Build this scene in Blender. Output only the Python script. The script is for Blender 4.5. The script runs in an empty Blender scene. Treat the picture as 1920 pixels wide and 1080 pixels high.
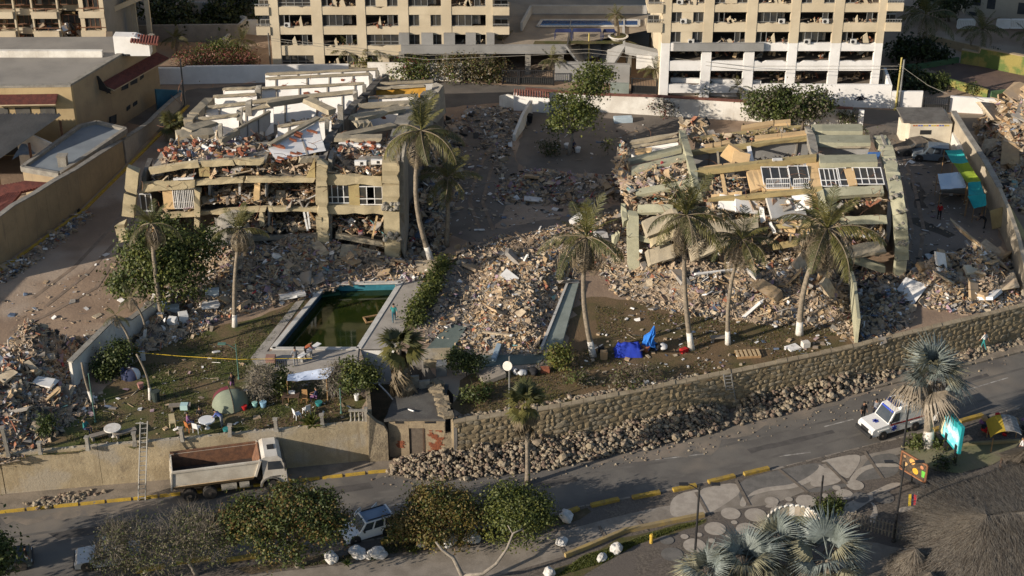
import bpy,math,random
import numpy as np
from mathutils import Vector,Matrix,Euler,noise as mnoise
from mathutils.geometry import tessellate_polygon
# ----- camera, light, exposure
scene=bpy.context.scene
COL=scene.collection
CAM_H=71.0
TILT=math.radians(29.0)
FPX=3100.0
cam_data=bpy.data.cameras.new('camera')
cam_data.sensor_width=36.0
cam_data.lens=36.0*FPX/1920.0
cam_data.clip_start=1.0
cam_data.clip_end=3000.0
cam=bpy.data.objects.new('camera',cam_data)
cam.location=(0,0,CAM_H)
cam.rotation_euler=(math.radians(90)-TILT,0,0)
COL.objects.link(cam)
scene.camera=cam
SUN_EL=math.radians(19.0)
SUN_AZ=math.radians(29.0)
world=bpy.data.worlds.new('World')
scene.world=world
world.use_nodes=True
wn=world.node_tree.nodes
wl=world.node_tree.links
wn.clear()
sky=wn.new('ShaderNodeTexSky')
sky.sky_type='NISHITA'
sky.sun_disc=False
sky.sun_elevation=SUN_EL
sky.sun_rotation=math.atan2(-math.cos(SUN_AZ),-math.sin(SUN_AZ))
sky.air_density=1.0
sky.dust_density=1.0
bg=wn.new('ShaderNodeBackground')
bg.inputs['Strength'].default_value=0.104
wo=wn.new('ShaderNodeOutputWorld')
wl.new(sky.outputs[0],bg.inputs[0])
wl.new(bg.outputs[0],wo.inputs[0])
sun_data=bpy.data.lights.new('sun','SUN')
sun_data.energy=5.0
sun_data.angle=math.radians(0.5)
sun_data.color=(1.0,0.89,0.75)
sun=bpy.data.objects.new('sun',sun_data)
sd=Vector((math.cos(SUN_AZ)*math.cos(SUN_EL),math.sin(SUN_AZ)*math.cos(SUN_EL),-math.sin(SUN_EL)))
sun.rotation_euler=sd.to_track_quat('-Z','Y').to_euler()
sun.location=(-60,60,90)
COL.objects.link(sun)
scene.view_settings.view_transform='Standard'
scene.view_settings.look='None'
scene.view_settings.exposure=0.44
scene.view_settings.gamma=1.0
scene.view_settings.use_curve_mapping=False
# ----- survey helpers
T=3.3
CT,ST=math.cos(TILT),math.sin(TILT)
def P(u,v,z=T):
 """World point where the sight line through photo point (u, v) meets height z."""
 y=(540.0-v)/FPX
 r=((u-960.0)/FPX,CT+y*ST,-ST+y*CT)
 t=(z-CAM_H)/r[2]
 return Vector((r[0]*t,r[1]*t,z))
def Q(u,v,Y):
 """World point on that sight line at distance Y (used to read heights off known distances)."""
 y=(540.0-v)/FPX
 r=((u-960.0)/FPX,CT+y*ST,-ST+y*CT)
 t=Y/r[1]
 return Vector((r[0]*t,Y,CAM_H+r[2]*t))
def hgt(u,v_base,v_top,z=T):
 return Q(u,v_top,P(u,v_base,z).y).z-z
def rnd(a,b):
 return random.uniform(a,b)
random.seed(11)
np.random.seed(11)
# ----- materials
MATS={}
def _mix(nt,a,b,fac,blend='MIX'):
 n=nt.nodes.new('ShaderNodeMix')
 n.data_type='RGBA'
 n.blend_type=blend
 for sock,val in ((n.inputs[6],a),(n.inputs[7],b)):
  if isinstance(val,(tuple,list)):
   sock.default_value=(val[0],val[1],val[2],1)
  else :
   nt.links.new(val,sock)
 if isinstance(fac,(int,float)):
  n.inputs[0].default_value=fac
 else :
  nt.links.new(fac,n.inputs[0])
 return n.outputs[2]
def _noise(nt,vec,scale,detail=5.0,rough=0.6):
 n=nt.nodes.new('ShaderNodeTexNoise')
 n.inputs['Scale'].default_value=scale
 n.inputs['Detail'].default_value=detail
 n.inputs['Roughness'].default_value=rough
 nt.links.new(vec,n.inputs['Vector'])
 return n.outputs['Fac']
def _ramp(nt,fac,lo,hi):
 n=nt.nodes.new('ShaderNodeMapRange')
 n.inputs[1].default_value=lo
 n.inputs[2].default_value=hi
 n.interpolation_type='SMOOTHSTEP'
 nt.links.new(fac,n.inputs[0])
 return n.outputs[0]
def _map(nt,vec,scale,rot=(0,0,0)):
 n=nt.nodes.new('ShaderNodeMapping')
 n.inputs['Scale'].default_value=scale
 n.inputs['Rotation'].default_value=rot
 nt.links.new(vec,n.inputs['Vector'])
 return n.outputs[0]
def M(name,col,col2=None,scale=1.2,lo=0.35,hi=0.65,fine=0.0,rough=0.9,bump=0.0,bscale=9.0,streak=None,stain=None,metal=0.0,spec=0.25,trans=0.0,big=None):
 """Procedural surface: a base colour broken by noise, optional drip streaks, blotches and relief."""
 if name in MATS:
  return MATS[name]
 m=bpy.data.materials.new(name)
 m.use_nodes=True
 nt=m.node_tree
 b=nt.nodes['Principled BSDF']
 b.inputs['Roughness'].default_value=rough
 b.inputs['Metallic'].default_value=metal
 b.inputs['Specular IOR Level'].default_value=spec
 geo=nt.nodes.new('ShaderNodeNewGeometry')
 pos=geo.outputs['Position']
 c=col
 if col2 is None:
  col2=tuple(x*0.72 for x in col)
 f=_ramp(nt,_noise(nt,pos,scale),lo,hi)
 c=_mix(nt,col,col2,f)
 if big:
  c=_mix(nt,c,big[0],_ramp(nt,_noise(nt,pos,big[1],3.0),big[2],big[3]))
 if fine:
  f2=_ramp(nt,_noise(nt,pos,14.0,4.0,0.7),0.3,0.7)
  c=_mix(nt,c,tuple(x*(1-fine) for x in col2),f2) if False else _mix(nt,c,(1-fine,)*3,f2,'MULTIPLY')
 if stain:
  c=_mix(nt,c,stain[0],_ramp(nt,_noise(nt,pos,stain[1],6.0,0.65),stain[2],stain[2]+0.08))
 if streak:
  sv=_map(nt,pos,(2.2,2.2,0.18))
  c=_mix(nt,c,streak[0],_ramp(nt,_noise(nt,sv,1.3,5.0,0.65),streak[1],streak[1]+0.2))
 nt.links.new(c,b.inputs['Base Color'])
 if bump:
  bn=nt.nodes.new('ShaderNodeBump')
  bn.inputs['Distance'].default_value=bump
  bn.inputs['Strength'].default_value=0.9
  nt.links.new(_noise(nt,pos,bscale,6.0,0.65),bn.inputs['Height'])
  nt.links.new(bn.outputs[0],b.inputs['Normal'])
 MATS[name]=m
 return m
def leaf_mat(name,col,col2,scale=0.9,trans=0.25,rough=0.55):
 if name in MATS:
  return MATS[name]
 m=bpy.data.materials.new(name)
 m.use_nodes=True
 nt=m.node_tree
 b=nt.nodes['Principled BSDF']
 b.inputs['Roughness'].default_value=rough
 b.inputs['Specular IOR Level'].default_value=0.3
 geo=nt.nodes.new('ShaderNodeNewGeometry')
 f=_ramp(nt,_noise(nt,geo.outputs['Position'],scale,4.0),0.35,0.65)
 c=_mix(nt,col,col2,f)
 c=_mix(nt,c,(0.75,0.75,0.75),_ramp(nt,_noise(nt,geo.outputs['Position'],7.0,2.0),0.35,0.65),'MULTIPLY')
 nt.links.new(c,b.inputs['Base Color'])
 tr=nt.nodes.new('ShaderNodeBsdfTranslucent')
 nt.links.new(c,tr.inputs['Color'])
 mx=nt.nodes.new('ShaderNodeMixShader')
 mx.inputs[0].default_value=trans
 nt.links.new(b.outputs[0],mx.inputs[1])
 nt.links.new(tr.outputs[0],mx.inputs[2])
 out=nt.nodes['Material Output']
 nt.links.new(mx.outputs[0],out.inputs['Surface'])
 MATS[name]=m
 return m
# ----- mesh builder
BOXF=[(0,3,2,1),(4,5,6,7),(0,1,5,4),(1,2,6,5),(2,3,7,6),(3,0,4,7)]
class MB:
 def __init__(s):
  s.v,s.f,s.m=[],[],[]
 def add(s,vs,fs,mi=0):
  n=len(s.v)
  s.v.extend([tuple(p) for p in vs])
  s.f.extend([tuple(i+n for i in f) for f in fs])
  s.m.extend([mi]*len(fs))
  return s
 def box(s,c,d,rz=0.0,mi=0,R=None):
  hx,hy,hz=d[0]/2,d[1]/2,d[2]/2
  pts=[Vector(p) for p in ((-hx,-hy,-hz),(hx,-hy,-hz),(hx,hy,-hz),(-hx,hy,-hz),(-hx,-hy,hz),(hx,-hy,hz),(hx,hy,hz),(-hx,hy,hz))]
  Rm=R if R is not None else Matrix.Rotation(rz,3,'Z')
  c=Vector(c)
  return s.add([Rm@p+c for p in pts],BOXF,mi)
 def beam(s,a,b,w,h,up=(0,0,1),mi=0,off=(0.0,0.0)):
  """Box running from a to b: w across, h along up; off shifts it (across, up) in units of w and h."""
  a,b=Vector(a),Vector(b)
  d=(b-a).normalized()
  up=Vector(up)
  x=d.cross(up)
  if x.length<1e-5:
   x=Vector((1,0,0))
  x.normalize()
  y=x.cross(d).normalized()
  a=a+x*w*off[0]+y*h*off[1]
  b=b+x*w*off[0]+y*h*off[1]
  x,y=x*w/2,y*h/2
  return s.add([a-x-y,a+x-y,b+x-y,b-x-y,a-x+y,a+x+y,b+x+y,b-x+y],BOXF,mi)
 def slab(s,quad,vec,mi=0):
  """Thick plate: quad (4 points) pushed along vec."""
  q=[Vector(p) for p in quad]
  vec=Vector(vec)
  n=len(q)
  fs=[tuple(range(n-1,-1,-1)),tuple(range(n,2*n))]
  for i in range(n):
   j=(i+1)%n
   fs.append((i,j,n+j,n+i))
  return s.add(q+[p+vec for p in q],fs,mi)
 def tube(s,pts,r,n=6,mi=0,cap=True):
  pts=[Vector(p) for p in pts]
  if not isinstance(r,(list,tuple)):
   r=[r]*len(pts)
  rings=[]
  ref=Vector((0,0,1))
  for i,p in enumerate(pts):
   d=(pts[min(i+1,len(pts)-1)]-pts[max(i-1,0)]).normalized()
   if abs(d.dot(ref))>0.95:
    ref=Vector((1,0,0)) if abs(d.x)<0.9 else Vector((0,1,0))
   x=d.cross(ref).normalized()
   y=x.cross(d)
   ref=y
   rings.append([p+(x*math.cos(2*math.pi*k/n)+y*math.sin(2*math.pi*k/n))*r[i] for k in range(n)])
  vs=[q for ring in rings for q in ring]
  fs=[]
  for i in range(len(pts)-1):
   for k in range(n):
    k2=(k+1)%n
    fs.append((i*n+k,i*n+k2,(i+1)*n+k2,(i+1)*n+k))
  if cap:
   fs.append(tuple(range(n-1,-1,-1)))
   fs.append(tuple(range((len(pts)-1)*n,len(pts)*n)))
  return s.add(vs,fs,mi)
 def lathe(s,prof,c=(0,0,0),n=12,mi=0,sx=1.0,sy=1.0):
  """prof: (radius, z) from bottom to top."""
  c=Vector(c)
  vs,fs=[],[]
  for r,z in prof:
   for k in range(n):
    a=2*math.pi*k/n
    vs.append(c+Vector((r*sx*math.cos(a),r*sy*math.sin(a),z)))
  for i in range(len(prof)-1):
   for k in range(n):
    k2=(k+1)%n
    fs.append((i*n+k,i*n+k2,(i+1)*n+k2,(i+1)*n+k))
  fs.append(tuple(range(n-1,-1,-1)))
  fs.append(tuple(range((len(prof)-1)*n,len(prof)*n)))
  return s.add(vs,fs,mi)
 def sheet(s,poly,z=None,mi=0,holes=()):
  """Flat polygon (may be concave, may have holes)."""
  loops=[[Vector((p[0],p[1],z if z is not None else p[2])) for p in poly]]
  for hl in holes:
   loops.append([Vector((p[0],p[1],z if z is not None else p[2])) for p in hl])
  tris=tessellate_polygon(loops)
  vs=[p for lp in loops for p in lp]
  out=[]
  for t in tris:
   a,b,c=vs[t[0]],vs[t[1]],vs[t[2]]
   if (b-a).cross(c-a).z<0:
    t=(t[0],t[2],t[1])
   out.append(tuple(t))
  return s.add(vs,out,mi)
 def prism(s,poly,z0,z1,mi=0):
  n=len(poly)
  area=sum(poly[i][0]*poly[(i+1)%n][1]-poly[(i+1)%n][0]*poly[i][1] for i in range(n))
  if area<0:
   poly=list(poly)[::-1]
  vs=[(p[0],p[1],z0) for p in poly]+[(p[0],p[1],z1) for p in poly]
  top=tessellate_polygon([[Vector((p[0],p[1],0)) for p in poly]])
  fs=[]
  for t in top:
   a,b,c=[Vector((poly[i][0],poly[i][1],0)) for i in t]
   if (b-a).cross(c-a).z<0:
    t=(t[0],t[2],t[1])
   fs.append(tuple(i+n for i in t))
   fs.append(tuple(reversed(t)))
  for i in range(n):
   j=(i+1)%n
   fs.append((i,j,n+j,n+i))
  return s.add(vs,fs,mi)
 def rock(s,c,r,seed=0,flat=0.8,mi=0,sub=1,rz=0.0):
  """Irregular stone from a perturbed icosphere."""
  vs,fs=ICO[sub]
  rg=random.Random(seed)
  ax=[rg.uniform(0.7,1.3),rg.uniform(0.7,1.3),flat*rg.uniform(0.8,1.2)]
  o=Vector((rg.uniform(0,50),rg.uniform(0,50),rg.uniform(0,50)))
  Rm=Euler((rg.uniform(-0.4,0.4),rg.uniform(-0.4,0.4),rg.uniform(0,6.3)+rz)).to_matrix()
  out=[]
  c=Vector(c)
  for p in vs:
   k=1+0.38*mnoise.noise(p*1.3+o)+0.12*mnoise.noise(p*3.5+o)
   q=Vector((p.x*ax[0],p.y*ax[1],p.z*ax[2]))*k*r
   out.append(Rm@q+c)
  return s.add(out,fs,mi)
 def mesh(s,name,mats,smooth=False,origin=None):
  me=bpy.data.meshes.new(name)
  v=s.v
  if origin is not None:
   ox,oy,oz=origin
   v=[(p[0]-ox,p[1]-oy,p[2]-oz) for p in v]
  me.from_pydata(v,[],s.f)
  for m in (mats if isinstance(mats,(list,tuple)) else [mats]):
   me.materials.append(m)
  if max(s.m,default=0)>0:
   me.polygons.foreach_set('material_index',s.m)
  if smooth:
   me.polygons.foreach_set('use_smooth',[True]*len(me.polygons))
  me.update()
  return me
 def build(s,name,mats,parent=None,smooth=False,origin=None):
  """Link as ONE object. With a parent, vertices are taken as local to it unless origin='world'."""
  if origin=='world':
   origin=parent.location if parent is not None else None
   if parent is not None and parent.parent is not None:
    origin=parent.location+parent.parent.location
  o=bpy.data.objects.new(name,s.mesh(name,mats,smooth,origin))
  COL.objects.link(o)
  o.parent=parent
  return o
def _ico():
 import bmesh
 out={}
 for k in (1,2,3):
  bm=bmesh.new()
  bmesh.ops.create_icosphere(bm,subdivisions=k,radius=1.0)
  bm.verts.ensure_lookup_table()
  out[k]=([v.co.copy() for v in bm.verts],[tuple(v.index for v in f.verts) for f in bm.faces])
  bm.free()
 return out
ICO=_ico()
# ----- scene split helpers
def tag(o,label=None,cat=None,group=None,kind=None):
 if label:
  o['label']=label
 if cat:
  o['category']=cat
 if group:
  o['group']=group
 if kind:
  o['kind']=kind
 return o
def thing(name,label,cat,loc=(0,0,0),rz=0.0,group=None,tilt=(0,0)):
 o=bpy.data.objects.new(name,None)
 o.empty_display_size=0.3
 o.location=loc
 o.rotation_euler=(tilt[0],tilt[1],rz)
 COL.objects.link(o)
 return tag(o,label,cat,group)
def struct(name,mb,mats,smooth=False):
 return tag(mb.build(name,mats,smooth=smooth),kind='structure')
_kids={}
def kids(o):
 return _kids.setdefault(o.name,[c for c in COL.objects if c.parent==o])
def copy_thing(root,loc,rz=0.0,label=None,scale=1.0,tilt=None):
 r=root.copy()
 COL.objects.link(r)
 r.location=loc
 t=tilt if tilt is not None else (0,0)
 r.rotation_euler=(t[0],t[1],rz)
 r.scale=(scale,scale,scale) if not isinstance(scale,tuple) else scale
 if label:
  r['label']=label
 for ch in kids(root):
  c=ch.copy()
  COL.objects.link(c)
  c.parent=r
  for g in kids(ch):
   d=g.copy()
   COL.objects.link(d)
   d.parent=c
 return r
def inst(me,name,parent,loc=(0,0,0),rot=(0,0,0),scale=(1,1,1)):
 """One more object on shared mesh data."""
 o=bpy.data.objects.new(name,me)
 COL.objects.link(o)
 o.parent=parent
 o.location=loc
 o.rotation_euler=rot
 o.scale=scale
 return o
# ----- palette
m_conc=M('grey_concrete',(0.30,0.28,0.24),(0.22,0.20,0.17),scale=1.6,fine=0.25,bump=0.02)
m_conc_dark=M('dark_concrete',(0.16,0.15,0.135),(0.11,0.10,0.09),fine=0.25,bump=0.02)
m_tanfac=M('tan_render',(0.46,0.385,0.245),(0.36,0.30,0.19),scale=0.8,fine=0.18,bump=0.015,stain=((0.24,0.20,0.14),0.9,0.66))
m_greenfac=M('pale_green_render',(0.39,0.375,0.265),(0.31,0.30,0.21),scale=0.8,fine=0.18,bump=0.015,stain=((0.22,0.21,0.15),0.9,0.66))
m_peach=M('peach_render',(0.60,0.42,0.22),(0.52,0.36,0.19),scale=0.8,fine=0.12,bump=0.01)
m_olive=M('olive_tan_render',(0.40,0.315,0.15),(0.31,0.24,0.12),scale=0.9,fine=0.18,bump=0.015)
m_white=M('white_paint',(0.76,0.74,0.71),(0.66,0.64,0.61),scale=0.5,fine=0.06,rough=0.7)
m_whitedirty=M('weathered_white_paint',(0.72,0.69,0.63),(0.55,0.51,0.45),scale=0.5,fine=0.14,streak=((0.42,0.37,0.30),0.56),rough=0.85)
m_greyceil=M('grey_plaster',(0.46,0.45,0.43),(0.38,0.37,0.35),scale=0.6,fine=0.15)
m_brick=M('red_clay_block',(0.33,0.12,0.065),(0.24,0.085,0.05),scale=3.0,fine=0.3,bump=0.03)
m_black=M('dark_void',(0.012,0.012,0.013),(0.02,0.018,0.016))
m_glass=M('window_glass',(0.035,0.042,0.05),(0.055,0.06,0.065),rough=0.12,spec=0.6)
m_whiteframe=M('white_metal',(0.70,0.69,0.67),(0.6,0.59,0.57),rough=0.45)
m_wood=M('raw_timber',(0.40,0.25,0.12),(0.30,0.18,0.09),scale=4,fine=0.25)
m_darkwood=M('dark_timber',(0.12,0.075,0.05),(0.08,0.05,0.035),scale=4,fine=0.25)
m_steel=M('galvanised_steel',(0.42,0.42,0.41),(0.3,0.3,0.29),rough=0.4,metal=0.6)
m_rust=M('rusty_steel',(0.23,0.115,0.065),(0.14,0.075,0.05),scale=2.5,fine=0.3,rough=0.9)
m_rubber=M('black_rubber',(0.022,0.021,0.02),(0.045,0.04,0.036),rough=0.85)
m_blackmetal=M('black_paint',(0.02,0.02,0.022),(0.03,0.03,0.03),rough=0.5)
m_tile=M('red_roof_tile',(0.19,0.065,0.05),(0.13,0.05,0.042),scale=2.5,fine=0.25)
m_yellow=M('yellow_kerb_paint',(0.55,0.36,0.045),(0.40,0.27,0.06),scale=2.0,fine=0.25,stain=((0.22,0.19,0.15),2.2,0.60))
# ----- ground, road, pavements
def xy(pts,z=T):
 return [P(u,v,z).to_2d() for u,v in pts]
def rough(poly,amp=0.35,step=0.9,seed=0):
 """Uneven natural outline for a patch of ground."""
 out=[]
 n=len(poly)
 for i in range(n):
  a,b=Vector(poly[i]),Vector(poly[(i+1)%n])
  L=(b-a).length
  k=max(1,int(L/step))
  nrm=Vector((-(b-a).y,(b-a).x))/max(L,1e-6)
  for j in range(k):
   p=a.lerp(b,j/k)
   out.append(p+nrm*amp*mnoise.noise(Vector((p.x*0.9,p.y*0.9,seed)))*1.6)
 return out
WALL_L=[(-140,80.0),(-75,90.6),(-36.5,97.2),(-23.0,99.3),(-10.6,101.4)]
WALL_R=[(-4.3,101.4),(3.6,103.5),(16.9,108.3),(27.0,112.1),(41.8,118.5),(80,135.5),(160,172)]
PIT=xy([(690,700),(676,656),(744,656),(790,664),(812,700),(850,740)])
POOL=xy([(511,655),(612,533),(752,530),(672.5,655)])
HOLE2=xy([(955,330),(1000,328),(1000,352),(985,365),(950,362)])
m_dirt=M('trampled_dirt',(0.315,0.225,0.155),(0.235,0.165,0.115),scale=0.22,fine=0.18,bump=0.05,bscale=3.0,big=((0.37,0.29,0.22),0.09,0.48,0.62),stain=((0.19,0.135,0.10),0.7,0.62))
m_lawn=M('worn_lawn',(0.082,0.095,0.026),(0.165,0.115,0.062),scale=0.33,lo=0.40,hi=0.60,fine=0.35,bump=0.05,bscale=6.0,big=((0.15,0.10,0.055),0.10,0.52,0.62))
m_lawn_dry=M('dry_lawn',(0.095,0.083,0.032),(0.165,0.11,0.06),scale=0.30,lo=0.30,hi=0.58,fine=0.35,bump=0.05,bscale=6.0)
m_asph=M('dusty_asphalt',(0.155,0.142,0.125),(0.115,0.105,0.095),scale=0.35,fine=0.16,bump=0.008,bscale=20,big=((0.215,0.185,0.15),0.13,0.52,0.72),stain=((0.07,0.066,0.062),0.5,0.68))
m_asph_old=M('old_street_asphalt',(0.14,0.125,0.11),(0.105,0.095,0.085),scale=0.5,fine=0.2,bump=0.01,bscale=16,big=((0.2,0.165,0.125),0.1,0.5,0.7))
m_lot=M('grey_yard',(0.18,0.155,0.13),(0.14,0.12,0.10),scale=0.35,fine=0.2,bump=0.02,bscale=6,big=((0.23,0.19,0.155),0.12,0.5,0.65))
m_walk=M('pavement_concrete',(0.27,0.235,0.195),(0.20,0.172,0.14),scale=0.8,fine=0.2,bump=0.008,stain=((0.17,0.145,0.12),1.1,0.64))
m_walk_old=M('dirty_pavement',(0.27,0.225,0.175),(0.19,0.16,0.125),scale=0.9,fine=0.25,bump=0.02,bscale=6)
m_pebble=M('pebble_paving',(0.165,0.138,0.112),(0.10,0.085,0.07),scale=6.0,lo=0.42,hi=0.58,fine=0.35,bump=0.02,bscale=18,big=((0.13,0.11,0.094),0.3,0.45,0.65))
m_paledisc=M('pale_terrazzo',(0.38,0.335,0.28),(0.31,0.27,0.225),scale=2.0,fine=0.15,stain=((0.24,0.2,0.165),1.8,0.66))
m_greyband=M('grey_terrazzo',(0.165,0.152,0.137),(0.125,0.117,0.106),scale=1.5,fine=0.2)
m_soil=M('bed_soil',(0.13,0.095,0.06),(0.08,0.065,0.035),scale=1.0,fine=0.4,bump=0.06,bscale=6)
m_grass_soil=M('verge_turf',(0.07,0.075,0.02),(0.12,0.095,0.045),scale=1.0,fine=0.4,bump=0.05,bscale=8)
m_deck=M('pool_deck_paving',(0.38,0.345,0.30),(0.30,0.27,0.235),scale=0.9,fine=0.2,bump=0.01,bscale=12)
m_coping=M('pale_coping',(0.55,0.53,0.49),(0.45,0.43,0.39),scale=1.2,fine=0.15)
m_bluetile=M('blue_pool_tile',(0.03,0.085,0.14),(0.02,0.055,0.10),scale=1.5,fine=0.3,rough=0.4)
m_turq=M('turquoise_pool_tile',(0.055,0.24,0.30),(0.04,0.17,0.22),scale=1.5,fine=0.25,rough=0.4)
m_water=M('murky_green_water',(0.010,0.019,0.004),(0.026,0.034,0.006),scale=0.25,rough=0.06,spec=0.5)
m_teal=M('teal_floor_paint',(0.145,0.175,0.155),(0.105,0.13,0.115),scale=0.7,fine=0.2,stain=((0.2,0.18,0.14),0.8,0.62))
m_sage=M('sage_concrete',(0.24,0.27,0.24),(0.19,0.215,0.19),scale=0.7,fine=0.2)
m_greenpaint=M('faded_green_floor',(0.165,0.17,0.09),(0.21,0.185,0.12),scale=0.5,fine=0.25,stain=((0.34,0.32,0.26),1.0,0.69))
far=[(700,700),(-700,700),(-700,60)]
outer=[Vector(p) for p in ([(-700,40)]+WALL_L)]+PIT+[Vector(p) for p in (WALL_R+[(700,420),(700,800),(-700,800)])]
mb=MB()
mb.sheet(outer,T,holes=[POOL])
struct('ground',mb,m_dirt)
mb=MB()
mb.sheet([(-700,-60),(700,-60),(700,440),(-700,440)],-0.004)
struct('road',mb,m_asph)
_lay={}
def patch(name,pts,mat,lvl=1,z0=T,amp=0.35,zz=None,smooth_edge=False,seed=1):
 poly=xy(pts,z0)
 if not smooth_edge:
  poly=rough(poly,amp,0.9,seed)
 m_=MB()
 m_.sheet(poly,z0+0.004*lvl)
 return struct(name,m_,mat)
patch('lawn',[(30,862),(120,800),(190,735),(235,690),(330,630),(470,600),(600,548),(578,566),(488,668),(470,676),(520,700),(600,700),(640,690),(672,700),(685,790),(430,815),(200,842)],m_lawn,1,amp=0.5)
patch('lawn',[(1062,655),(1085,560),(1160,560),(1300,590),(1440,610),(1590,610),(1596,655),(1370,702),(1050,764),(866,792),(850,745),(880,700),(1030,690)],m_lawn_dry,1,amp=0.6,seed=4)
patch('yard',[(1000,185),(1270,215),(1330,225),(1320,240),(1180,300),(1160,330),(985,320),(965,290)],m_lot,1,seed=2)
patch('yard',[(1610,235),(1760,238),(1860,400),(1900,530),(1700,520),(1695,400),(1650,290)],m_lot,1,seed=7)
patch('driveway',[(850,230),(945,225),(975,330),(930,430),(1170,385),(1180,400),(900,455),(830,440),(820,330)],m_lot,1,seed=3)
patch('street',[(200,215),(355,168),(610,148),(800,150),(905,158),(1210,172),(1255,188),(1420,190),(1680,208),(1960,222),(2100,240),(2100,330),(1830,246),(1700,240),(1610,230),(1250,205),(985,180),(940,192),(800,205),(420,222),(330,260)],m_asph_old,2,amp=0.2)
patch('puddle_mark',[(1690,412),(1720,408),(1790,440),(1778,446),(1740,432)],M('damp_earth',(0.065,0.055,0.045),(0.08,0.07,0.055)),3,amp=0.2)
patch('oil_stain',[(1708,345),(1728,342),(1735,360),(1728,378),(1742,392),(1718,390)],M('oily_earth',(0.06,0.05,0.04),(0.09,0.075,0.06)),3,amp=0.3)
mb=MB()
for pts in ([(60,560),(140,500),(215,420),(300,300)],[(85,575),(165,512),(238,430),(318,310)],[(20,620),(90,590),(180,540),(225,470)],[(900,430),(880,380),(895,320),(925,270)],[(925,432),(905,380),(920,322),(948,275)],[(1700,500),(1710,430),(1690,340),(1660,270)],[(1722,500),(1732,430),(1712,340),(1682,268)]):
 w_=[P(u,v) for u,v in pts]
 sm=[w_[0]]+[w_[i].lerp(w_[i+1],f) for i in range(3) for f in (.33,.66,1)]
 for p,q in zip(sm,sm[1:]):
  d=(q-p).normalized()
  n=Vector((-d.y,d.x,0))*.17
  mb.sheet([p-n,q-n,q+n,p+n],T+.0165+.0002*len(mb.f))
struct('wheel_rut',mb,M('packed_dirt',(.20,.15,.11),(.27,.20,.145),scale=.9,lo=.4,hi=.6,fine=.25))
KF=[(-140,76.5),(-75,88.3),(-36.4,95.1),(-25.4,97.0),(-10.6,99.9),(1.6,101.9),(16.9,106.5),(42.4,117.2),(80,134),(160,170)]
KN=[(-140,66.0),(-75,79.0),(-24.9,88.3),(-17.6,90.3),(-1.1,93.6),(5.3,95.8),(18.9,100.1),(40.1,108.7),(80,126),(160,160)]
house_front=[P(697,870,0).to_2d(),P(735,866,0).to_2d(),P(850,852,0).to_2d()]
mb=MB()
wl_poly=[Vector(p) for p in WALL_L[:-1]]+[Vector((-10.6,101.4))]+house_front[1:2]+[Vector((-4.3,101.4))]+[Vector(p) for p in WALL_R[1:]]
mb.prism([Vector(p) for p in KF]+wl_poly[::-1],-0.02,0.13)
struct('pavement',mb,m_walk_old)
mb=MB()
mb.sheet(PIT[:1]+PIT[1:]+[Vector((-4.3,101.4)),Vector((-10.6,101.4))],0.1)
struct('pit_floor',mb,m_soil)
def kerb(name,line,a,b,mat,w=0.2,h=0.17,side=1,gap=None):
 """Painted kerb stones along part of a line (a..b in metres along x)."""
 segs=[]
 for i in range(len(line)-1):
  p,q=Vector(line[i]),Vector(line[i+1])
  if q.x<a or p.x>b:
   continue
  p2=p if p.x>=a else p.lerp(q,(a-p.x)/(q.x-p.x))
  q2=q if q.x<=b else p.lerp(q,(b-p.x)/(q.x-p.x))
  segs.append((p2,q2))
 m_=MB()
 for p,q in segs:
  L=(q-p).length
  k=max(1,int(L/1.6))
  for j in range(k):
   s0,s1=p.lerp(q,j/k),p.lerp(q,(j+1)/k-0.015)
   m_.beam((s0.x,s0.y,h/2+rnd(-0.012,0.008)),(s1.x,s1.y,h/2+rnd(-0.012,0.008)),w,h)
 return struct(name,m_,mat)
kerb('kerb',KF,-75,-7.5,m_yellow)
kerb('kerb',KF,-7.5,80,m_walk_old)
kerb('kerb',KN,-75,80,m_walk,h=0.12)
m_ybar=M('yellow_bar_paint',(0.40,0.265,0.045),(0.27,0.19,0.06),scale=2.5,fine=0.25)
BARS=[((255,1073),(310,1063)),((330,1058),(395,1048)),((425,1053),(482,1044)),((715,1020),(738,1012)),((1060,965),(1085,955)),((1108,950),(1160,938)),((1186,935),(1237,925)),((1262,921),(1305,912)),((1328,906),(1377,894)),((1395,891),(1441,880)),((1800,792),(1842,780)),((1750,808),(1780,800))]
for (a,b) in BARS:
 pa,pb=P(*a,0.12),P(*b,0.12)
 m_=MB()
 m_.beam(pa-pb.lerp(pa,0.5),pb-pb.lerp(pa,0.5),0.34,0.24)
 o=m_.build('kerb_bar',m_ybar)
 o.location=pb.lerp(pa,0.5)+Vector((0,0,0.1))
 tag(o,'yellow painted concrete bar along the seaward edge of the road','kerb bar','yellow bars edging the road')
m_mark=M('worn_white_marking',(0.42,0.40,0.36),(0.2,0.185,0.165),scale=2.5,lo=0.3,hi=0.6)
mb=MB()
for (a,b) in [((728,948),(800,938)),((915,918),(985,908)),((1440,858),(1520,848)),((1228,862),(1330,850)),((1545,800),(1600,786)),((1800,735),(1890,708)),((1650,762),(1700,750))]:
 pa,pb=P(*a,0),P(*b,0)
 d=(pb-pa).normalized()
 n=Vector((-d.y,d.x,0))*0.06
 mb.sheet([pa-n,pb-n,pb+n,pa+n],0.001)
struct('road_marking',mb,m_mark)
patch('road_dust',[(690,893),(760,872),(1000,842),(1380,770),(1700,700),(1720,712),(1400,812),(1330,850),(1220,860),(1010,875),(800,905)],M('road_dust',(0.25,0.205,0.16),(0.165,0.145,0.12),scale=0.5,fine=0.2,stain=((0.14,0.125,0.11),0.8,0.55)),1,z0=0,amp=0.7)
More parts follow.
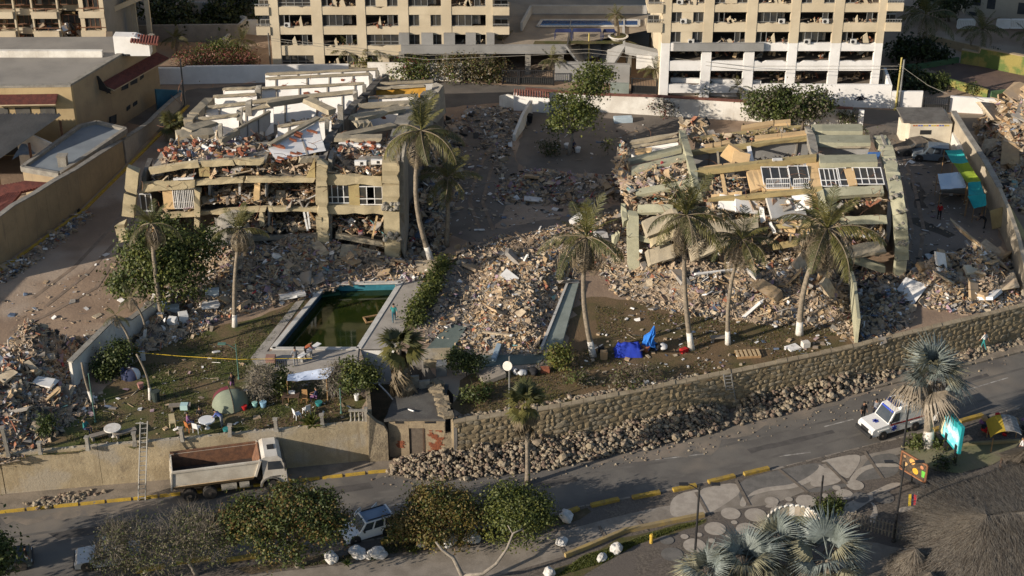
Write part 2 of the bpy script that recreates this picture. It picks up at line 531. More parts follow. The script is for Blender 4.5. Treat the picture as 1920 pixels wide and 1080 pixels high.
patch('road_dust',[(0,972),(130,955),(300,940),(420,935),(400,945),(200,965),(0,985)],M('road_dust',(0.2,0.17,0.14),(0.155,0.135,0.115)),1,z0=0,amp=0.6)
for k,(pts,c) in enumerate([([(90,1000),(250,975),(262,985),(110,1012)],.075),([(560,925),(690,905),(700,915),(575,936)],.09),([(1010,905),(1080,893),(1086,902),(1020,915)],.085),([(1230,850),(1262,845),(1266,852),(1236,858)],.06),([(1400,842),(1560,806),(1566,812),(1410,850)],.10),([(1690,745),(1850,700),(1856,706),(1700,752)],.10),([(300,1000),(420,985),(425,990),(305,1006)],.16)]):
 patch('road_patch',pts,M('road_patch_%d'%k,(c*1.1,c,c*.92),(c*.8,c*.74,c*.68),scale=1.2,fine=.2),0.6,z0=0,amp=.12,seed=k)
mb=MB()
for (a,b,c_) in [((0,1010),(300,968),(640,922)),((0,1022),(300,980),(640,934)),((700,925),(1000,890),(1330,842)),((700,936),(1000,902),(1330,853)),((1330,842),(1600,778),(1920,690)),((1100,925),(1400,870),(1700,790)),((1700,790),(1800,762),(1920,730))]:
 pa,pb,pc=P(*a,0),P(*b,0),P(*c_,0)
 for p,q in ((pa,pb),(pb,pc)):
  d=(q-p).normalized()
  n=Vector((-d.y,d.x,0))*.13
  mb.sheet([p-n,q-n,q+n,p+n],0.0012+.0001*len(mb.f))
struct('tyre_track',mb,M('tyre_polished_asphalt',(0.11,0.10,0.09),(0.15,0.138,0.122),scale=.5,fine=.15))
Z0=0.12
mb=MB()
mb.prism([Vector(p) for p in KN]+[Vector((160,-50)),Vector((-140,-50))],-0.05,Z0)
struct('plaza',mb,m_pebble)
patch('footpath',[(300,1100),(430,1082),(650,1058),(800,1036),(960,1012),(1060,994),(1150,970),(1230,952),(1330,935),(1442,897),(1500,880),(1590,860),(1690,838),(1690,850),(1600,885),(1450,945),(1330,962),(1180,990),(1150,1003),(1080,1037),(940,1078),(880,1100)],m_walk,1,Z0,smooth_edge=True)
patch('planting_bed',[(560,1064),(640,1040),(720,1022),(860,1000),(1000,972),(1060,962),(1100,952),(1110,960),(1060,985),(960,1004),(800,1028),(650,1052)],m_soil,2,Z0,amp=0.25)
patch('verge',[(1040,1066),(1100,1040),(1160,1012),(1245,990),(1325,972),(1325,980),(1200,1020),(1130,1056),(1090,1080),(1030,1082)],m_grass_soil,2,Z0,amp=0.2)
patch('planting_bed',[(440,1066),(560,1048),(620,1040),(600,1056),(470,1078)],m_soil,2,Z0,amp=0.25,seed=5)
mb=MB()
mb.beam(P(1172,998,Z0)+Vector((0,0,0.15)),P(1320,968,Z0)+Vector((0,0,0.15)),0.3,0.3)
mb.beam(P(1172,998,Z0)+Vector((0,0,0.15)),P(1060,1045,Z0)+Vector((0,0,0.15)),0.3,0.3)
struct('kerb',mb,M('ochre_kerb_paint',(0.36,0.26,0.10),(0.26,0.2,0.11),fine=.2))
def pz(x,y):
 return (1280+x/3.0,720+y/3.0)
plaza_art=[(m_greyband,1,[(550,480),(750,440),(800,460),(740,520),(620,570),(480,580),(380,640),(370,680),(330,690),(320,640),(300,545)]),(m_paledisc,2,[(355,640),(400,600),(480,578),(620,566),(720,515),(770,470),(760,450),(800,470),(800,500),(740,540),(630,590),(490,600),(400,625)]),(m_greyband,2,[(930,560),(1000,480),(1060,400),(1220,385),(1220,520),(1040,540)]),(m_paledisc,3,[(760,435),(990,388),(1004,430),(960,500),(922,545),(815,445)]),(m_paledisc,4,[(930,555),(960,500),(1010,465),(1090,445),(1220,450),(1220,470),(1100,465),(1030,485),(985,520),(960,560)]),(m_paledisc,1,[(-60,625),(100,590),(300,548),(335,605),(250,670),(140,735),(0,755),(-80,740)]),(m_paledisc,2,[(316,690),(330,640),(350,625),(362,690)]),(m_paledisc,1,[(700,560),(800,455),(870,510),(905,550),(760,585)]),(m_greyband,3,[(660,600),(900,560),(1000,555),(880,590),(740,615)]),(m_paledisc,2,[(720,800),(880,690),(1100,590),(1180,552),(1250,560),(1120,620),(960,720),(940,760),(830,830)]),(m_paledisc,3,[(1040,770),(1080,700),(1050,660),(1090,680),(1100,740),(1080,790)]),(m_paledisc,3,[(1200,720),(1230,690),(1320,690),(1300,700),(1240,725)]),(m_paledisc,3,[(450,690),(530,655),(540,680),(500,700)]),]
for k,(mt,lv,pts) in enumerate(plaza_art):
 poly=xy([pz(*p) for p in pts],Z0)
 for _ in range(2):
  poly=[q for i in range(len(poly)) for q in (poly[i].lerp(poly[(i+1)%len(poly)],0.25),poly[i].lerp(poly[(i+1)%len(poly)],0.75))]
 m_=MB()
 m_.sheet(poly,Z0+0.004*(lv+1)+0.0003*k)
 struct('plaza_inlay',m_,mt)
for k,(cx,cy,r) in enumerate([(66,910,62),(183,815,60),(270,730,55),(410,738,62),(550,722,58),(695,660,60),(910,622,50),(360,820,60),(215,935,56),(600,682,22),(800,630,22),(865,585,24),(970,570,50),(290,780,18),(260,858,20),(163,883,20),(40,980,22),(92,850,18),(598,650,22),(500,660,40),(10,860,22),(1000,640,50),(1130,640,60),(440,930,50),(330,930,30),(20,1040,50),(-60,960,60),(-90,880,40),(120,1010,30)]):
 c=P(*pz(cx,cy),Z0)
 rr=r/3.0/26.3
 m_=MB()
 m_.sheet([(c.x+rr*math.cos(a),c.y+rr*math.sin(a)) for a in [2*math.pi*i/20 for i in range(20)]],Z0+0.030+0.0003*k)
 struct('plaza_inlay',m_,m_paledisc if k<21 else m_greyband)
mb=MB()
for a,b in [((800,440),(925,565)),((1020,378),(1125,532)),((540,480),(705,612)),((300,545),(375,685)),((75,610),(150,745)),((-250,770),(-200,830)),((-700,880),(-660,960)),((-470,800),(-430,870))]:
 pa,pb=P(*pz(*a),Z0),P(*pz(*b),Z0)
 d=(pb-pa).normalized()
 n=Vector((-d.y,d.x,0))*0.12
 mb.sheet([pa-n,pb-n,pb+n,pa+n],Z0+0.042)
struct('paving_joint',mb,M('brown_joint_paving',(0.17,0.14,0.11),(0.12,0.10,0.08),scale=3))
patch('green_apron',[(1686,848),(1700,840),(1760,836),(1910,832),(1896,852),(1860,872),(1800,888),(1760,884),(1720,868)],m_greenpaint,9,Z0,smooth_edge=True)
patch('verge',[(1712,836),(1722,815),(1750,812),(1764,836)],m_grass_soil,11,Z0,amp=0.15)
mb=MB()
mb.beam(P(1690,842,Z0)+Vector((0,0,.12)),P(1912,829,Z0)+Vector((0,0,.12)),0.22,0.26)
struct('kerb',mb,M('mossy_kerb',(0.25,0.21,0.12),(0.18,0.16,0.09)))
# ----- swimming pool
pool=thing('swimming_pool','half drained outdoor swimming pool with murky green water and grey paved surround','swimming pool',(POOL[0].x,POOL[0].y,T))
WL=T-0.68
mb=MB()
mb.sheet(POOL,WL)
mb.build('water',m_water,pool,origin='world')
mb=MB()
for i,mt in ((0,0),(1,1),(2,0),(3,0)):
 a,b=POOL[i],POOL[(i+1)%4]
 n=Vector((-(b-a).y,(b-a).x)).normalized()
 n=-n if n.dot((sum(POOL,Vector((0,0)))/4)-a)>0 else n
 q=[(a.x,a.y,T-2.2),(b.x,b.y,T-2.2),(b.x,b.y,T-0.002),(a.x,a.y,T-0.002)]
 mb.slab(q,(n.x*0.12,n.y*0.12,0),mt)
mb.build('basin_wall',[m_bluetile,m_turq],pool,origin='world')
deck=[[(470,672),(578,538),(592,534),(500,660),(511,660),(511,657),(478,684)],[(478,684),(511,657),(672,657),(668,690),(640,686),(628,690),(612,706),(540,700),(500,688)],[(676,656),(756,529),(806,527),(768,590),(744,656)],[(600,533),(620,522),(770,520),(754,531),(612,532)]]
for k,d in enumerate(deck):
 m_=MB()
 m_.prism(xy(d),T-0.05,T+0.05+0.003*k)
 m_.build('paved_surround',m_deck,pool,origin='world')
mb=MB()
for i in range(4):
 a,b=POOL[i],POOL[(i+1)%4]
 mb.beam((a.x,a.y,T+0.05),(b.x,b.y,T+0.05),0.42,0.13)
mb.build('coping',m_coping,pool,origin='world')
mb=MB()
a,b,c=P(676,656),P(744,656),P(790,664)
mb.slab([(a.x,a.y,0.1),(b.x,b.y,0.1),(b.x,b.y,T+0.04),(a.x,a.y,T+0.04)],(0,0.25,0))
mb.build('end_wall',m_white,pool,origin='world')
# ----- retaining walls
m_plasterwall=M('stained_cement_render',(0.44,0.36,0.235),(0.33,0.265,0.17),scale=0.7,fine=0.25,bump=0.035,bscale=5,streak=((0.26,0.205,0.13),0.53),stain=((0.23,0.185,0.125),0.8,0.60),big=((0.37,0.32,0.245),.25,.5,.6))
rw=thing('retaining_wall','long stained cement retaining wall behind the parked dump truck','wall',(-36.5,97.2,0))
for i in range(1,len(WALL_L)-1):
 a,b=Vector(WALL_L[i]),Vector(WALL_L[i+1])
 k=max(1,round((b-a).length/6.5))
 for j in range(k):
  p,q=a.lerp(b,j/k),a.lerp(b,(j+1)/k-0.0015)
  m_=MB()
  m_.slab([(p.x,p.y,0),(q.x,q.y,0),(q.x,q.y,T+0.22),(p.x,p.y,T+0.22)],(-0.05,0.38,0))
  m_.build('wall_panel',m_plasterwall,rw,origin='world')
for i in range(1,len(WALL_L)-1):
 a,b=Vector(WALL_L[i]),Vector(WALL_L[i+1])
 k=int((b-a).length/0.5)
 m_=MB()
 for j in range(k):
  p=a.lerp(b,(j+rnd(0,.8))/k)
  m_.rock((p.x,p.y+rnd(0.1,0.4),T+0.2),rnd(0.05,0.16),seed=j+50*i)
 m_.build('broken_coping',m_conc,rw,origin='world')['kind']='stuff'
mb=MB()
m_.beam
for (u,v0,v1) in [(15,857,805),(75,853,833),(165,846,822),(253,838,815),(342,829,806),(431,820,800),(518,810,788),(605,801,780)]:
 p=P(u,v0,T+0.2)
 h=hgt(u,v0,v1,T+0.2)
 o=MB()
 o.box((0,0,h/2),(0.24,0.24,h))
 o.box((0,0,h+0.04),(0.34,0.34,0.09))
 o.box((rnd(-.03,.03),0,0.1),(0.3,0.3,0.2))
 ob=o.build('fence_post',m_conc)
 ob.location=(p.x,p.y+0.15,T+0.2)
 ob.rotation_euler=(rnd(-.05,.05),rnd(-.06,.06),rnd(-.2,.2))
 tag(ob,'bare concrete stub post left standing on top of the cement retaining wall','post','concrete stub posts on the retaining wall')
bal=thing('balustrade','short stretch of concrete balusters at the end of the cement wall beside the ruined hut','balustrade',tuple(P(676,792,T+.2)))
for k in range(4):
 o=MB()
 o.lathe([(.07,0),(.09,.1),(.05,.3),(.085,.5),(.05,.75),(.08,.9)],n=8)
 o.build('baluster',m_conc,bal).location=(-0.7+k*0.3,0.15,0)
o=MB()
o.box((-0.25,.15,.95),(1.2,.2,.12))
o.build('rail',m_conc,bal)
o=MB()
o.box((.42,.15,.6),(.25,.25,1.2))
o.build('post',m_conc,bal)
m_mortar=M('brown_mortar',(0.28,0.22,0.135),(0.18,0.14,0.09),scale=.6,fine=0.3,bump=0.04)
m_st=[M('ochre_field_stone',(0.30,0.235,0.14),(0.22,0.17,0.105),scale=2,fine=0.25,bump=0.02),M('brown_field_stone',(0.26,0.205,0.125),(0.19,0.15,0.095),scale=2,fine=0.25,bump=0.02),M('grey_field_stone',(0.285,0.24,0.17),(0.2,0.17,0.12),scale=2,fine=0.25,bump=0.02)]
sw=thing('stone_wall','long rubble stone retaining wall below the dry lawn, beside the road','wall',(-4.3,101.4,0))
stones=[]
for i in range(len(WALL_R)-1):
 a,b=Vector(WALL_R[i]),Vector(WALL_R[i+1])
 m_=MB()
 m_.slab([(a.x,a.y,0),(b.x,b.y,0),(b.x,b.y,T+0.12),(a.x,a.y,T+0.12)],(-0.15,0.4,0))
 m_.build('mortar_core',m_mortar,sw,origin='world')
 if i<5:
  d=(b-a)
  L=d.length
  d.normalize()
  n=Vector((d.y,-d.x))
  z=0.15
  row=0
  while z<T-0.1:
   hh=rnd(0.26,0.5)
   s=rnd(0,0.3)
   while s<min(L,28)-0.3:
    w=rnd(0.28,0.85)
    p=a+d*(s+w/2)+n*0.02
    stones.append((p.x,p.y,z+hh/2+rnd(-.09,.09),w*rnd(.44,.56),hh*rnd(.42,.62),math.atan2(d.y,d.x),i))
    s+=w
   z+=hh
   row+=1
  c0=MB()
  k=int(L/0.9)
  for j in range(min(k,60)):
   p,q=a.lerp(b,j/k),a.lerp(b,(j+1)/k-0.002)
   if i<5:
    c0.slab([(p.x,p.y-0.06,T+0.12),(q.x,q.y-0.06,T+0.12),(q.x,q.y+0.5,T+0.12),(p.x,p.y+0.5,T+0.12)],(0,0,rnd(0.06,0.12)))
  c0.build('coping',M('cement_coping',(0.34,0.28,0.19),(0.25,0.20,0.135),scale=1.2,fine=0.2),sw,origin='world')
stone_me=[]
for k in range(9):
 m_=MB()
 m_.rock((0,0,0),1.0,seed=900+k,flat=1.0,sub=1)
 stone_me.append(m_.mesh('field_stone',m_st[k%3]))
random.shuffle(stones)
stones.sort(key=lambda q:0 if q[2]>1.1 and q[0]<30 else 1)
rest=MB()
for k,(x,y,z,w,h,az,i) in enumerate(stones):
 if k<298:
  inst(random.choice(stone_me),'stone',sw,(x+4.3,y-101.4,z),(0,0,az),(w,0.05,h))
 elif k<1500:
  n0=len(rest.v)
  rest.rock((0,0,0),1.0,seed=k,flat=1.0,mi=k%3)
  ca,sa=math.cos(az),math.sin(az)
  for q in range(n0,len(rest.v)):
   px,py,pzv=rest.v[q][0]*w,rest.v[q][1]*0.05,rest.v[q][2]*h
   rest.v[q]=(x+px*ca-py*sa,y+px*sa+py*ca,z+pzv)
rest.build('stone_facing',m_st,sw,origin='world')['kind']='stuff'
# ----- apartment towers behind the street
m_cream=M('cream_render',(0.55,0.47,0.34),(0.47,0.395,0.28),scale=0.35,fine=0.1,streak=((0.40,0.32,0.21),0.62),stain=((0.36,0.29,0.19),0.8,0.7))
m_creamgrey=M('grey_painted_render',(0.27,0.265,0.255),(0.22,0.215,0.205),scale=0.4,fine=0.12)
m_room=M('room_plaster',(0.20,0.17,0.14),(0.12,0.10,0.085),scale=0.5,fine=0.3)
m_curtain=M('pale_curtain',(0.30,0.28,0.25),(0.16,0.15,0.13),scale=2.0)
m_tower_glass=M('tower_glass',(0.03,0.033,0.036),(0.06,0.055,0.045),scale=0.8,rough=0.15,spec=0.5)
m_acwhite=M('ac_casing',(0.55,0.54,0.51),(0.42,0.41,0.39))
def ac_mesh():
 m_=MB()
 m_.box((0,0,0.3),(0.85,0.35,0.6))
 m_.lathe([(0.24,-0.02),(0.24,0.02)],n=10,mi=1)
 k=len(m_.v)-20
 for i in range(k,len(m_.v)):
  x,y,z=m_.v[i]
  m_.v[i]=(x-0.12,-0.18+z,0.3+y)
 return m_.mesh('air_conditioner',[m_acwhite,m_blackmetal])
AC=ac_mesh()
_win_cache={}
def window_set(w,h,n,parent,loc,rail=False,broken=False,frame=m_steel,curtain=False,rz=0.0,tilt=0.0):
 """window (frame) > pane; n sashes side by side; stands in the xz plane, origin at its lower left corner."""
 key=(round(w,2),round(h,2),n,rail,broken,frame.name)
 if key not in _win_cache:
  f=MB()
  t=0.07
  f.box((w/2,0,t/2),(w,.08,t))
  f.box((w/2,0,h-t/2),(w,.08,t))
  for i in range(n+1):
   f.box((t/2+i*(w-t)/n,0,h/2),(t,.07,h-2*t))
  if rail:
   f.box((w/2,-.01,h*.33),(w-2*t,.07,t))
  g=MB()
  for i in range(n):
   if broken and i%3==1:
    continue
   x0=t+i*(w-t)/n
   g.box((x0+(w-t)/n/2-t/2,.012,h/2),((w-t)/n-t,.02,h-2*t-.01))
  _win_cache[key]=(f.mesh('window',frame),g.mesh('pane',m_tower_glass))
 fm,gm=_win_cache[key]
 o=inst(fm,'window',parent,loc,(tilt,0,rz))
 inst(gm,'pane',o)
 return o
def debris_bits(mb,c,spread,n,r,cols):
 for _ in range(n):
  p=Vector(c)+Vector((rnd(-1,1)*spread[0],rnd(-1,1)*spread[1],rnd(0,1)*spread[2]))
  R=Euler((rnd(0,6),rnd(0,6),rnd(0,6))).to_matrix()
  mb.box(p,(rnd(.3,1.6)*r,rnd(.2,1)*r,rnd(.1,.5)*r),R=R,mi=random.randrange(cols))
m_debris=[M('debris_cream',(0.44,0.365,0.26),(0.31,0.25,0.175),scale=3,big=((.325,.25,.178),.45,.48,.64)),M('debris_grey',(0.28,0.26,0.235),(0.2,0.185,0.165),big=((.325,.25,.178),.45,.48,.64)),M('debris_ochre',(0.37,0.265,0.15),(0.28,0.2,0.12),big=((.325,.25,.178),.45,.48,.64)),M('debris_brick',(0.31,0.13,0.075),(0.22,0.09,0.055),big=((.325,.25,.178),.45,.48,.64)),M('debris_white',(0.68,0.66,0.63),(0.56,0.54,0.51)),M('debris_dark',(0.06,0.055,0.05),(0.035,0.033,0.03)),M('debris_blue',(0.13,0.17,0.24),(0.09,0.12,0.17),big=((.325,.25,.178),.45,.48,.64)),M('debris_tan',(0.43,0.31,0.19),(0.33,0.24,0.15),big=((.325,.25,.178),.45,.48,.64)),M('debris_mauve',(0.30,0.21,0.24),(0.24,0.17,0.2),big=((.325,.25,.178),.45,.48,.64)),M('debris_red',(0.36,0.06,0.07),(0.25,0.05,0.05),big=((.325,.25,.178),.45,.48,.64)),M('debris_wood',(0.30,0.18,0.085),(0.2,0.12,0.06),big=((.325,.25,.178),.45,.48,.64)),M('debris_teal',(0.12,0.27,0.28),(0.08,0.2,0.2),big=((.325,.25,.178),.45,.48,.64))]
def tower(name,label,Y,base_v,piers,bays,rows,balconies,z_top,depth,damage=(),lower=None,seed=1,wingmat=None,group=None):
 """piers/bays in photo columns, rows = list of (window top v, window bottom v) from the top down."""
 rg=random.Random(seed)
 X=lambda u:Q(u,70,Y).x
 Z=lambda v:Q(960,v,Y).z
 u0,u1=piers[0][0],piers[-1][1]
 t=thing(name,label,'apartment block',(X((u0+u1)/2),Y,T),group=group)
 ox,oy,oz=t.location
 zb=T
 m_=MB()
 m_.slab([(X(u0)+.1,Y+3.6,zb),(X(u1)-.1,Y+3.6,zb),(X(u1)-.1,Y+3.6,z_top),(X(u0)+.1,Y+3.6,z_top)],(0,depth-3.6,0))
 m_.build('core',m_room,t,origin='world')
 for u in (u0,u1):
  m_=MB()
  x=X(u)+(0.15 if u==u0 else -0.15)
  m_.box((x,Y+depth/2+0.4,(zb+z_top)/2),(.28,depth-0.8,z_top-zb))
  m_.build('side_wall',m_cream,t,origin='world')
 for (a,b) in piers:
  m_=MB()
  zs=Z(lower[0]) if lower else zb
  m_.slab([(X(a),Y,zs),(X(b),Y,zs),(X(b),Y,z_top),(X(a),Y,z_top)],(0,.7,0))
  m_.build('pier',m_cream,t,origin='world')
  if lower:
   m_=MB()
   wm=m_white if (a>lower[1] or lower[1]>5000) else m_creamgrey
   m_.slab([(X(a),Y,zb),(X(b),Y,zb),(X(b),Y,zs-.01),(X(a),Y,zs-.01)],(0,.7,0))
   m_.build('pier',wm,t,origin='world')
 pitch=rows[1][0]-rows[0][0]
 z_pitch=Z(rows[0][0])-Z(rows[1][0])
 edges=[(rows[i][1],rows[i+1][0]) for i in range(len(rows)-1)]+[(rows[-1][1],rows[-1][1]+pitch*.42)]
 for k,(va,vb) in enumerate(edges):
  for (a,b) in bays:
   m_=MB()
   jag=rg.random()<0.4
   za,zb2=Z(vb),Z(va)
   mm=m_cream
   if lower and (va+vb)/2>lower[0]:
    mm=m_white if a>lower[1] else m_creamgrey
   n=8
   xs=[X(a)+(X(b)-X(a))*i/n for i in range(n+1)]
   tops=[zb2-(rg.random()*.22 if jag and rg.random()<.25 else 0) for _ in xs]
   vs=[(x,Y+.05,za) for x in xs]+[(x,Y+.05,z) for x,z in zip(xs,tops)]
   vs+=[(x,Y+.35,za) for x in xs]+[(x,Y+.35,z) for x,z in zip(xs,tops)]
   q=n+1
   fs=[]
   for i in range(n):
    fs+=[(i,i+1,q+i+1,q+i),(2*q+i+1,2*q+i,3*q+i,3*q+i+1),(q+i,q+i+1,3*q+i+1,3*q+i),(i+1,i,2*q+i,2*q+i+1)]
   m_.add(vs,fs)
   m_.build('spandrel',mm,t,origin='world')
  m_=MB()
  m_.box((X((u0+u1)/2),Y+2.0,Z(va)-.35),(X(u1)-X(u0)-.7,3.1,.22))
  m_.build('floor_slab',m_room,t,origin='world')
 for k,(va,vb) in enumerate(rows):
  lowrow=lower and (va+vb)/2>lower[0]+10
  for j,(a,b) in enumerate(bays):
   x0,x1,z0,z1=X(a),X(b),Z(vb),Z(va)
   w,h=x1-x0,z1-z0
   r=rg.random()
   loc=lambda x,z,y=Y+.25:(x-ox,y-oy,z-oz)
   if lowrow:
    m_=MB()
    debris_bits(m_,((x0+x1)/2,Y+2.2,z0),(w*.45,1.0,.3),12,.4,4)
    m_.build('debris',m_debris[:4],t,origin='world')['kind']='stuff'
    continue
   mode=damage[(k*len(bays)+j)%len(damage)] if damage else 'two'
   if mode=='one':
    window_set(w,h,4,t,loc(x0,z0),rail=True)
   elif mode=='two':
    ww=w*.33
    window_set(ww,h,2,t,loc(x0,z0))
    window_set(ww,h,2,t,loc(x1-ww,z0))
    m_=MB()
    m_.slab([(x0+ww,Y+.1,z0),(x1-ww,Y+.1,z0),(x1-ww,Y+.1,z1),(x0+ww,Y+.1,z1)],(0,.18,0))
    m_.build('wall_panel',m_cream,t,origin='world')
   elif mode=='hole':
    ww=w*.33
    window_set(ww,h,2,t,loc(x0 if r<.5 else x1-ww,z0),broken=True)
    m_=MB()
    for q in range(rg.choice((1,1,2))):
     xx=x0+ww+rg.random()*(w-2*ww)
     s=.25+rg.random()*.4
     m_.slab([(xx,Y+.12,z0),(xx+s,Y+.12,z0),(xx+s*.5,Y+.12,z0+h*rg.uniform(.3,.95)),(xx-.1,Y+.12,z0+h*rg.uniform(.2,.6))],(0,.14,0),0)
    debris_bits(m_,((x0+x1)/2,Y+.5,z0),(w*.4,.6,.3),18,.24,4)
    m_.build('broken_infill',[m_cream,m_debris[1],m_debris[3],m_debris[2]],t,origin='world')['kind']='stuff'
   elif mode=='curtain':
    window_set(w*.6,h,3,t,loc(x0,z0))
    m_=MB()
    for q in range(9):
     xx=x0+w*(.08+.09*q)
     m_.box((xx,Y+.8+.08*(q%2),z0+h/2),(w*.085,.04,h*.95))
    m_.build('curtain',m_curtain,t,origin='world')
   if mode!='one' and rg.random()<.3:
    inst(AC,'air_conditioner',t,loc(x0+.5+rg.random()*max(.1,w-1.2),z0,Y-.05),(0,0,0),(.75,.75,.75))
 for (a,b,vlist) in balconies:
  x0,x1=X(a),X(b)
  for (va,vb,vr) in vlist:
   m_=MB()
   m_.slab([(x0,Y-.15,Z(vb)),(x1,Y-.15,Z(vb)),(x1,Y-.15,Z(va)),(x0,Y-.15,Z(va))],(0,.3,0))
   m_.box(((x0+x1)/2,Y+1.9,Z(vb)+.12),(x1-x0,3.4,.22))
   m_.build('balcony',m_cream if True else m_white,t,origin='world')
   m_=MB()
   m_.box(((x0+x1)/2,Y-.05,Z(vr)),(x1-x0,.06,.08))
   for q in range(6):
    m_.box((x0+(x1-x0)*(q+.5)/6,Y-.05,(Z(vr)+Z(va))/2),(.04,.04,Z(vr)-Z(va)))
   m_.build('balcony_rail',m_steel,t,origin='world')
   window_set(x1-x0-.3,(Z(vr)-Z(va))*2.6,2,t,(x0+.15-ox,Y+2.0-oy,Z(vb)+.25-oz))
 zt=Z(rows[0][0])
 m_=MB()
 z=zt
 while z<z_top:
  m_.box((X((u0+u1)/2),Y+.3,z+z_pitch*.2),(X(u1)-X(u0),.3,z_pitch*.42))
  z+=z_pitch
 m_.build('upper_spandrel',m_cream,t,origin='world')['kind']='stuff'
 return t
tw=tower('apartment_tower','cream apartment tower with blown out windows standing in the middle behind the street',171.0,135,[(508,525),(586,606),(670,687),(748,767),(828,847),(911,924)],[(525,586),(606,670),(687,748),(767,828),(847,911)],[(-8,13),(28,50),(65,86),(104,122)],[(482,508,[(13,28,8),(50,65,45)]),(924,955,[(13,28,8),(50,64,45)])],48,15,['one','hole','two','curtain','hole','hole','curtain','hole','two','curtain','hole','hole','one','two','hole'],seed=4)
tw2=tower('apartment_tower','cream and white apartment tower with collapsed infill walls behind the white graffiti wall',163.5,190,[(1241,1257),(1318,1336),(1398,1417),(1480,1497),(1560,1578),(1643,1657)],[(1257,1318),(1336,1398),(1417,1480),(1497,1560),(1578,1643)],[(-14,7),(23,43),(60,81),(96,115),(133,159)],[(1213,1241,[(8,24,4),(43,60,37)]),(1657,1687,[(5,20,1),(42,58,36)])],46,15,['hole','two','hole','two','hole','two','hole','curtain','hole','hole','two','hole','hole','curtain','hole'],lower=(81,-1),seed=9)
def left_block():
 t=thing('apartment_tower','weathered apartment block with long balconies at the far left behind the warehouse','apartment block',tuple(Q(90,60,172.0)))
 t.location.z=T
 Yf=172.0
 X=lambda u,Y=Yf:Q(u,50,Y).x
 Z=lambda v,Y=Yf:Q(0,v,Y).z
 zt=46
 m_=MB()
 m_.slab([(X(-160),Yf+4,T),(X(196),Yf+4,T),(X(196),Yf+4,zt),(X(-160),Yf+4,zt)],(0,14,0))
 m_.build('core',m_room,t,origin='world')
 bands=[(-14,-3),(22,34),(58,69)]
 for va,vb in bands:
  for (a,b,y) in [(-160,28,Yf-.2),(28.3,62,Yf+.9),(62.3,110,Yf-.2),(110.3,150,Yf+2.4),(150.3,198,Yf)]:
   m_=MB()
   m_.slab([(X(a),y,Z(vb)),(X(b),y,Z(vb)),(X(b),y,Z(va)),(X(a),y,Z(va))],(0,.3,0))
   m_.box(((X(a)+X(b))/2,(y+Yf+4.2)/2,Z(vb)+.12),(X(b)-X(a),Yf+4-y-.4,.2))
   m_.build('balcony',m_cream,t,origin='world')
   m_=MB()
   m_.box(((X(a)+X(b))/2,y+.1,Z(va-6)),(X(b)-X(a),.06,.09))
   for q in range(max(2,int((X(b)-X(a))/1.1))):
    m_.box((X(a)+(q+.5)*1.1,y+.1,(Z(va)+Z(va-6))/2),(.05,.05,Z(va-6)-Z(va)))
   m_.build('balcony_rail',m_rust,t,origin='world')
 for u in (28,62,110,152,190):
  m_=MB()
  m_.slab([(X(u),Yf+.12,T),(X(u+8 if u>140 else u+3),Yf+.12,T),(X(u+8 if u>140 else u+3),Yf+.12,zt),(X(u),Yf+.12,zt)],(0,.5,0))
  m_.build('pier',m_cream,t,origin='world')
 for va,vb in ((-3,16),(34,52),(69,86)):
  for (a,b) in ((-60,-30),(-25,26),(31,60),(66,106),(113,148),(160,188)):
   x0,x1=X(a),X(b)
   window_set(x1-x0,Z(va)-Z(vb),3,t,(x0-t.location.x,1.2 if a<150 else .3,Z(vb)-T),broken=random.random()<.5,frame=m_rust)
   m_=MB()
   for q in range(5):
    if random.random()<.7:
     m_.box((x0+(x1-x0)*(q+.5)/5,Yf+2.2,(Z(va)+Z(vb))/2),((x1-x0)/5.5,.04,(Z(va)-Z(vb))*.9),mi=random.randrange(2))
   m_.build('curtain',[m_curtain,M('ochre_curtain',(0.25,0.17,0.07),(0.15,0.1,0.05))],t,origin='world')
 xa,xb=X(198),X(262)
 m_=MB()
 m_.slab([(xa,Yf+.3,T),(xa+1.2,Yf+9,T),(xa+1.2,Yf+9,zt),(xa,Yf+.3,zt)],(-.3,0,0))
 m_.build('side_wall',m_creamgrey,t,origin='world')
 for va,vb in ((-4,8),(33,46)):
  m_=MB()
  m_.slab([(xa,Yf+3,Z(vb)+.2),(xb,Yf+5.5,Z(vb)+1.2),(xb,Yf+5.5,Z(va)+1),(xa,Yf+3,Z(va))],(0,.25,0))
  m_.slab([(xa,Yf+3.3,Z(vb)+.2),(xb,Yf+5.8,Z(vb)+1.1),(xb,Yf+10,Z(vb)+1.1),(xa,Yf+10,Z(vb)+.2)],(0,0,.2))
  m_.build('balcony',m_cream,t,origin='world')
 m_=MB()
 m_.box((xb-.3,Yf+5.8,(T+zt)/2),(.5,.5,zt-T))
 m_.box(((xa+xb)/2,Yf+5.9,(T+zt)/2),(.5,.5,zt-T))
 m_.build('pier',m_cream,t,origin='world')
 m_=MB()
 for k in range(4):
  m_.box((X(60),Yf+.2,Z(-14)+3.2*(k+.8)),(X(198)-X(-80),.3,1.2))
 m_.build('upper_spandrel',m_cream,t,origin='world')['kind']='stuff'
 m_=MB()
 debris_bits(m_,(X(80),Yf+1,Z(86)),(9,1,2.2),60,.9,8)
 m_.build('debris',m_debris[:8],t,origin='world')['kind']='stuff'
left_block()
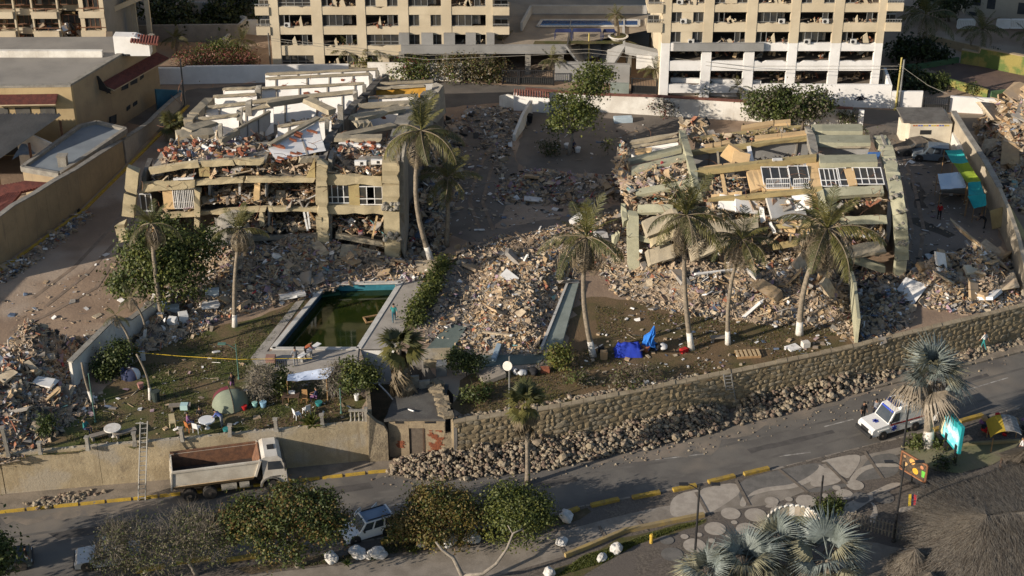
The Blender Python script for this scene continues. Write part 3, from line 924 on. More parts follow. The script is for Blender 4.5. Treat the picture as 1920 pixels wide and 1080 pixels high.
# ----- garage podium between the towers
pod=thing('parking_podium','grey concrete garage deck joining the two towers, its middle span fallen in','garage',tuple(P(960,150)))
YP=170.2
zp=Q(960,86,YP).z
zq=Q(960,101,YP).z
XP=lambda u:Q(u,95,YP).x
mb=MB()
mb.slab([(XP(752),YP,zq),(XP(1062),YP,zq),(XP(1062),YP,zp),(XP(752),YP,zp)],(0,.5,0))
mb.build('fascia_beam',m_creamgrey,pod,origin='world')
mb=MB()
mb.sheet([(XP(752),YP+.5),(XP(1062),YP+.5),(XP(1240),YP+6),(XP(1240),200),(XP(752),200)],zp-.2)
mb.sheet([(XP(752),YP+.5),(XP(752),200),(XP(1240),200),(XP(1240),YP+9),(XP(1062),YP+.5)],zp-.6)
mb.build('deck',M('podium_paving',(0.33,0.275,0.21),(0.25,0.21,0.165),scale=0.4,fine=0.2),pod,origin='world')
mb=MB()
mb.slab([(XP(1062),YP,zp),(XP(1106),YP-.8,zp-3.2),(XP(1100),YP+5,zp-3.4),(XP(1075),YP+9,zp)],(0,0,-.35))
mb.build('fallen_slab',m_creamgrey,pod,origin='world')
mb=MB()
mb.slab([(XP(1138),YP-.8,zp-3.0),(XP(1172),YP,zp),(XP(1180),YP+9,zp),(XP(1120),YP+7,zp-2.4)],(0,0,-.35))
mb.build('fallen_slab',m_creamgrey,pod,origin='world')
mb=MB()
mb.slab([(XP(1172),YP,zq),(XP(1250),YP-4.6,zq+.6),(XP(1250),YP-4.6,zp+.6),(XP(1172),YP,zp)],(0,1.2,0))
mb.build('fascia_beam',m_creamgrey,pod,origin='world')
mb=MB()
mb.slab([(XP(1250),163.1,Q(0,96,163.1).z),(XP(1412),163.1,Q(0,96,163.1).z),(XP(1412),163.1,Q(0,82,163.1).z),(XP(1250),163.1,Q(0,82,163.1).z)],(0,.35,0))
mb.build('fascia_beam',m_creamgrey,pod,origin='world')
mb=MB()
mb.slab([(XP(1090),YP+3,zp-2.6),(XP(1146),YP+4,zp-2.2),(XP(1160),YP+12,zp-.3),(XP(1092),YP+12,zp-.3)],(0,0,-.3))
mb.build('fallen_slab',m_greyceil,pod,origin='world')
for u in (752,835,905,990,1052,1180,1228):
 mb=MB()
 mb.box((XP(u),YP+.6,(T+zq)/2),(.6,.6,zq-T-.02))
 mb.build('garage_column',m_conc,pod,origin='world')
for (a,b) in ((748,767),(790,812),(832,853),(873,892),(912,927)):
 mb=MB()
 z2=Q(0,63,170.6).z
 mb.slab([(Q(a,75,170.6).x,170.6,zp),(Q(b,75,170.6).x,170.6,zp),(Q(b,75,170.6).x,170.6,z2),(Q(a,75,170.6).x,170.6,z2)],(0,.35,0))
 mb.build('deck_column',m_creamgrey,pod,origin='world')
mb=MB()
mb.slab([(XP(700),190,T),(XP(1250),190,T),(XP(1250),190,zp-.7),(XP(700),190,zp-.7)],(0,.4,0))
mb.build('garage_back_wall',m_room,pod,origin='world')
pts=[(1008,48),(1016,36),(1198,36),(1198,47)]
tpool=thing('swimming_pool','long narrow blue swimming pool on the garage deck between the two towers','swimming pool',tuple(P(1100,42,zp)))
mb=MB()
mb.sheet(xy(pts,zp),zp-.1)
mb.build('water',M('blue_pool_water',(0.02,0.06,0.16),(0.015,0.045,0.13),rough=0.08,spec=0.5),tpool,origin='world')
mb=MB()
pp=xy(pts,zp)
for i in range(4):
 mb.beam((pp[i].x,pp[i].y,zp-.08),(pp[(i+1)%4].x,pp[(i+1)%4].y,zp-.08),.3,.1)
mb.build('coping',m_coping,tpool,origin='world')
patch('lawn',[(1000,83),(1003,77),(1180,76),(1196,82)],m_grass_soil,0,zp-.17,amp=.2)
mb=MB()
mb.slab([tuple(P(980,58,zp)),tuple(P(997,26,zp)),tuple(P(997,26,zp)+Vector((0,0,1))),tuple(P(980,58,zp)+Vector((0,0,1)))],(-.25,0,0))
mb.slab([tuple(P(997,26,zp)),tuple(P(1213,26,zp)),tuple(P(1213,26,zp)+Vector((0,0,1))),tuple(P(997,26,zp)+Vector((0,0,1)))],(0,.25,0))
ob=mb.build('parapet_wall',m_greyceil)
tag(ob,'low grey parapet wall round the blue deck pool between the towers','wall')
lb=thing('sunshade','row of dark blue fabric sunshades beside the narrow deck pool','sunshade',tuple(P(1100,58,zp)))
mb=MB()
for (a,b,v,dz) in ((1040,1072,61,.8),(1073,1128,60,1.0),(1130,1154,61,.8)):
 q=[P(a,v,zp+dz),P(b,v,zp+dz),P(b-2,v-6,zp+dz+.2),P(a+2,v-6,zp+dz+.2)]
 mb.slab(q,(0,0,.06))
 for r in q:
  mb.box((r.x,r.y,zp+dz/2),(.06,.06,dz))
mb.build('canopy',M('navy_fabric',(0.02,0.03,0.09),(0.015,0.02,0.06)),lb,origin='world')
pl=thing('planter','round white concrete planter bowl holding a single palm on the garage deck','planter',tuple(P(1159,74,zp-.2)))
mb=MB()
mb.lathe([(.7,0),(.9,.2),(1.15,.42),(1.05,.46)],n=16)
mb.build('bowl',m_whitedirty,pl)
mb=MB()
mb.lathe([(.95,.45),(.7,.52),(.2,.56)],n=12)
mb.build('turf',m_grass_soil,pl)
# ----- boundary walls along the street
m_coptile=M('clay_coping',(0.2,0.085,0.06),(0.15,0.065,0.05),scale=3,fine=.2)
def wall(label,pts,mat,th=.3,cop=None,name='boundary_wall',z=T,group=None,panels=None):
 """pts: (u, v_base, v_top). One wall thing of butted panels with an optional coping."""
 b0=P(pts[0][0],pts[0][1],z)
 t=thing(name,label,'wall',tuple(b0),group=group)
 for i in range(len(pts)-1):
  (ua,va,ta),(ub,vb,tb)=pts[i],pts[i+1]
  a,b=P(ua,va,z),P(ub,vb,z)
  ha,hb=hgt(ua,va,ta,z),hgt(ub,vb,tb,z)
  d=(b-a).normalized()
  n=Vector((-d.y,d.x,0))*th
  if n.y<0 and abs(d.x)>abs(d.y):
   n=-n
  k=panels or 1
  for j in range(k):
   p,q=a.lerp(b,j/k),a.lerp(b,(j+1)/k)-d*.012
   h0,h1=ha+(hb-ha)*j/k,ha+(hb-ha)*(j+1)/k
   m_=MB()
   up=Vector((0,0,1))
   m_.slab([p,q,q+up*h1,p+up*h0],n)
   m_.build('wall_panel',mat,t,origin='world')
  if cop:
   m_=MB()
   m_.beam(a+n/2+Vector((0,0,ha+.05)),b+n/2+Vector((0,0,hb+.05)),th+.22,.1)
   m_.build('coping',cop,t,origin='world')
 return t
wall('long white street wall whose left end lies in shadow below the red flowering hedge',[(298,158,128),(346,158,128),(352,158,125),(655,151,121)],m_white)
wall('peeling cream wall behind the brown hedge across the street',[(690,146,118),(867,153,120)],m_whitedirty)
wall('dull grey wall block with gate pier and faded lettering across the street',[(1040,152,118),(1092,154,118),(1180,158,122)],m_creamgrey,th=.5)
wall('low grey wall between the grey block and the barred gate',[(1144,176,156),(1179,177,157)],m_sage)
wall('white garden wall below the right hand tower with palm shadows on it',[(1256,178,146),(1425,183,152)],m_white)
w3=wall('tall white wall with black scrawled graffiti below the right hand tower',[(1431,196,158),(1668,203,160)],m_white)
wall('white flank wall running back from the graffiti wall to the tower',[(1668,203,160),(1657,170,127)],m_white)
wall('white wall with two utility posts in front, right of the graffiti wall',[(1669,204,172),(1727,207,172)],m_white)
wall('white wall running off to the right beside the dark metal gate',[(1779,210,181),(1899,217,188),(1900,218,195),(2050,230,205)],m_white)
wall('white yard wall with clay coping behind the spreading tree',[(985,205,168),(1106,209,178),(1235,217,182),(1416,228,193)],m_whitedirty,cop=m_coptile)
wall('end stretch of the white yard wall with a doorway, right of the leafy trees',[(1416,228,193),(1595,240,205)],m_whitedirty,cop=m_coptile)
wall('white wall stub beyond the doorway at the corner of the street',[(1607,241,207),(1617,242,208)],m_white)
wall('white dividing wall running down from the tiled gate towards the ruins',[(993,214,187),(978,240,212),(961,264,252)],m_whitedirty)
wall('short curved white wall stub with worn top by the tiled gate',[(936,199,180),(950,203,178),(966,206,182)],m_whitedirty)
gt=thing('tiled_gateway','small gateway with a red tiled ridge in the white yard wall','gateway',tuple(P(996,212)))
a,b=P(963,207),P(1030,212)
mb=MB()
mb.slab([a,b,b+Vector((0,0,1.9)),a+Vector((0,0,1.9))],(0,.3,0))
mb.build('wall',m_white,gt,origin='world')
mb=MB()
for i in range(14):
 p=a.lerp(b,(i+.5)/14)+Vector((0,0,1.95))
 mb.tube([p+Vector((0,-.5,0)),p+Vector((0,.3,.3))],.1,5)
mb.build('tile_ridge',m_coptile,gt,origin='world')
def gate(label,u0,v0,u1,v1,vt,n=14,mat=m_blackmetal,sheet=True):
 a,b=P(u0,v0),P(u1,v1)
 h=hgt(u0,v0,vt)
 t=thing('metal_gate',label,'gate',tuple(a))
 f=MB()
 for z in (.1,h*.5,h-.05):
  f.beam(a+Vector((0,0,z)),b+Vector((0,0,z)),.07,.08)
 for e in (a,b):
  f.box(e+Vector((0,0,h/2)),(.14,.14,h))
 f.build('gate_frame',mat,t,origin='world')
 for i in range(n):
  p=a.lerp(b,(i+.5)/n)
  f=MB()
  f.box(p+Vector((0,0.02,h/2)),(.045,.045,h-.1))
  f.build('bar',mat,t,origin='world')
 if sheet:
  f=MB()
  f.slab([a+Vector((0,.06,.15)),b+Vector((0,.06,.15)),b+Vector((0,.06,h*.5)),a+Vector((0,.06,h*.5))],(0,.02,0))
  f.build('gate_sheet',M('grey_gate_sheet',(0.06,0.06,0.058),(0.045,0.045,0.043)),t,origin='world')
gate('dark pedestrian gate at the left of the garage entrance',942,158,971,159,131,8)
gate('wide dark sliding gate of the garage entrance',974,159,1038,160,131,16)
gate('dark barred gate in front of the right hand tower',1184,175,1231,177,146,16)
gate('dark metal gate between two white walls at the right',1729,209,1777,211,181,12)
mb=MB()
a,b=P(1192,160),P(1256,160)
mb.slab([a+Vector((0,0,1.9)),b+Vector((0,0,1.9)),b+Vector((0,0,3.4)),a+Vector((0,0,3.4))],(0,.35,0))
tag(mb.build('garage_lintel',m_white),'white broken lintel over the garage door left of the right hand tower','lintel')
mb=MB()
gu,gv=1610,184
pa=P(1431,196)
pb=P(1668,203)
for ln in ([(-6,1),(-3,-3),(0,1),(2,-4),(4,2),(7,-3),(9,1),(14,0)],[(-9,3),(-5,0),(-1,3),(3,0),(8,3),(12,-1)],[(-4,4),(6,3)],[(-2,-4),(1,3)],[(5,-5),(6,2)]):
 pts=[]
 for du,dv in ln:
  f=(gu+du-1431)/(1668-1431)
  p=pa.lerp(pb,f)
  z=Q(gu+du,gv+dv,p.y).z
  pts.append((p.x,p.y-.015,z))
 for i in range(len(pts)-1):
  mb.beam(pts[i],pts[i+1],.012,.12)
ob=mb.build('graffiti',M('black_spray_paint',(0.03,0.03,0.04),(0.05,0.05,0.06)),w3,origin='world')
# ----- warehouse group on the left
m_ochre=M('ochre_render',(0.44,0.335,0.185),(0.37,0.275,0.15),scale=0.45,fine=0.12,streak=((0.29,0.215,0.12),0.58))
m_roofgrey=M('flat_roof_felt',(0.27,0.25,0.22),(0.21,0.195,0.175),scale=0.25,fine=0.15,stain=((0.33,0.33,0.34),0.25,0.64),bump=0.01)
m_flank=M('brownish_render',(0.36,0.28,0.175),(0.3,0.23,0.15),scale=0.5,fine=0.15,streak=((0.24,0.19,0.125),0.56))
wh=thing('warehouse','two storey ochre warehouse with a flat grey roof and red tiled canopies at the left','warehouse',tuple(P(150,290)))
c0=P(150,290)
zr=Q(141,163,c0.y).z
c1=Q(292,84,163.5)
c1=Vector((c1.x,163.5,T))
cl=Vector((-75,c0.y-1.2,T))
cb=Vector((-80,163.0,T))
mb=MB()
mb.slab([cl,c0,Vector((c0.x,c0.y,zr)),Vector((cl.x,cl.y,zr))],(0.1,.4,0))
mb.build('front_wall',m_ochre,wh,origin='world')
mb=MB()
mb.slab([c0+Vector((0,.42,0)),c1,Vector((c1.x,c1.y,zr)),Vector((c0.x,c0.y+.42,zr))],(-.4,0,0))
mb.build('side_wall',m_flank,wh,origin='world')
mb=MB()
mb.prism([(cl.x,cl.y+.42),(c0.x-.42,c0.y+.44),(c1.x-.42,c1.y),(cb.x,cb.y)],zr-.5,zr-.12)
mb.build('roof',m_roofgrey,wh,origin='world')
mb=MB()
mb.beam((c0.x-.2,c0.y+.4,zr+.1),(c1.x-.2,c1.y,zr+.1),.55,.2)
mb.beam((cl.x,cl.y+.2,zr+.1),(c0.x,c0.y+.2,zr+.1),.5,.2)
mb.build('parapet',m_conc,wh,origin='world')
def on_front(u,v):
 t_=(Q(u,v,c0.y).x-cl.x)/(c0.x-cl.x)
 return cl.lerp(c0,t_),Q(u,v,c0.y).z
def win_front(u0,u1,v0,v1):
 a,za=on_front(u0,v0)
 b,zb=on_front(u1,v1)
 f=MB()
 f.slab([(a.x,a.y-.03,zb),(b.x,b.y-.03,zb),(b.x,b.y-.03,za),(a.x,a.y-.03,za)],(0,.08,0))
 o=f.build('window',m_blackmetal,wh,origin='world')
 f=MB()
 for i in range(7):
  z=zb+(za-zb)*(i+.5)/7
  f.slab([(a.x+.05,a.y-.08,z-.06),(b.x-.05,b.y-.08,z-.06),(b.x-.05,b.y-.05,z+.05),(a.x+.05,a.y-.05,z+.05)],(0,.02,0))
 g=f.build('louvre',M('louvre_grey',(0.1,0.095,0.085),(0.07,0.065,0.06)),o)
 for q in range(len(g.data.vertices)):
  g.data.vertices[q].co-=wh.location
for (u0,u1) in ((-30,-12),(-8,19),(29,60),(75,106)):
 win_front(u0,u1,200,215)
def tile_canopy(a,b,out,drop,parent,n):
 m_=MB()
 m_.slab([a,b,b+out+drop,a+out+drop],(0,0,-.1))
 m_.build('canopy_board',M('pale_fascia',(0.45,0.36,0.25),(0.37,0.3,0.2)),parent,origin='world')
 m_=MB()
 for i in range(n):
  p=a.lerp(b,(i+.5)/n)+Vector((0,0,.06))
  m_.tube([p,p+out+drop],.13,5)
 m_.build('roof_tile_row',m_tile,parent,origin='world')['kind']='stuff'
a,za=on_front(-30,178)
b,zb=on_front(108,178)
tile_canopy(Vector((a.x,a.y,za)),Vector((b.x,b.y,zb)),Vector((0,-1.1,0)),Vector((0,0,-.5)),wh,60)
def on_side(s,v_top,v_bot):
 return c0.lerp(c1,s)
def side_pt(u,v):
 """Point of the side wall plane on the sight line."""
 best=None
 lo_,hi_=0.0,1.0
 for _ in range(40):
  mid=(lo_+hi_)/2
  p=c0.lerp(c1,mid)
  q=Q(u,v,p.y)
  if q.x>p.x:
   lo_=mid
  else :
   hi_=mid
 p=c0.lerp(c1,lo_)
 return Vector((p.x,p.y,Q(u,v,p.y).z))
a,b=side_pt(190,158),side_pt(302,100)
tile_canopy(a,b,Vector((1.3,-.3,0)),Vector((0,0,-.5)),wh,46)
mb=MB()
mb.slab([side_pt(181,143),side_pt(186,168),side_pt(186,168)+Vector((1.2,-.2,-.4)),side_pt(181,143)+Vector((.2,0,0))],(0,.1,0))
mb.build('canopy_end',m_blackmetal,wh,origin='world')
for (u0,v0,u1,v1) in ((228,150,240,168),(245,141,257,158),(263,134,269,148),(200,167,207,174),(210,161,217,168),(238,199,244,206),(250,191,257,198),(206,217,218,234)):
 p=[side_pt(u0,v1+2),side_pt(u1,v1-3),side_pt(u1,v0-3),side_pt(u0,v0+2)]
 p[2].z=p[1].z+(p[3].z-p[0].z)
 f=MB()
 f.slab([q+Vector((-.03,0,0)) for q in p],(.07,0,0))
 f.build('window',m_glass,wh,origin='world')
mb=MB()
yb=P(230,105,zr-.1).y
q0,q1=Q(203,101,yb),Q(276,88,yb)
mb.slab([(Q(203,0,yb).x,yb,zr-.1),(Q(270,0,yb).x,yb,zr-.1),(Q(270,0,yb).x,yb,Q(0,78,yb).z),(Q(243,0,yb).x,yb,Q(0,69,yb).z),(Q(203,0,yb).x,yb,Q(0,68,yb).z)],(0,1.3,0))
mb.build('stair_house',m_white,wh,origin='world')
mb=MB()
for i in range(10):
 p=Vector((Q(246+i*5.2,70,yb).x,yb-.3,Q(0,75+i*.5,yb).z+.1))
 mb.tube([p+Vector((.1,-.3,-.1)),p+Vector((0,1.2,.15))],.15,5)
mb.build('tile_top',m_tile,wh,origin='world')
mb=MB()
yb=P(90,108,zr-.1).y
mb.slab([(-80,yb,zr-.1),(Q(178,0,yb).x,yb,zr-.1),(Q(178,0,yb).x,yb,Q(0,96,yb).z),(-80,yb,Q(0,95,yb).z)],(0,.5,0))
mb.build('roof_parapet',m_whitedirty,wh,origin='world')
for k,(u,v) in enumerate(((222,104),(230,103),(240,103))):
 f=MB()
 p=P(u,v,zr-.1)
 f.lathe([(.2,0),(.4,.02),(.44,.1),(.4,.2),(.2,.22)],n=12)
 o=f.build('tyre',m_rubber)
 o.location=(p.x,p.y,zr-.1+.0)
 tag(o,'old black tyre lying on the flat warehouse roof by the white stair house','tyre','tyres on the warehouse roof')
m_zinc=M('corrugated_sheet',(0.30,0.275,0.24),(0.22,0.20,0.175),scale=0.5,fine=.15,metal=.1,rough=.6)
shed=thing('corrugated_shed','open shed with a grey corrugated sheet roof in front of the ochre warehouse','shed',tuple(P(60,330)))
zsh=T+4.6
pts=[P(-190,217,zsh+.6),P(115,216,zsh+.6),P(-4,300,zsh-.6),P(-330,302,zsh-.6)]
pA,pB,pC,pD=pts
nst=44
for i in range(nst):
 a0,a1=pA.lerp(pB,i/nst),pA.lerp(pB,(i+1)/nst-.002)
 d0,d1=pD.lerp(pC,i/nst),pD.lerp(pC,(i+1)/nst-.002)
 f=MB()
 rise=Vector((0,0,.26))
 f.slab([d0,d0.lerp(d1,.5)+rise,a0.lerp(a1,.5)+rise,a0],(0,0,-.03))
 f.slab([d0.lerp(d1,.5)+rise,d1,a1,a0.lerp(a1,.5)+rise],(0,0,-.03))
 f.build('roof_sheet',m_zinc,shed,origin='world')
for p in (pA,pB,pC,pD,pB.lerp(pC,.5)):
 f=MB()
 f.box((p.x-.2,p.y,(T+p.z)/2-.3),(.2,.2,p.z-T-.6))
 f.build('post',m_rust,shed,origin='world')
ann=thing('annex','low annex with a blue grey flat roof beside the corrugated shed','outbuilding',tuple(P(140,340)))
za_=T+3.0
poly=xy([(42,318),(150,240),(182,233),(236,246),(112,330)],za_)
f=MB()
f.prism(poly,T,za_)
f.build('body',m_flank,ann,origin='world')
f=MB()
f.sheet(poly,za_+.06)
f.build('roof',M('blue_grey_roof',(0.20,0.225,0.245),(0.16,0.18,0.2),scale=.4,fine=.12),ann,origin='world')
f=MB()
for i in range(len(poly)):
 a,b=poly[i],poly[(i+1)%len(poly)]
 f.beam((a.x,a.y,za_+.1),(b.x,b.y,za_+.1),.4,.5)
f.build('parapet',m_conc,ann,origin='world')
f=MB()
p=P(119,312,za_)
f.box((p.x,p.y,za_+.55),(.8,.7,1.1))
f.box((p.x,p.y,za_+1.14),(.95,.85,.1))
f.build('vent_block',m_conc,ann,origin='world')
tp=MB()
n=9
base=[P(22,297,T+2.3),P(80,279,T+2.3),P(70,268,T+2.6),P(40,272,T+2.9)]
vs=[]
for i in range(n):
 for j in range(n):
  p=base[0].lerp(base[1],i/(n-1)).lerp(base[3].lerp(base[2],i/(n-1)),j/(n-1))
  vs.append(p+Vector((0,0,.35*mnoise.noise(p*1.3)+.5*math.sin(i*.9)*.3)))
tp.add(vs,[(i*n+j,(i+1)*n+j,(i+1)*n+j+1,i*n+j+1) for i in range(n-1) for j in range(n-1)])
tag(tp.build('tarpaulin',M('pale_blue_sheeting',(0.32,0.38,0.44),(0.2,0.26,0.33))),'crumpled pale blue sheeting slumped below the corrugated roof','tarpaulin')
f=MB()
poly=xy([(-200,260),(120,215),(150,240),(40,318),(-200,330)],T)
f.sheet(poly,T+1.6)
tag(f.build('shed_floor',m_black if False else M('sooty_floor',(0.05,0.045,0.04),(0.03,0.028,0.025))),kind='structure')  # even near-black sheet set above the ground below the shed roof
lt=thing('tiled_roof_house','house corner with red corrugated tile roofs at the left edge below the annex','house',tuple(P(40,370)))
zt_=T+3.6
for (A,B,C_,D_,n) in ((P(-60,360,zt_),P(48,341,zt_),P(105,345,zt_-.5),P(-10,372,zt_-.5),20),(P(-60,368,zt_-.5),P(40,362,zt_-.4),P(0,408,zt_-1.3),P(-90,440,zt_-1.3),22)):
 f=MB()
 f.slab([A,B,C_,D_],(0,0,-.15))
 f.build('roof_deck',m_tile,lt,origin='world')
 for i in range(n):
  f=MB()
  a0,d0=A.lerp(B,(i+.5)/n),D_.lerp(C_,(i+.5)/n)
  f.tube([a0+Vector((0,0,.05)),d0+Vector((0,0,.05))],.11,5)
  f.build('tile_row',m_tile,lt,origin='world')
f=MB()
f.slab([P(40,318,T),P(112,330,T),P(112,330,T)+Vector((0,0,3.2)),P(40,318,T)+Vector((0,0,4.4))],(0,.3,0))
f.build('gable',m_whitedirty,lt,origin='world')
LW=[(-60,545,455),(0,500,417),(40,470,386),(75,445,366),(115,417,340),(154,389,318),(195,349,290),(235,309,264)]
wall('tall panelled ochre wall along the left of the dirt drive, stained below its coping',LW,M('panelled_ochre_wall',(0.37,0.28,0.165),(0.30,0.23,0.14),scale=.5,fine=.15,streak=((0.23,0.175,0.115),.55)),cop=m_conc,panels=2)
wall('stepped grey wall beyond the tall panelled wall, leading to the street corner',[(238,306,262),(262,278,246),(285,256,230),(300,240,214),(326,214,190),(349,194,172)],M('grey_stained_wall',(0.36,0.33,0.29),(0.29,0.265,0.235),scale=.5,fine=.15,streak=((0.24,0.22,0.19),.55)),cop=m_conc)
f=MB()
pp=[P(-60,549),P(0,504),P(154,393),P(235,313),P(349,198)]
for i in range(len(pp)-1):
 f.beam(pp[i]+Vector((.25,-.1,.06)),pp[i+1]+Vector((.25,-.1,.06)),.3,.14)
struct('kerb',f,m_yellow)
f=MB()
f.prism([(-92,98),(-62,106),(-58,126),(-90,126)],T,T+7.5)
ob=f.build('off_frame_house',m_ochre)
tag(ob,'plain ochre house standing beyond the left edge of the view','house')
wall('blue painted yard wall in the shaded corner behind the warehouse',[(297,210,168),(343,196,170)],M('blue_painted_wall',(0.05,0.14,0.19),(0.04,0.11,0.15)))
# ----- right edge: guard hut, sports court, house
hut=thing('guard_hut','small cream flat roofed hut with a row of coloured marks and a dark window slot','hut',tuple(P(1740,275)))
a,b=P(1702,276),P(1777,271)
zt_=Q(1702,230,a.y).z
yb=a.y
f=MB()
f.slab([a,Vector((b.x,a.y,T)),Vector((b.x,a.y,zt_)),Vector((a.x,a.y,zt_))],(0,3.4,0))
f.build('wall',M('pale_cream_paint',(0.62,0.56,0.44),(0.52,0.46,0.36),scale=.6,fine=.1,streak=((.4,.34,.25),.62)),hut,origin='world')
f=MB()
f.box(((a.x+b.x)/2-.5,a.y+1.6,zt_+.12),(b.x-a.x+.5,3.6,.2))
f.build('roof',m_conc_dark,hut,origin='world')
f=MB()
x0,x1=Q(1726,240,a.y).x,Q(1747,240,a.y).x
f.slab([(x0,a.y-.03,Q(0,252,a.y).z),(x1,a.y-.03,Q(0,252,a.y).z),(x1,a.y-.03,Q(0,244,a.y).z),(x0,a.y-.03,Q(0,244,a.y).z)],(0,.1,0))
f.build('window',m_blackmetal,hut,origin='world')
f=MB()
for k in range(14):
 x=a.x+.35+k*.26
 f.box((x,a.y-.012,Q(0,235.5,a.y).z),(.2,.02,.13),mi=(0,0,1,1,2,2,1,2,2,0,1,1,2,2)[k])
f.build('painted_mark',[M('orange_mark',(.5,.16,.05)),M('blue_mark',(.1,.13,.4)),M('yellow_mark',(.5,.36,.05))],hut,origin='world')
f=MB()
f.slab([P(1687,263),P(1700,265),P(1700,265)+Vector((0,0,1.9)),P(1687,263)+Vector((0,0,1.9))],(0,1.5,0))
f.build('side_room',M('pale_cream_paint',(1,1,1)),hut,origin='world')
wall('tall concrete wall running from the street down the right side of the yard',[(1777,262,209),(1800,305,248),(1835,360,302),(1862,410,352)],M('bare_panel_wall',(0.42,0.36,0.27),(0.34,0.29,0.22),scale=.6,fine=.15,streak=((.27,.225,.17),.56)),th=.35,cop=m_conc)
wall('lower inner wall beside the hut, running down to the awnings',[(1776,262,238),(1790,300,268),(1800,310,282)],m_whitedirty)
wall('leaning lower stretch of the yard wall with sunlit broken gaps',[(1862,410,352),(1880,445,392),(1897,490,440),(1915,555,510)],M('bare_panel_wall',(1,1,1)),th=.35)
for k,(q,lb_) in enumerate([([(1856,395),(1880,388),(1878,425),(1860,430)],'sunlit wall slab leaning against the yard wall'),([(1884,388),(1892,382),(1925,440),(1918,450)],'long toppled wall panel at the right edge')]):
 f=MB()
 zz=[T+2.2,T+2.4,T+.6,T+.4]
 f.slab([P(u,v,z) for (u,v),z in zip(q,zz)],(.1,.2,-.15))
 tag(f.build('wall_slab',m_olive),lb_,'wall slab')
m_courtg=M('green_yellow_court_paint',(0.11,0.155,0.045),(0.27,0.225,0.07),scale=.55,lo=.42,hi=.58,fine=.2,streak=((.40,.33,.12),.58))
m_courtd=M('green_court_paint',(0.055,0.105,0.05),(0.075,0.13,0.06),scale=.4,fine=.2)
patch('sports_court',[(1738,128),(1800,118),(1835,124),(1960,146),(1960,165),(1860,176),(1850,173)],M('brown_court_floor',(0.17,0.115,0.09),(0.13,0.09,0.075),scale=.6,fine=.25),3,amp=.05)
wall('green and yellow painted court wall on the near side, facing the vacant lot',[(1735,142,136),(1762,152,143),(1800,170,155),(1850,184,169)],m_courtg)
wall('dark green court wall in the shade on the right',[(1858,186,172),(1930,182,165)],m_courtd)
wall('green and yellow painted far court wall topped with brown blocks',[(1800,119,94),(1832,124,100),(1834,124,91),(1920,142,107),(1960,150,112)],m_courtg,cop=m_flank)
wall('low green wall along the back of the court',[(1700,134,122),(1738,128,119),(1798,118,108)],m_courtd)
wall('brown wall stepping down behind the vacant lot',[(1730,72,62),(1790,92,78),(1835,112,88)],m_flank)
hs=thing('villa','shaded two storey villa with white balustrades at the top right','house',tuple(P(1870,70)))
yv=190.0
X=lambda u:Q(u,30,yv).x
Z=lambda v:Q(0,v,yv).z
f=MB()
f.slab([(X(1808),yv,T),(X(2100),yv-6,T),(X(2100),yv-6,Z(-120)),(X(1808),yv,Z(-120))],(0,12,0))
f.build('wall',M('villa_render',(0.42,0.38,0.31),(0.36,0.32,0.26),scale=.4,fine=.1),hs,origin='world')
for (u0,u1,v0,v1) in ((1815,1829,21,41),(1848,1863,29,54),(1873,1889,30,48),(1901,1918,25,43),(1819,1833,-10,8),(1844,1858,-10,12),(1897,1920,-5,16)):
 sl=-6.0/(X(2100)-X(1808))
 f=MB()
 ya,yb2=yv+sl*(X(u0)-X(1808))-.05,yv+sl*(X(u1)-X(1808))-.05
 f.slab([(X(u0),ya,Z(v1)),(X(u1),yb2,Z(v1)),(X(u1),yb2,Z(v0)),(X(u0),ya,Z(v0))],(0,.2,0))
 f.build('window',m_glass,hs,origin='world')
for (u0,v0,u1,v1) in ((1790,52,1822,52),(1872,64,1895,62),(1896,61,1925,56)):
 a,b=P(u0,v0),P(u1,v1)
 a.y=b.y=184.5
 f=MB()
 f.beam(a+Vector((0,0,1.35)),b+Vector((0,0,1.35)),.25,.15)
 f.beam(a+Vector((0,0,.35)),b+Vector((0,0,.35)),.25,.15)
 n=10
 for i in range(n+1):
  p=a.lerp(b,i/n)
  f.box(p+Vector((0,0,.85)),(.14,.14,.86))
 f.build('balustrade',m_white,hs,origin='world')
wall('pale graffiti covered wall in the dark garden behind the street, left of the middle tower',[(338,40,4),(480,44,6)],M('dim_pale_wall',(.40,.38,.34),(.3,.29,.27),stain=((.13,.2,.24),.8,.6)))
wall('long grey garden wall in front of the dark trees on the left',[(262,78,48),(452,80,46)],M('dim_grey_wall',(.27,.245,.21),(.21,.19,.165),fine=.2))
wall('sloping pale wall coming forward beside the middle tower',[(452,60,30),(462,62,32),(405,92,84)],m_greyceil)
wall('low pale wall at the foot of the middle tower, left side',[(462,64,38),(484,66,38)],m_whitedirty)
# ----- rubble tools
def np_mesh(name,V,F,mats,mi):
 """V (n,8,3) chunk corners -> one mesh of boxes."""
 n=V.shape[0]
 me=bpy.data.meshes.new(name)
 base=np.array(BOXF,dtype=np.int32)
 idx=(base[None]+(np.arange(n,dtype=np.int32)*8)[:,None,None]).reshape(-1)
 me.vertices.add(n*8)
 me.vertices.foreach_set('co',V.reshape(-1).astype(np.float32))
 me.loops.add(n*24)
 me.loops.foreach_set('vertex_index',idx)
 me.polygons.add(n*6)
 me.polygons.foreach_set('loop_start',np.arange(0,n*24,4,dtype=np.int32))
 me.polygons.foreach_set('loop_total',np.full(n*6,4,dtype=np.int32))
 for m in mats:
  me.materials.append(m)
 me.polygons.foreach_set('material_index',np.repeat(mi,6).astype(np.int32))
 me.update(calc_edges=True)
 me.shade_flat()
 return me
CORN=np.array([(-1,-1,-1),(1,-1,-1),(1,1,-1),(-1,1,-1),(-1,-1,1),(1,-1,1),(1,1,1),(-1,1,1)],dtype=float)*0.5
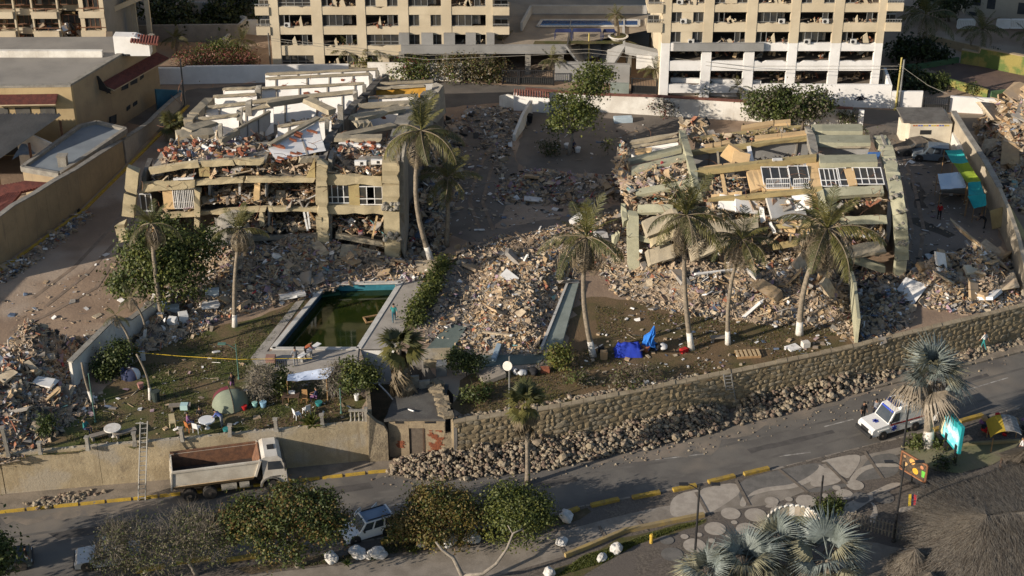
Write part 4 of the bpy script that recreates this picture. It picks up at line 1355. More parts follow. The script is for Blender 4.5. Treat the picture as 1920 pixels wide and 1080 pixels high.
def chunk_verts(pos,size,rs,stick=0.12,plate=0.3,tilt=1.0):
 n=len(pos)
 k=rs.random(n)
 dims=np.stack([rs.uniform(.6,1.5,n),rs.uniform(.4,1.0,n),rs.uniform(.2,.6,n)],1)
 st=k<stick
 dims[st]=np.stack([rs.uniform(1.8,4.5,st.sum()),rs.uniform(.12,.3,st.sum()),rs.uniform(.1,.22,st.sum())],1)
 pl=(k>=stick)&(k<stick+plate)
 dims[pl]=np.stack([rs.uniform(1.0,2.2,pl.sum()),rs.uniform(.7,1.6,pl.sum()),rs.uniform(.1,.3,pl.sum())],1)
 V=CORN[None]*(dims*size[:,None])[:,None,:]
 V=V+rs.uniform(-.13,.13,(n,8,3))*(dims*size[:,None])[:,None,:]
 a,b,c=rs.uniform(0,6.283,n),rs.normal(0,.55*tilt,n),rs.normal(0,.45*tilt,n)
 ca,sa,cb,sb,cc,sc=np.cos(a),np.sin(a),np.cos(b),np.sin(b),np.cos(c),np.sin(c)
 R=np.empty((n,3,3))
 R[:,0,0]=ca*cb;R[:,0,1]=ca*sb*sc-sa*cc;R[:,0,2]=ca*sb*cc+sa*sc
 R[:,1,0]=sa*cb;R[:,1,1]=sa*sb*sc+ca*cc;R[:,1,2]=sa*sb*cc-ca*sc
 R[:,2,0]=-sb;R[:,2,1]=cb*sc;R[:,2,2]=cb*cc
 return np.einsum('nij,nkj->nki',R,V)+pos[:,None,:]
def inside(poly,x,y):
 r=np.zeros(len(x),bool)
 n=len(poly)
 j=n-1
 for i in range(n):
  xi,yi,xj,yj=poly[i][0],poly[i][1],poly[j][0],poly[j][1]
  c=((yi>y)!=(yj>y))&(x<(xj-xi)*(y-yi)/(yj-yi+1e-12)+xi)
  r^=c
  j=i
 return r
def edge_dist(poly,x,y):
 d=np.full(len(x),1e9)
 n=len(poly)
 for i in range(n):
  ax,ay=poly[i][0],poly[i][1]
  bx,by=poly[(i+1)%n][0],poly[(i+1)%n][1]
  L2=(bx-ax)**2+(by-ay)**2+1e-9
  t=np.clip(((x-ax)*(bx-ax)+(y-ay)*(by-ay))/L2,0,1)
  d=np.minimum(d,np.hypot(x-ax-t*(bx-ax),y-ay-t*(by-ay)))
 return d
def vnoise(x,y,s,seed=0):
 """Cheap smooth value noise on arrays."""
 x=x*s+seed*17.13
 y=y*s+seed*9.71
 xi,yi=np.floor(x),np.floor(y)
 fx,fy=x-xi,y-yi
 fx,fy=fx*fx*(3-2*fx),fy*fy*(3-2*fy)
 def h(a,b):
  v=np.sin(a*127.1+b*311.7+seed*74.7)*43758.5453
  return v-np.floor(v)
 return (h(xi,yi)*(1-fx)+h(xi+1,yi)*fx)*(1-fy)+(h(xi,yi+1)*(1-fx)+h(xi+1,yi+1)*fx)*fy
class Heap:
 """A heap of rubble: uneven mound plus thousands of broken pieces, with the larger pieces kept as objects of their own."""
 def __init__(s,pts,bumps,base=T,hmin=0.15,fall=2.2,seed=1,world=False):
  s.poly=[tuple(p) for p in pts] if world else [tuple(p) for p in xy(pts,base)]
  s.base,s.fall,s.seed,s.hmin=base,fall,seed,hmin
  s.b=[]
  for (u,v,h,r) in bumps:
   q=(u,v) if world else P(u,v,base)
   s.b.append((q[0],q[1],h,r))
  a=np.array(s.poly)
  s.lo,s.hi=a.min(0),a.max(0)
 def h(s,x,y):
  e=np.clip(edge_dist(s.poly,x,y)/s.fall,0,1)
  e=e*e*(3-2*e)
  z=np.full(len(x),s.hmin)
  for bx,by,bh,br in s.b:
   d2=((x-bx)**2+(y-by)**2)/(br*br)
   z=np.maximum(z,bh*np.exp(-d2))
  z=z*(.72+.56*vnoise(x,y,.55,s.seed))+.35*(vnoise(x,y,1.6,s.seed+3)-.4)*np.minimum(1,z+.3)
  return s.base+np.maximum(.02,z*e)
 def sample(s,n,rs,spill=0.0):
  out=np.zeros((0,2))
  while len(out)<n:
   p=rs.uniform(s.lo-spill,s.hi+spill,(n*2,2))
   m=inside(s.poly,p[:,0],p[:,1])
   if spill:
    m|=(edge_dist(s.poly,p[:,0],p[:,1])<spill*rs.random(len(p))**2)
   out=np.concatenate([out,p[m]])
  return out[:n]
 def build(s,label,mound_mat,weights,n,smin=.12,smax=.6,stick=.16,plate=.45,cell=.45,name='rubble_heap',big=0,biglabel='',bigs=(.7,1.3),spill=.8,bigmats=None):
  n=int(n*1.5)
  rs=np.random.RandomState(s.seed)
  t=thing(name,label,'rubble heap',(s.lo[0]/2+s.hi[0]/2,s.lo[1]/2+s.hi[1]/2,s.base))
  gx=np.arange(s.lo[0],s.hi[0]+cell,cell)
  gy=np.arange(s.lo[1],s.hi[1]+cell,cell)
  X_,Y_=np.meshgrid(gx,gy,indexing='ij')
  x,y=X_.ravel(),Y_.ravel()
  ok=inside(s.poly,x,y)
  z=s.h(x,y)
  z=np.where(ok,z,s.base-.05)
  ny=len(gy)
  idx=np.arange(len(x)).reshape(X_.shape)
  okm=ok.reshape(X_.shape)
  any_=okm[:-1,:-1]|okm[1:,:-1]|okm[1:,1:]|okm[:-1,1:]
  fs=np.stack([idx[:-1,:-1][any_],idx[1:,:-1][any_],idx[1:,1:][any_],idx[:-1,1:][any_]],1)
  loc=np.array(t.location)
  me=bpy.data.meshes.new('mound')
  me.from_pydata((np.stack([x,y,z],1)-loc).tolist(),[],fs.tolist())
  me.materials.append(mound_mat)
  o=bpy.data.objects.new('mound',me)
  COL.objects.link(o)
  o.parent=t
  pal=list(weights.keys())
  w=np.array([weights[k] for k in pal],float)
  w/=w.sum()
  p=s.sample(n,rs,spill)
  zz=s.h(p[:,0],p[:,1])
  zz=np.where(inside(s.poly,p[:,0],p[:,1]),zz,s.base+.02)
  size=smin*.75*(smax/smin/.75)**(rs.random(n)**2.6)
  pos=np.stack([p[:,0],p[:,1],zz+size*rs.uniform(-.1,.35,n)],1)
  V=chunk_verts(pos,size,rs,stick,plate)-loc
  mi=rs.choice(len(pal),n,p=w)
  o=bpy.data.objects.new('rubble',np_mesh('rubble',V,None,[MATS[k] for k in pal],mi))
  o['kind']='stuff'
  COL.objects.link(o)
  o.parent=t
  if big:
   bm_=bigmats or ['debris_cream','debris_tan','debris_grey','debris_ochre','debris_white']
   p=s.sample(big,rs)
   zz=s.h(p[:,0],p[:,1])
   for k in range(big):
    mname=bm_[k%len(bm_)]
    sz=rs.uniform(*bigs)
    Vb=chunk_verts(np.zeros((1,3)),np.array([sz]),rs,0.1,.65,.8)
    me=np_mesh('concrete_chunk',Vb,None,[MATS[mname]],np.zeros(1,int))
    o=bpy.data.objects.new('concrete_chunk',me)
    o.location=(p[k,0],p[k,1],zz[k]+sz*.22)
    COL.objects.link(o)
    col=mname.split('_')[1]
    col={'debris':'grey'}.get(col,col)
    tag(o,f'{col} broken wall chunk lying {biglabel}','rubble chunk',f'{col} wall chunks {biglabel}')
  return t
WEI=dict(debris_cream=4,debris_grey=5,debris_ochre=2.6,debris_brick=.9,debris_white=.9,debris_dark=1.6,debris_blue=.25,debris_tan=3.4,debris_mauve=.8,debris_red=.07,debris_wood=.9,debris_teal=.06)
m_mound=M('crushed_rubble',(0.33,0.265,0.195),(0.22,0.175,0.13),scale=1.2,fine=.35,bump=.12,bscale=5,stain=((.12,.10,.08),.9,.6))
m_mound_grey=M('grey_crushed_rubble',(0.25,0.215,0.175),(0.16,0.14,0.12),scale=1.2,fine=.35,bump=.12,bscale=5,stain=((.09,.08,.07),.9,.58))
def filler(parent,p0,p1,depth,n,h=.9,size=(.12,.6),w=None,seed=0,inward=(0,1,0),name='debris'):
 """Debris strewn on a slab between p0 and p1, reaching back along inward."""
 rs=np.random.RandomState(seed)
 w=w or WEI
 pal=list(w.keys())
 ww=np.array([w[k] for k in pal],float)
 ww/=ww.sum()
 a,b=np.array(p0),np.array(p1)
 t_=rs.random(n)
 d_=rs.random(n)
 pos=a[None]+(b-a)[None]*t_[:,None]+np.array(inward)[None]*(d_*depth)[:,None]
 prof=.35+.65*vnoise(t_*9,d_*3,1.0,seed+5)
 pos[:,2]+=rs.random(n)**1.3*h*prof*(.4+.6*d_)
 size_=size[0]*(size[1]/size[0])**(rs.random(n)**2)
 V=chunk_verts(pos,size_,rs,.2,.5)
 if parent is not None:
  V=V-np.array(parent.location)
 o=bpy.data.objects.new(name,np_mesh(name,V,None,[MATS[k] for k in pal],rs.choice(len(pal),n,p=ww)))
 o['kind']='stuff'
 COL.objects.link(o)
 o.parent=parent
 return o
# ----- collapsed block on the left
YF=126.9
cbl=thing('collapsed_block','collapsed tan apartment block at the left, upper storeys toppled back with white ceilings showing','collapsed building',tuple(P(500,480)))
PROF=[(300,None),(250,12.7),(200,11.6),(140,9.3),(120,8.6)]
def LP(u,v):
 """Surface of the toppled left block: upright front below row 300, lying back above it."""
 if v>=300:
  return Q(u,v,YF)
 z0=Q(600,300,YF).z
 tab=[(300,z0)]+PROF[1:]
 for (va,za),(vb,zb) in zip(tab,tab[1:]):
  if v>=vb:
   return P(u,v,za+(zb-za)*(va-v)/(va-vb))
 return P(u,v,tab[-1][1])
def jagged_beam(mb,a,b,w,h,n=7,amp=.06,up=(0,0,1),mi=0,rg=random):
 """Beam with worn, slightly wandering edges."""
 a,b=Vector(a),Vector(b)
 up=Vector(up).normalized()
 d=(b-a).normalized()
 x=d.cross(up).normalized()
 amp*=.55
 vs=[]
 for i in range(n+1):
  p=a.lerp(b,i/n)
  for sx,sy in ((-1,-1),(1,-1),(1,1),(-1,1)):
   e=d*rg.uniform(-.28,.12)*(1 if i==n else -1 if i==0 else 0)*min(1,w+h)
   bite=.72 if rg.random()<.12 else 1
   vs.append(p+e+x*(sx*w/2*bite+rg.uniform(-amp,amp)*.6)+up*(sy*h/2*bite+rg.uniform(-amp,amp)))
 fs=[(3,2,1,0),(4*n,4*n+1,4*n+2,4*n+3)]
 for i in range(n):
  for k in range(4):
   fs.append((4*i+k,4*i+(k+1)%4,4*i+4+(k+1)%4,4*i+4+k))
 mb.add(vs,fs,mi)
m_capt=M('weathered_slab_edge',(0.37,0.315,0.225),(0.27,0.235,0.175),scale=.9,fine=.25,bump=.02,stain=((.2,.175,.14),1.1,.62))
m_ceil=M('white_ceiling_paint',(0.78,0.76,0.73),(0.68,0.66,0.63),scale=.45,fine=.07,stain=((.45,.27,.19),.55,.72))
m_joint=M('grey_joint',(0.3,0.27,0.23),(.22,.2,.17))
def laid_slab(parent,a,b,drop,capw=.3,caph=.2,cap=None,face=None,ribs=3,cut=None,lean=-.42,holes=True,seed=0):
 """A floor slab now standing on edge: worn cap (its old front edge) with the white underside hanging below."""
 rg=random.Random(seed)
 cap,face=cap or m_capt,face or m_ceil
 m_=MB()
 jagged_beam(m_,a,b,capw,caph,9,.035,rg=rg)
 m_.build('slab_edge',cap,parent,origin='world')
 a,b=Vector(a),Vector(b)
 L=(b-a).length
 n=max(4,int(L/.9))
 d=(b-a).normalized()
 dn=Vector((0,lean,-1)).normalized()
 vs,fs=[],[]
 off=Vector((0,.12,-caph/2+.05))
 for i in range(n+1):
  p=a.lerp(b,i/n)+off
  dr=drop*(1+(rg.uniform(-.25,.05) if holes else 0))
  vs+=[p,p+dn*dr,p+Vector((0,.16,0)),p+dn*dr+Vector((0,.16,0))]
 for i in range(n):
  k=4*i
  fs+=[(k,k+1,k+5,k+4),(k+3,k+2,k+6,k+7),(k+1,k+3,k+7,k+5),(k+2,k,k+4,k+6)]
 m_=MB()
 m_.add(vs,fs)
 m_.build('slab_underside',face,parent,origin='world')
 for i in range(ribs):
  f=(i+.5+rg.uniform(-.2,.2))/ribs
  p=a.lerp(b,f)+off+Vector((0,-.06,0))
  m_=MB()
  m_.beam(p,p+dn*drop*.97,.14,.1,up=(0,1,0))
  m_.build('ceiling_rib',m_joint,parent,origin='world')
 if holes and L>5:
  for _ in range(rg.choice((0,1,1,2))):
   f=rg.uniform(.1,.9)
   p=a.lerp(b,f)+off+dn*drop*rg.uniform(.15,.5)+Vector((0,-.02,0))
   for q in range(rg.randint(4,10)):
    m_=MB()
    c=p+d*rg.uniform(-.8,.8)+dn*rg.uniform(-.2,.45)
    m_.box(c,(rg.uniform(.25,.5),.1,rg.uniform(.12,.26)),R=Euler((0,rg.uniform(-.2,.2),0)).to_matrix())
    m_.build('clay_block',m_brick,parent,origin='world')
def ROW(a,b):
 y=(LP(*a).y+LP(*b).y)/2
 return Q(*a,y),Q(*b,y)
rows_main=[((497,139),(708,129),2.3,5),((497,147),(695,138),2.4,4),((487,166),(683,156),2.5,4),((466,191),(668,171),2.7,4)]
for k,(a,b,dr,rb) in enumerate(rows_main):
 laid_slab(cbl,*ROW(a,b),dr,ribs=rb,seed=20+k,capw=.28 if k<3 else .6)
rows_left=[((418,167),(484,164),1.9,0),((400,181),(481,176),2.3,0),((385,202),(464,193),2.8,1),((361,224),(447,215),2.4,0)]
for k,(a,b,dr,rb) in enumerate(rows_left):
 laid_slab(cbl,*ROW(a,b),dr,ribs=rb,seed=40+k,capw=.4 if k>1 else .3)
rows_right=[((712,157),(812,152),1.7),((705,166),(798,160),2.2),((690,183),(784,178),2.2),((667,199),(770,193),2.4)]
for k,(a,b,dr) in enumerate(rows_right):
 laid_slab(cbl,*ROW(a,b),dr,ribs=0,seed=60+k,capw=.35 if k<3 else 1.0,face=M('ochre_tiled_wall',(0.55,0.30,0.05),(0.42,0.22,0.035),scale=1.5,fine=.2) if k==1 else (m_greyceil if k==0 else m_ceil),holes=k==3)
laid_slab(cbl,*ROW((520,237),(621,221)),2.8,ribs=2,seed=80)
laid_slab(cbl,*ROW((449,206),(512,196)),3.0,ribs=2,seed=81,capw=.6)
def plate(name,quad,mat,vec=(0,.1,-.25),parent=None,edge=None):
 m_=MB()
 q=[Vector(p) for p in quad]
 out=[]
 rg=random.Random(int(abs(q[0].x*91+q[0].y*37)))
 for i in range(len(q)):
  a,b=q[i],q[(i+1)%len(q)]
  k=max(1,int((b-a).length/.7))
  for j in range(k):
   p=a.lerp(b,j/k)
   c=sum(q,Vector())/len(q)
   out.append(p.lerp(c,rg.uniform(0,.05) if j else 0))
 m_.slab(out,vec)
 return m_.build(name,mat,parent,origin='world' if parent is not None else None)
A_,B_=LP(504,286),LP(598,238)
A_,B_=A_+Vector((0,0,.7)),B_+Vector((0,0,.9))
c1_,c2_=LP(612,282)+Vector((0,-.3,.1)),LP(520,303)+Vector((0,-.3,.2))
laid_slab(cbl,A_,B_,.3,ribs=0,seed=90,capw=.5,holes=False)
plate('tilted_slab',[A_+Vector((0,-.2,-.25)),B_+Vector((0,-.2,-.25)),c1_,c2_],m_white,(0,.25,-.1),cbl)
m_=MB()
for f in (.3,.62):
 p,q=A_.lerp(B_,f)+Vector((0,-.28,-.3)),c2_.lerp(c1_,f)+Vector((0,-.06,0))
 m_.beam(p,q,.14,.08)
m_.build('ceiling_rib',m_joint,cbl,origin='world')
for k in range(14):
 m_=MB()
 f,g=rnd(.02,.9),rnd(.1,.35) if k<8 else rnd(.75,.98)
 p=A_.lerp(B_,f).lerp(c2_.lerp(c1_,f),g)+Vector((0,-.3,0))
 m_.box(p,(rnd(.4,.8),.12,rnd(.15,.3)),R=Euler((.4,.35,0)).to_matrix())
 m_.build('clay_block',m_brick,cbl,origin='world')
laid_slab(cbl,LP(441,244),LP(506,209),1.6,ribs=2,seed=92,face=m_greyceil)
for k,((ua,va),(ub,vb),w,h,mt,dz) in enumerate([((575,198),(625,222),.8,.5,m_capt,.6),((500,205),(580,192),.7,.5,m_capt,.5),((328,254),(403,249),1.6,.35,m_capt,0),((349,249),(402,232),1.3,.3,m_capt,.2),((338,268),(404,268),.9,.16,m_ceil,-.7),((413,272),(450,250),.35,.5,m_capt,.3),((660,229),(753,209),1.2,.35,m_capt,.3),((635,254),(739,233),.8,.3,m_capt,-.1),((663,240),(698,236),.7,.45,m_capt,.3),((628,262),(719,263),1.0,.35,m_capt,.2),((668,293),(720,293),1.2,.3,m_conc,-.4),((632,267),(714,269),.4,.5,m_ceil,-.3),((560,300),(597,297),.5,.4,m_capt,0),((343,272),(365,279),.2,.2,m_ceil,-.4)]):
 m_=MB()
 jagged_beam(m_,LP(ua,va)+Vector((0,0,dz)),LP(ub,vb)+Vector((0,0,dz)),w,h,6,.05)
 m_.build('fallen_beam',mt,cbl,origin='world')
for (u,v0,v1,w) in ((484,176,163,.8),(466,200,186,.8),(449,218,203,.7),(413,265,232,.5),(638,230,196,.75),(666,185,171,.6),(613,245,222,.5),(683,171,157,.5),(695,152,139,.5),(707,143,130,.5)):
 p=LP(u,v0)
 q=Q(u,v1,p.y)
 m_=MB()
 jagged_beam(m_,p+Vector((0,0,-1)),q,w*.7,w,5,.06,up=(0,1,0))
 m_.build('column_stub',m_conc,cbl,origin='world')
def fin(parent,pts,w,drop,mat,name='column',amp=.04):
 """A column line now lying back: ribbon along pts with depth."""
 for i in range(len(pts)-1):
  m_=MB()
  a,b=Vector(pts[i]),Vector(pts[i+1])
  jagged_beam(m_,a+Vector((0,0,-drop/2)),b+Vector((0,0,-drop/2)),w,drop,4,amp)
  m_.build(name,mat,parent,origin='world')
fin(cbl,[LP(735,300),LP(742,268),LP(752,232),LP(766,200),LP(800,178),LP(824,153)],1.3,3.2,m_conc)
fin(cbl,[LP(603,300),LP(612,268),LP(628,240),LP(648,214),LP(662,196),LP(682,178),LP(706,152),LP(724,138)],.7,2.0,m_conc_dark)
fin(cbl,[LP(352,224),LP(362,212),LP(393,183)],.9,.7,m_capt)
fin(cbl,[LP(350,243),LP(356,226)],.6,.6,m_capt)
m_=MB()
gridp=[]
for v in (300,270,240,210,185,160,140):
 ul={300:262,270:320,240:335,210:362,185:385,160:412,140:480}[v]
 ur={300:748,270:752,240:762,210:782,185:805,160:830,140:800}[v]
 gridp.append([LP(ul+(ur-ul)*i/24,v)+Vector((0,.8,(-2.9 if v<290 else -2.2)+rnd(-.3,.3))) for i in range(25)])
flat=[p for r in gridp for p in r]
m_.add(flat,[(i*25+j,i*25+j+1,(i+1)*25+j+1,(i+1)*25+j) for i in range(6) for j in range(24)])
m_.build('crushed_mass',m_mound_grey,cbl,origin='world')
m_=MB()
L0=[r[0] for r in gridp]
R0=[r[-1] for r in gridp]
for side in (L0,R0):
 for a,b in zip(side,side[1:]):
  m_.add([a,b,(b.x,b.y,T),(a.x,a.y,T)],[(0,1,2,3)])
back=gridp[-1]
m_.add([back[0],back[-1],(back[-1].x,back[-1].y,T),(back[0].x,back[0].y,T)],[(0,1,2,3)])
m_.build('crushed_flank',m_conc_dark,cbl,origin='world')
for k,(a,b,n,h,sz) in enumerate([((300,296),(520,288),900,1.0,(.12,.7)),((310,285),(470,275),800,1.0,(.12,.7)),((440,268),(510,262),160,.8,(.12,.6)),((610,285),(730,280),500,.8,(.12,.5)),((400,258),(560,232),350,.8,(.12,.6)),((520,222),(640,205),350,.9,(.12,.6)),((620,262),(740,240),250,.6,(.1,.5)),((370,232),(470,215),120,.4,(.1,.4))]):
 w_=dict(WEI)
 w_['debris_brick']=4 if k in (0,1,3,5) else 2
 w_['debris_white']=2.5
 dz=-.8 if k in (0,1,3) else -2.0
 filler(cbl,LP(*a)+Vector((0,0,dz)),LP(*b)+Vector((0,0,dz)),2.6,n,h,sz,w_,seed=300+k)
for k in range(44):
 m_=MB()
 u,v=(rnd(300,470),rnd(268,296)) if k<34 else (rnd(625,712),rnd(268,290))
 m_.box(LP(u,v)+Vector((0,0,rnd(-.3,.5))),(rnd(.3,.6),rnd(.18,.3),rnd(.1,.2)),R=Euler((rnd(-.4,.4),rnd(-.4,.4),rnd(0,6))).to_matrix())
 m_.build('clay_block',m_brick,cbl,origin='world')
DEPTH=5.0
def front_row(parent,pts,h,mat,Y,depth=DEPTH,sill=None,name='slab_edge',rear=True,bright=None):
 """pts: (u, v) of the beam's middle line along the front; h in metres."""
 w=[Q(u,v,Y) for u,v in pts]
 m_=MB()
 for a,b in zip(w,w[1:]):
  jagged_beam(m_,a,b,.42,h,6,.05)
 m_.build(name,mat,parent,origin='world')
 m_=MB()
 for a,b in zip(w,w[1:]):
  m_.slab([a+Vector((0,.2,-h*.25)),b+Vector((0,.2,-h*.25)),b+Vector((0,depth,-h*.25-.3)),a+Vector((0,depth,-h*.25-.3))],(0,0,-.18))
 m_.build('floor_slab',bright or m_conc,parent,origin='world')
 return w
rA=front_row(cbl,[(300,405),(372,399),(500,391),(596,392)],.42,m_tanfac,YF)
rB=front_row(cbl,[(262,356),(365,342),(460,336),(592,336)],.45,m_tanfac,YF)
rB2=front_row(cbl,[(262,350),(365,344)],.8,m_tanfac,YF-.1)
rC=front_row(cbl,[(281,320),(375,306),(440,303),(497,302)],.55,m_tanfac,YF)
rAr=front_row(cbl,[(612,391),(719,393)],.85,m_tanfac,YF)
rBr=front_row(cbl,[(612,335),(719,338)],.95,m_tanfac,YF)
rD=front_row(cbl,[(430,446),(598,444)],.55,m_conc,YF)
rDr=front_row(cbl,[(628,440),(722,457)],.5,m_capt,YF)
rE=front_row(cbl,[(610,470),(722,478)],.5,m_capt,YF+.6)
rF=front_row(cbl,[(400,468),(595,474)],.5,m_conc,YF+.4)
for (pts,w,mt) in [([(605,300),(604,345),(606,395),(607,440),(606,492)],.95,m_tanfac),([(733,297),(733,345),(734,392)],1.45,m_tanfac),([(734,392),(736,440),(737,494)],1.35,m_tanfac),([(251,313),(246,360),(241,406)],1.05,m_tanfac),([(226,418),(233,450)],.9,m_tanfac),([(371,352),(371,405)],.5,m_tanfac),([(371,405),(370,428)],.45,m_tanfac),([(483,340),(482,372)],.5,m_peach),([(597,345),(597,380)],.4,m_tanfac),([(598,400),(600,432)],.5,m_tanfac),([(491,398),(493,420)],.4,m_tanfac)]:
 m_=MB()
 for (a,b) in zip(pts,pts[1:]):
  jagged_beam(m_,Q(*a,YF-.2),Q(*b,YF-.2),w,.9,5,.05,up=(0,1,0))
 m_.build('column',mt,cbl,origin='world')
m_=MB()
p=[Q(612,297,YF),Q(612,495,YF)]
jagged_beam(m_,p[0]+Vector((.3,1.2,0)),p[1]+Vector((.3,1.2,0)),.35,2.2,6,.06,up=(0,1,0))
m_.build('column',m_conc,cbl,origin='world')
m_=MB()
p=[Q(752,300,YF),Q(756,495,YF)]
jagged_beam(m_,p[0]+Vector((0,3,0)),p[1]+Vector((0,3,0)),.4,6,6,.06,up=(0,1,0))
m_.build('side_wall',m_conc,cbl,origin='world')
m_=MB()
p=[Q(266,318,YF),Q(262,400,YF)]
jagged_beam(m_,p[0]+Vector((.2,1.4,0)),p[1]+Vector((.2,1.4,0)),.4,2.6,6,.08,up=(0,1,0))
m_.build('side_wall',m_conc_dark,cbl,origin='world')
for v in (388,444):
 m_=MB()
 for k in range(26):
  q=Q(rnd(718,750),v+rnd(-7,7),YF-.72)
  m_.rock(q,rnd(.12,.26),seed=k+v)
 m_.build('spalled_concrete',m_conc,cbl,origin='world')['kind']='stuff'
m_=MB()
m_.slab([Q(262,500,YF)+Vector((0,5,0)),Q(745,500,YF)+Vector((0,5,0)),Q(745,356,YF)+Vector((0,5,0)),Q(262,356,YF)+Vector((0,5,0))],(0,.3,0))
m_.build('back_wall',m_room,cbl,origin='world')
for (u,va,vb,mt) in ((398,310,332,m_olive),(388,348,388,m_greyceil),(445,345,372,m_greyceil),(495,345,375,m_greyceil),(585,300,330,m_olive),(500,402,430,m_greyceil),(410,405,430,m_greyceil)):
 a,b=Q(u,va,YF),Q(u,vb,YF)
 m_=MB()
 m_.slab([a+Vector((0,.7,0)),b+Vector((0,.7,0)),b+Vector((0,3.5,0)),a+Vector((0,3.5,0))],(.18,0,0))
 m_.build('cross_wall',mt,cbl,origin='world')
for k,(a,b,n,h) in enumerate([((375,333),(590,333),700,1.3),((380,388),(590,388),1300,1.6),((300,400),(372,398),160,.8),((400,442),(592,442),900,1.8),((625,436),(718,446),700,1.9),((620,331),(718,332),400,.9),((285,352),(368,340),260,.8),((400,470),(590,470),500,1.0),((620,472),(720,475),300,1.0)]):
 w_=dict(WEI)
 w_['debris_ochre']=5
 w_['debris_brick']=1.8
 filler(cbl,Q(*a,YF)+Vector((0,.1,.25)),Q(*b,YF)+Vector((0,.1,.25)),3.6,n,h,(.12,.62),w_,seed=400+k)
ox=cbl.location
def wnd(u0,v0,u1,v1,n,parent,Y,rail=True,broken=False,tilt=0.,frame=m_whiteframe):
 a,b=Q(u0,v1,Y),Q(u1,v0,Y)
 return window_set(b.x-a.x,b.z-a.z,n,parent,a-parent.location,rail=rail,broken=broken,frame=frame,tilt=tilt)
wnd(612,345,655,381,4,cbl,YF+.05)
wnd(673,349,717,384,3,cbl,YF+.05,broken=True)
wnd(265,363,283,396,2,cbl,YF+.05,rail=False)
wnd(323,353,365,391,4,cbl,YF+.05)
for (u0,u1,v0,v1,mt) in ((655,673,345,385,m_olive),(308,324,356,392,m_peach),(374,392,310,331,m_olive)):
 m_=MB()
 a,b=Q(u0,v1,YF),Q(u1,v0,YF)
 m_.slab([a,(b.x,YF,a.z),b,(a.x,YF,b.z)],(0,.2,0))
 m_.build('wall_panel',mt,cbl,origin='world')
m_=MB()
a=Q(325,391,YF)
for k in range(12):
 m_.box((a.x+.12+k*.155,YF-.12,a.z+.95),(.05,.04,1.7),mi=0)
m_.build('window_bars',m_whiteframe,cbl,origin='world')
m_=MB()
a,b=Q(580,298,YF-.2),Q(574,333,YF-.2)
m_.slab([Q(590,297,YF-.3),Q(591,333,YF-.3),Q(574,333,YF-.3)],(0,.2,0))
m_.build('wall_panel',m_olive,cbl,origin='world')
for k,(u,v) in enumerate(((676,305),(707,303))):
 m_=MB()
 p=Q(u,v,YF+.3)
 m_.box(p,(1.0,.3,.38))
 m_.box(p+Vector((.1,-.16,0)),(.25,.02,.24),mi=1)
 m_.build('vent_box',[m_whiteframe,m_blackmetal],cbl,origin='world')
for (a,b,mt) in (((570,398),(577,432),m_whiteframe),((577,398),(581,428),m_whiteframe),((707,405),(698,447),m_peach),((605,435),(611,462),m_steel),((607,434),(618,441),m_whiteframe),((325,336),(363,334),m_whiteframe),((580,398),(590,412),m_wood)):
 m_=MB()
 m_.beam(Q(*a,YF-.4),Q(*b,YF-.3),.16,.16,up=(0,1,0))
 m_.build('hanging_batten',mt,cbl,origin='world')
# ----- collapsed block on the right
YR=124.6
cbr=thing('collapsed_block','collapsed green and yellow apartment block at the right, its front leaning back in a curve','collapsed building',tuple(P(1440,500)))
def RP(u,v):
 """Front surface of the right block: upright at the foot, leaning back as it rises, lying flat on top."""
 tab=[(560,124.6),(420,124.6),(368,125.6),(340,127.0),(314,128.8),(285,132.6),(262,136.4),(240,140.2),(225,142.8),(190,148.4)]
 e=v+.8*(.11*(min(max(u,1300),1540)-1540)+.24*(min(u,1300)-1300))
 for (va,ya),(vb,yb) in zip(tab,tab[1:]):
  if e>=vb:
   return Q(u,v,ya+(yb-ya)*(va-e)/(va-vb))
 return Q(u,v,tab[-1][1]+(190-e)*.16)
def band(parent,top,bot,mat,th=.35,name='spandrel',n=10):
 """Face of a facade band between its upper and lower edge lines (photo points), with thickness."""
 def line(pts,f):
  k=f*(len(pts)-1)
  i=min(int(k),len(pts)-2)
  a,b=pts[i],pts[i+1]
  return (a[0]+(b[0]-a[0])*(k-i),a[1]+(b[1]-a[1])*(k-i))
 m_=MB()
 vs=[]
 for i in range(n+1):
  f=i/n
  pt,pb=line(top,f),line(bot,f)
  a,b=RP(*pt),RP(*pb)
  j=rnd(-.05,.05)
  up=(a-b).normalized()
  nrm=Vector((1,0,0)).cross(up).normalized()
  if nrm.y<0:
   nrm=-nrm
  a=a+up*j
  vs+=[a,b,a+nrm*th,b+nrm*th]
 fs=[(0,2,3,1),(4*n,4*n+1,4*n+3,4*n+2)]
 for i in range(n):
  k=4*i
  fs+=[(k,k+1,k+5,k+4),(k+2,k,k+4,k+6),(k+1,k+3,k+7,k+5),(k+3,k+2,k+6,k+7)]
 m_.add(vs,fs)
 return m_.build(name,mat,parent,origin='world')
for (t0,t1,b0,b1) in [((1178,303),(1276,278),(1176,311),(1278,287)),((1184,319),(1289,294),(1184,330),(1289,305)),((1192,355),(1298,335),(1192,366),(1298,347)),((1196,384),(1262,382),(1195,399),(1262,397)),((1198,440),(1256,452),(1198,452),(1254,463))]:
 band(cbr,[t0,t1],[b0,b1],m_greenfac)
for (a,b,w,h,mt) in [((1180,268),(1272,252),.5,.3,m_capt),((1172,281),(1178,298),.6,.6,m_capt),((1206,497),(1262,500),.5,.7,m_sage),((1168,385),(1172,420),.4,.7,m_greenfac),((1148,452),(1162,440),.5,.8,m_greenfac)]:
 m_=MB()
 jagged_beam(m_,RP(*a),RP(*b),w,h,5,.06)
 m_.build('fallen_beam',mt,cbr,origin='world')
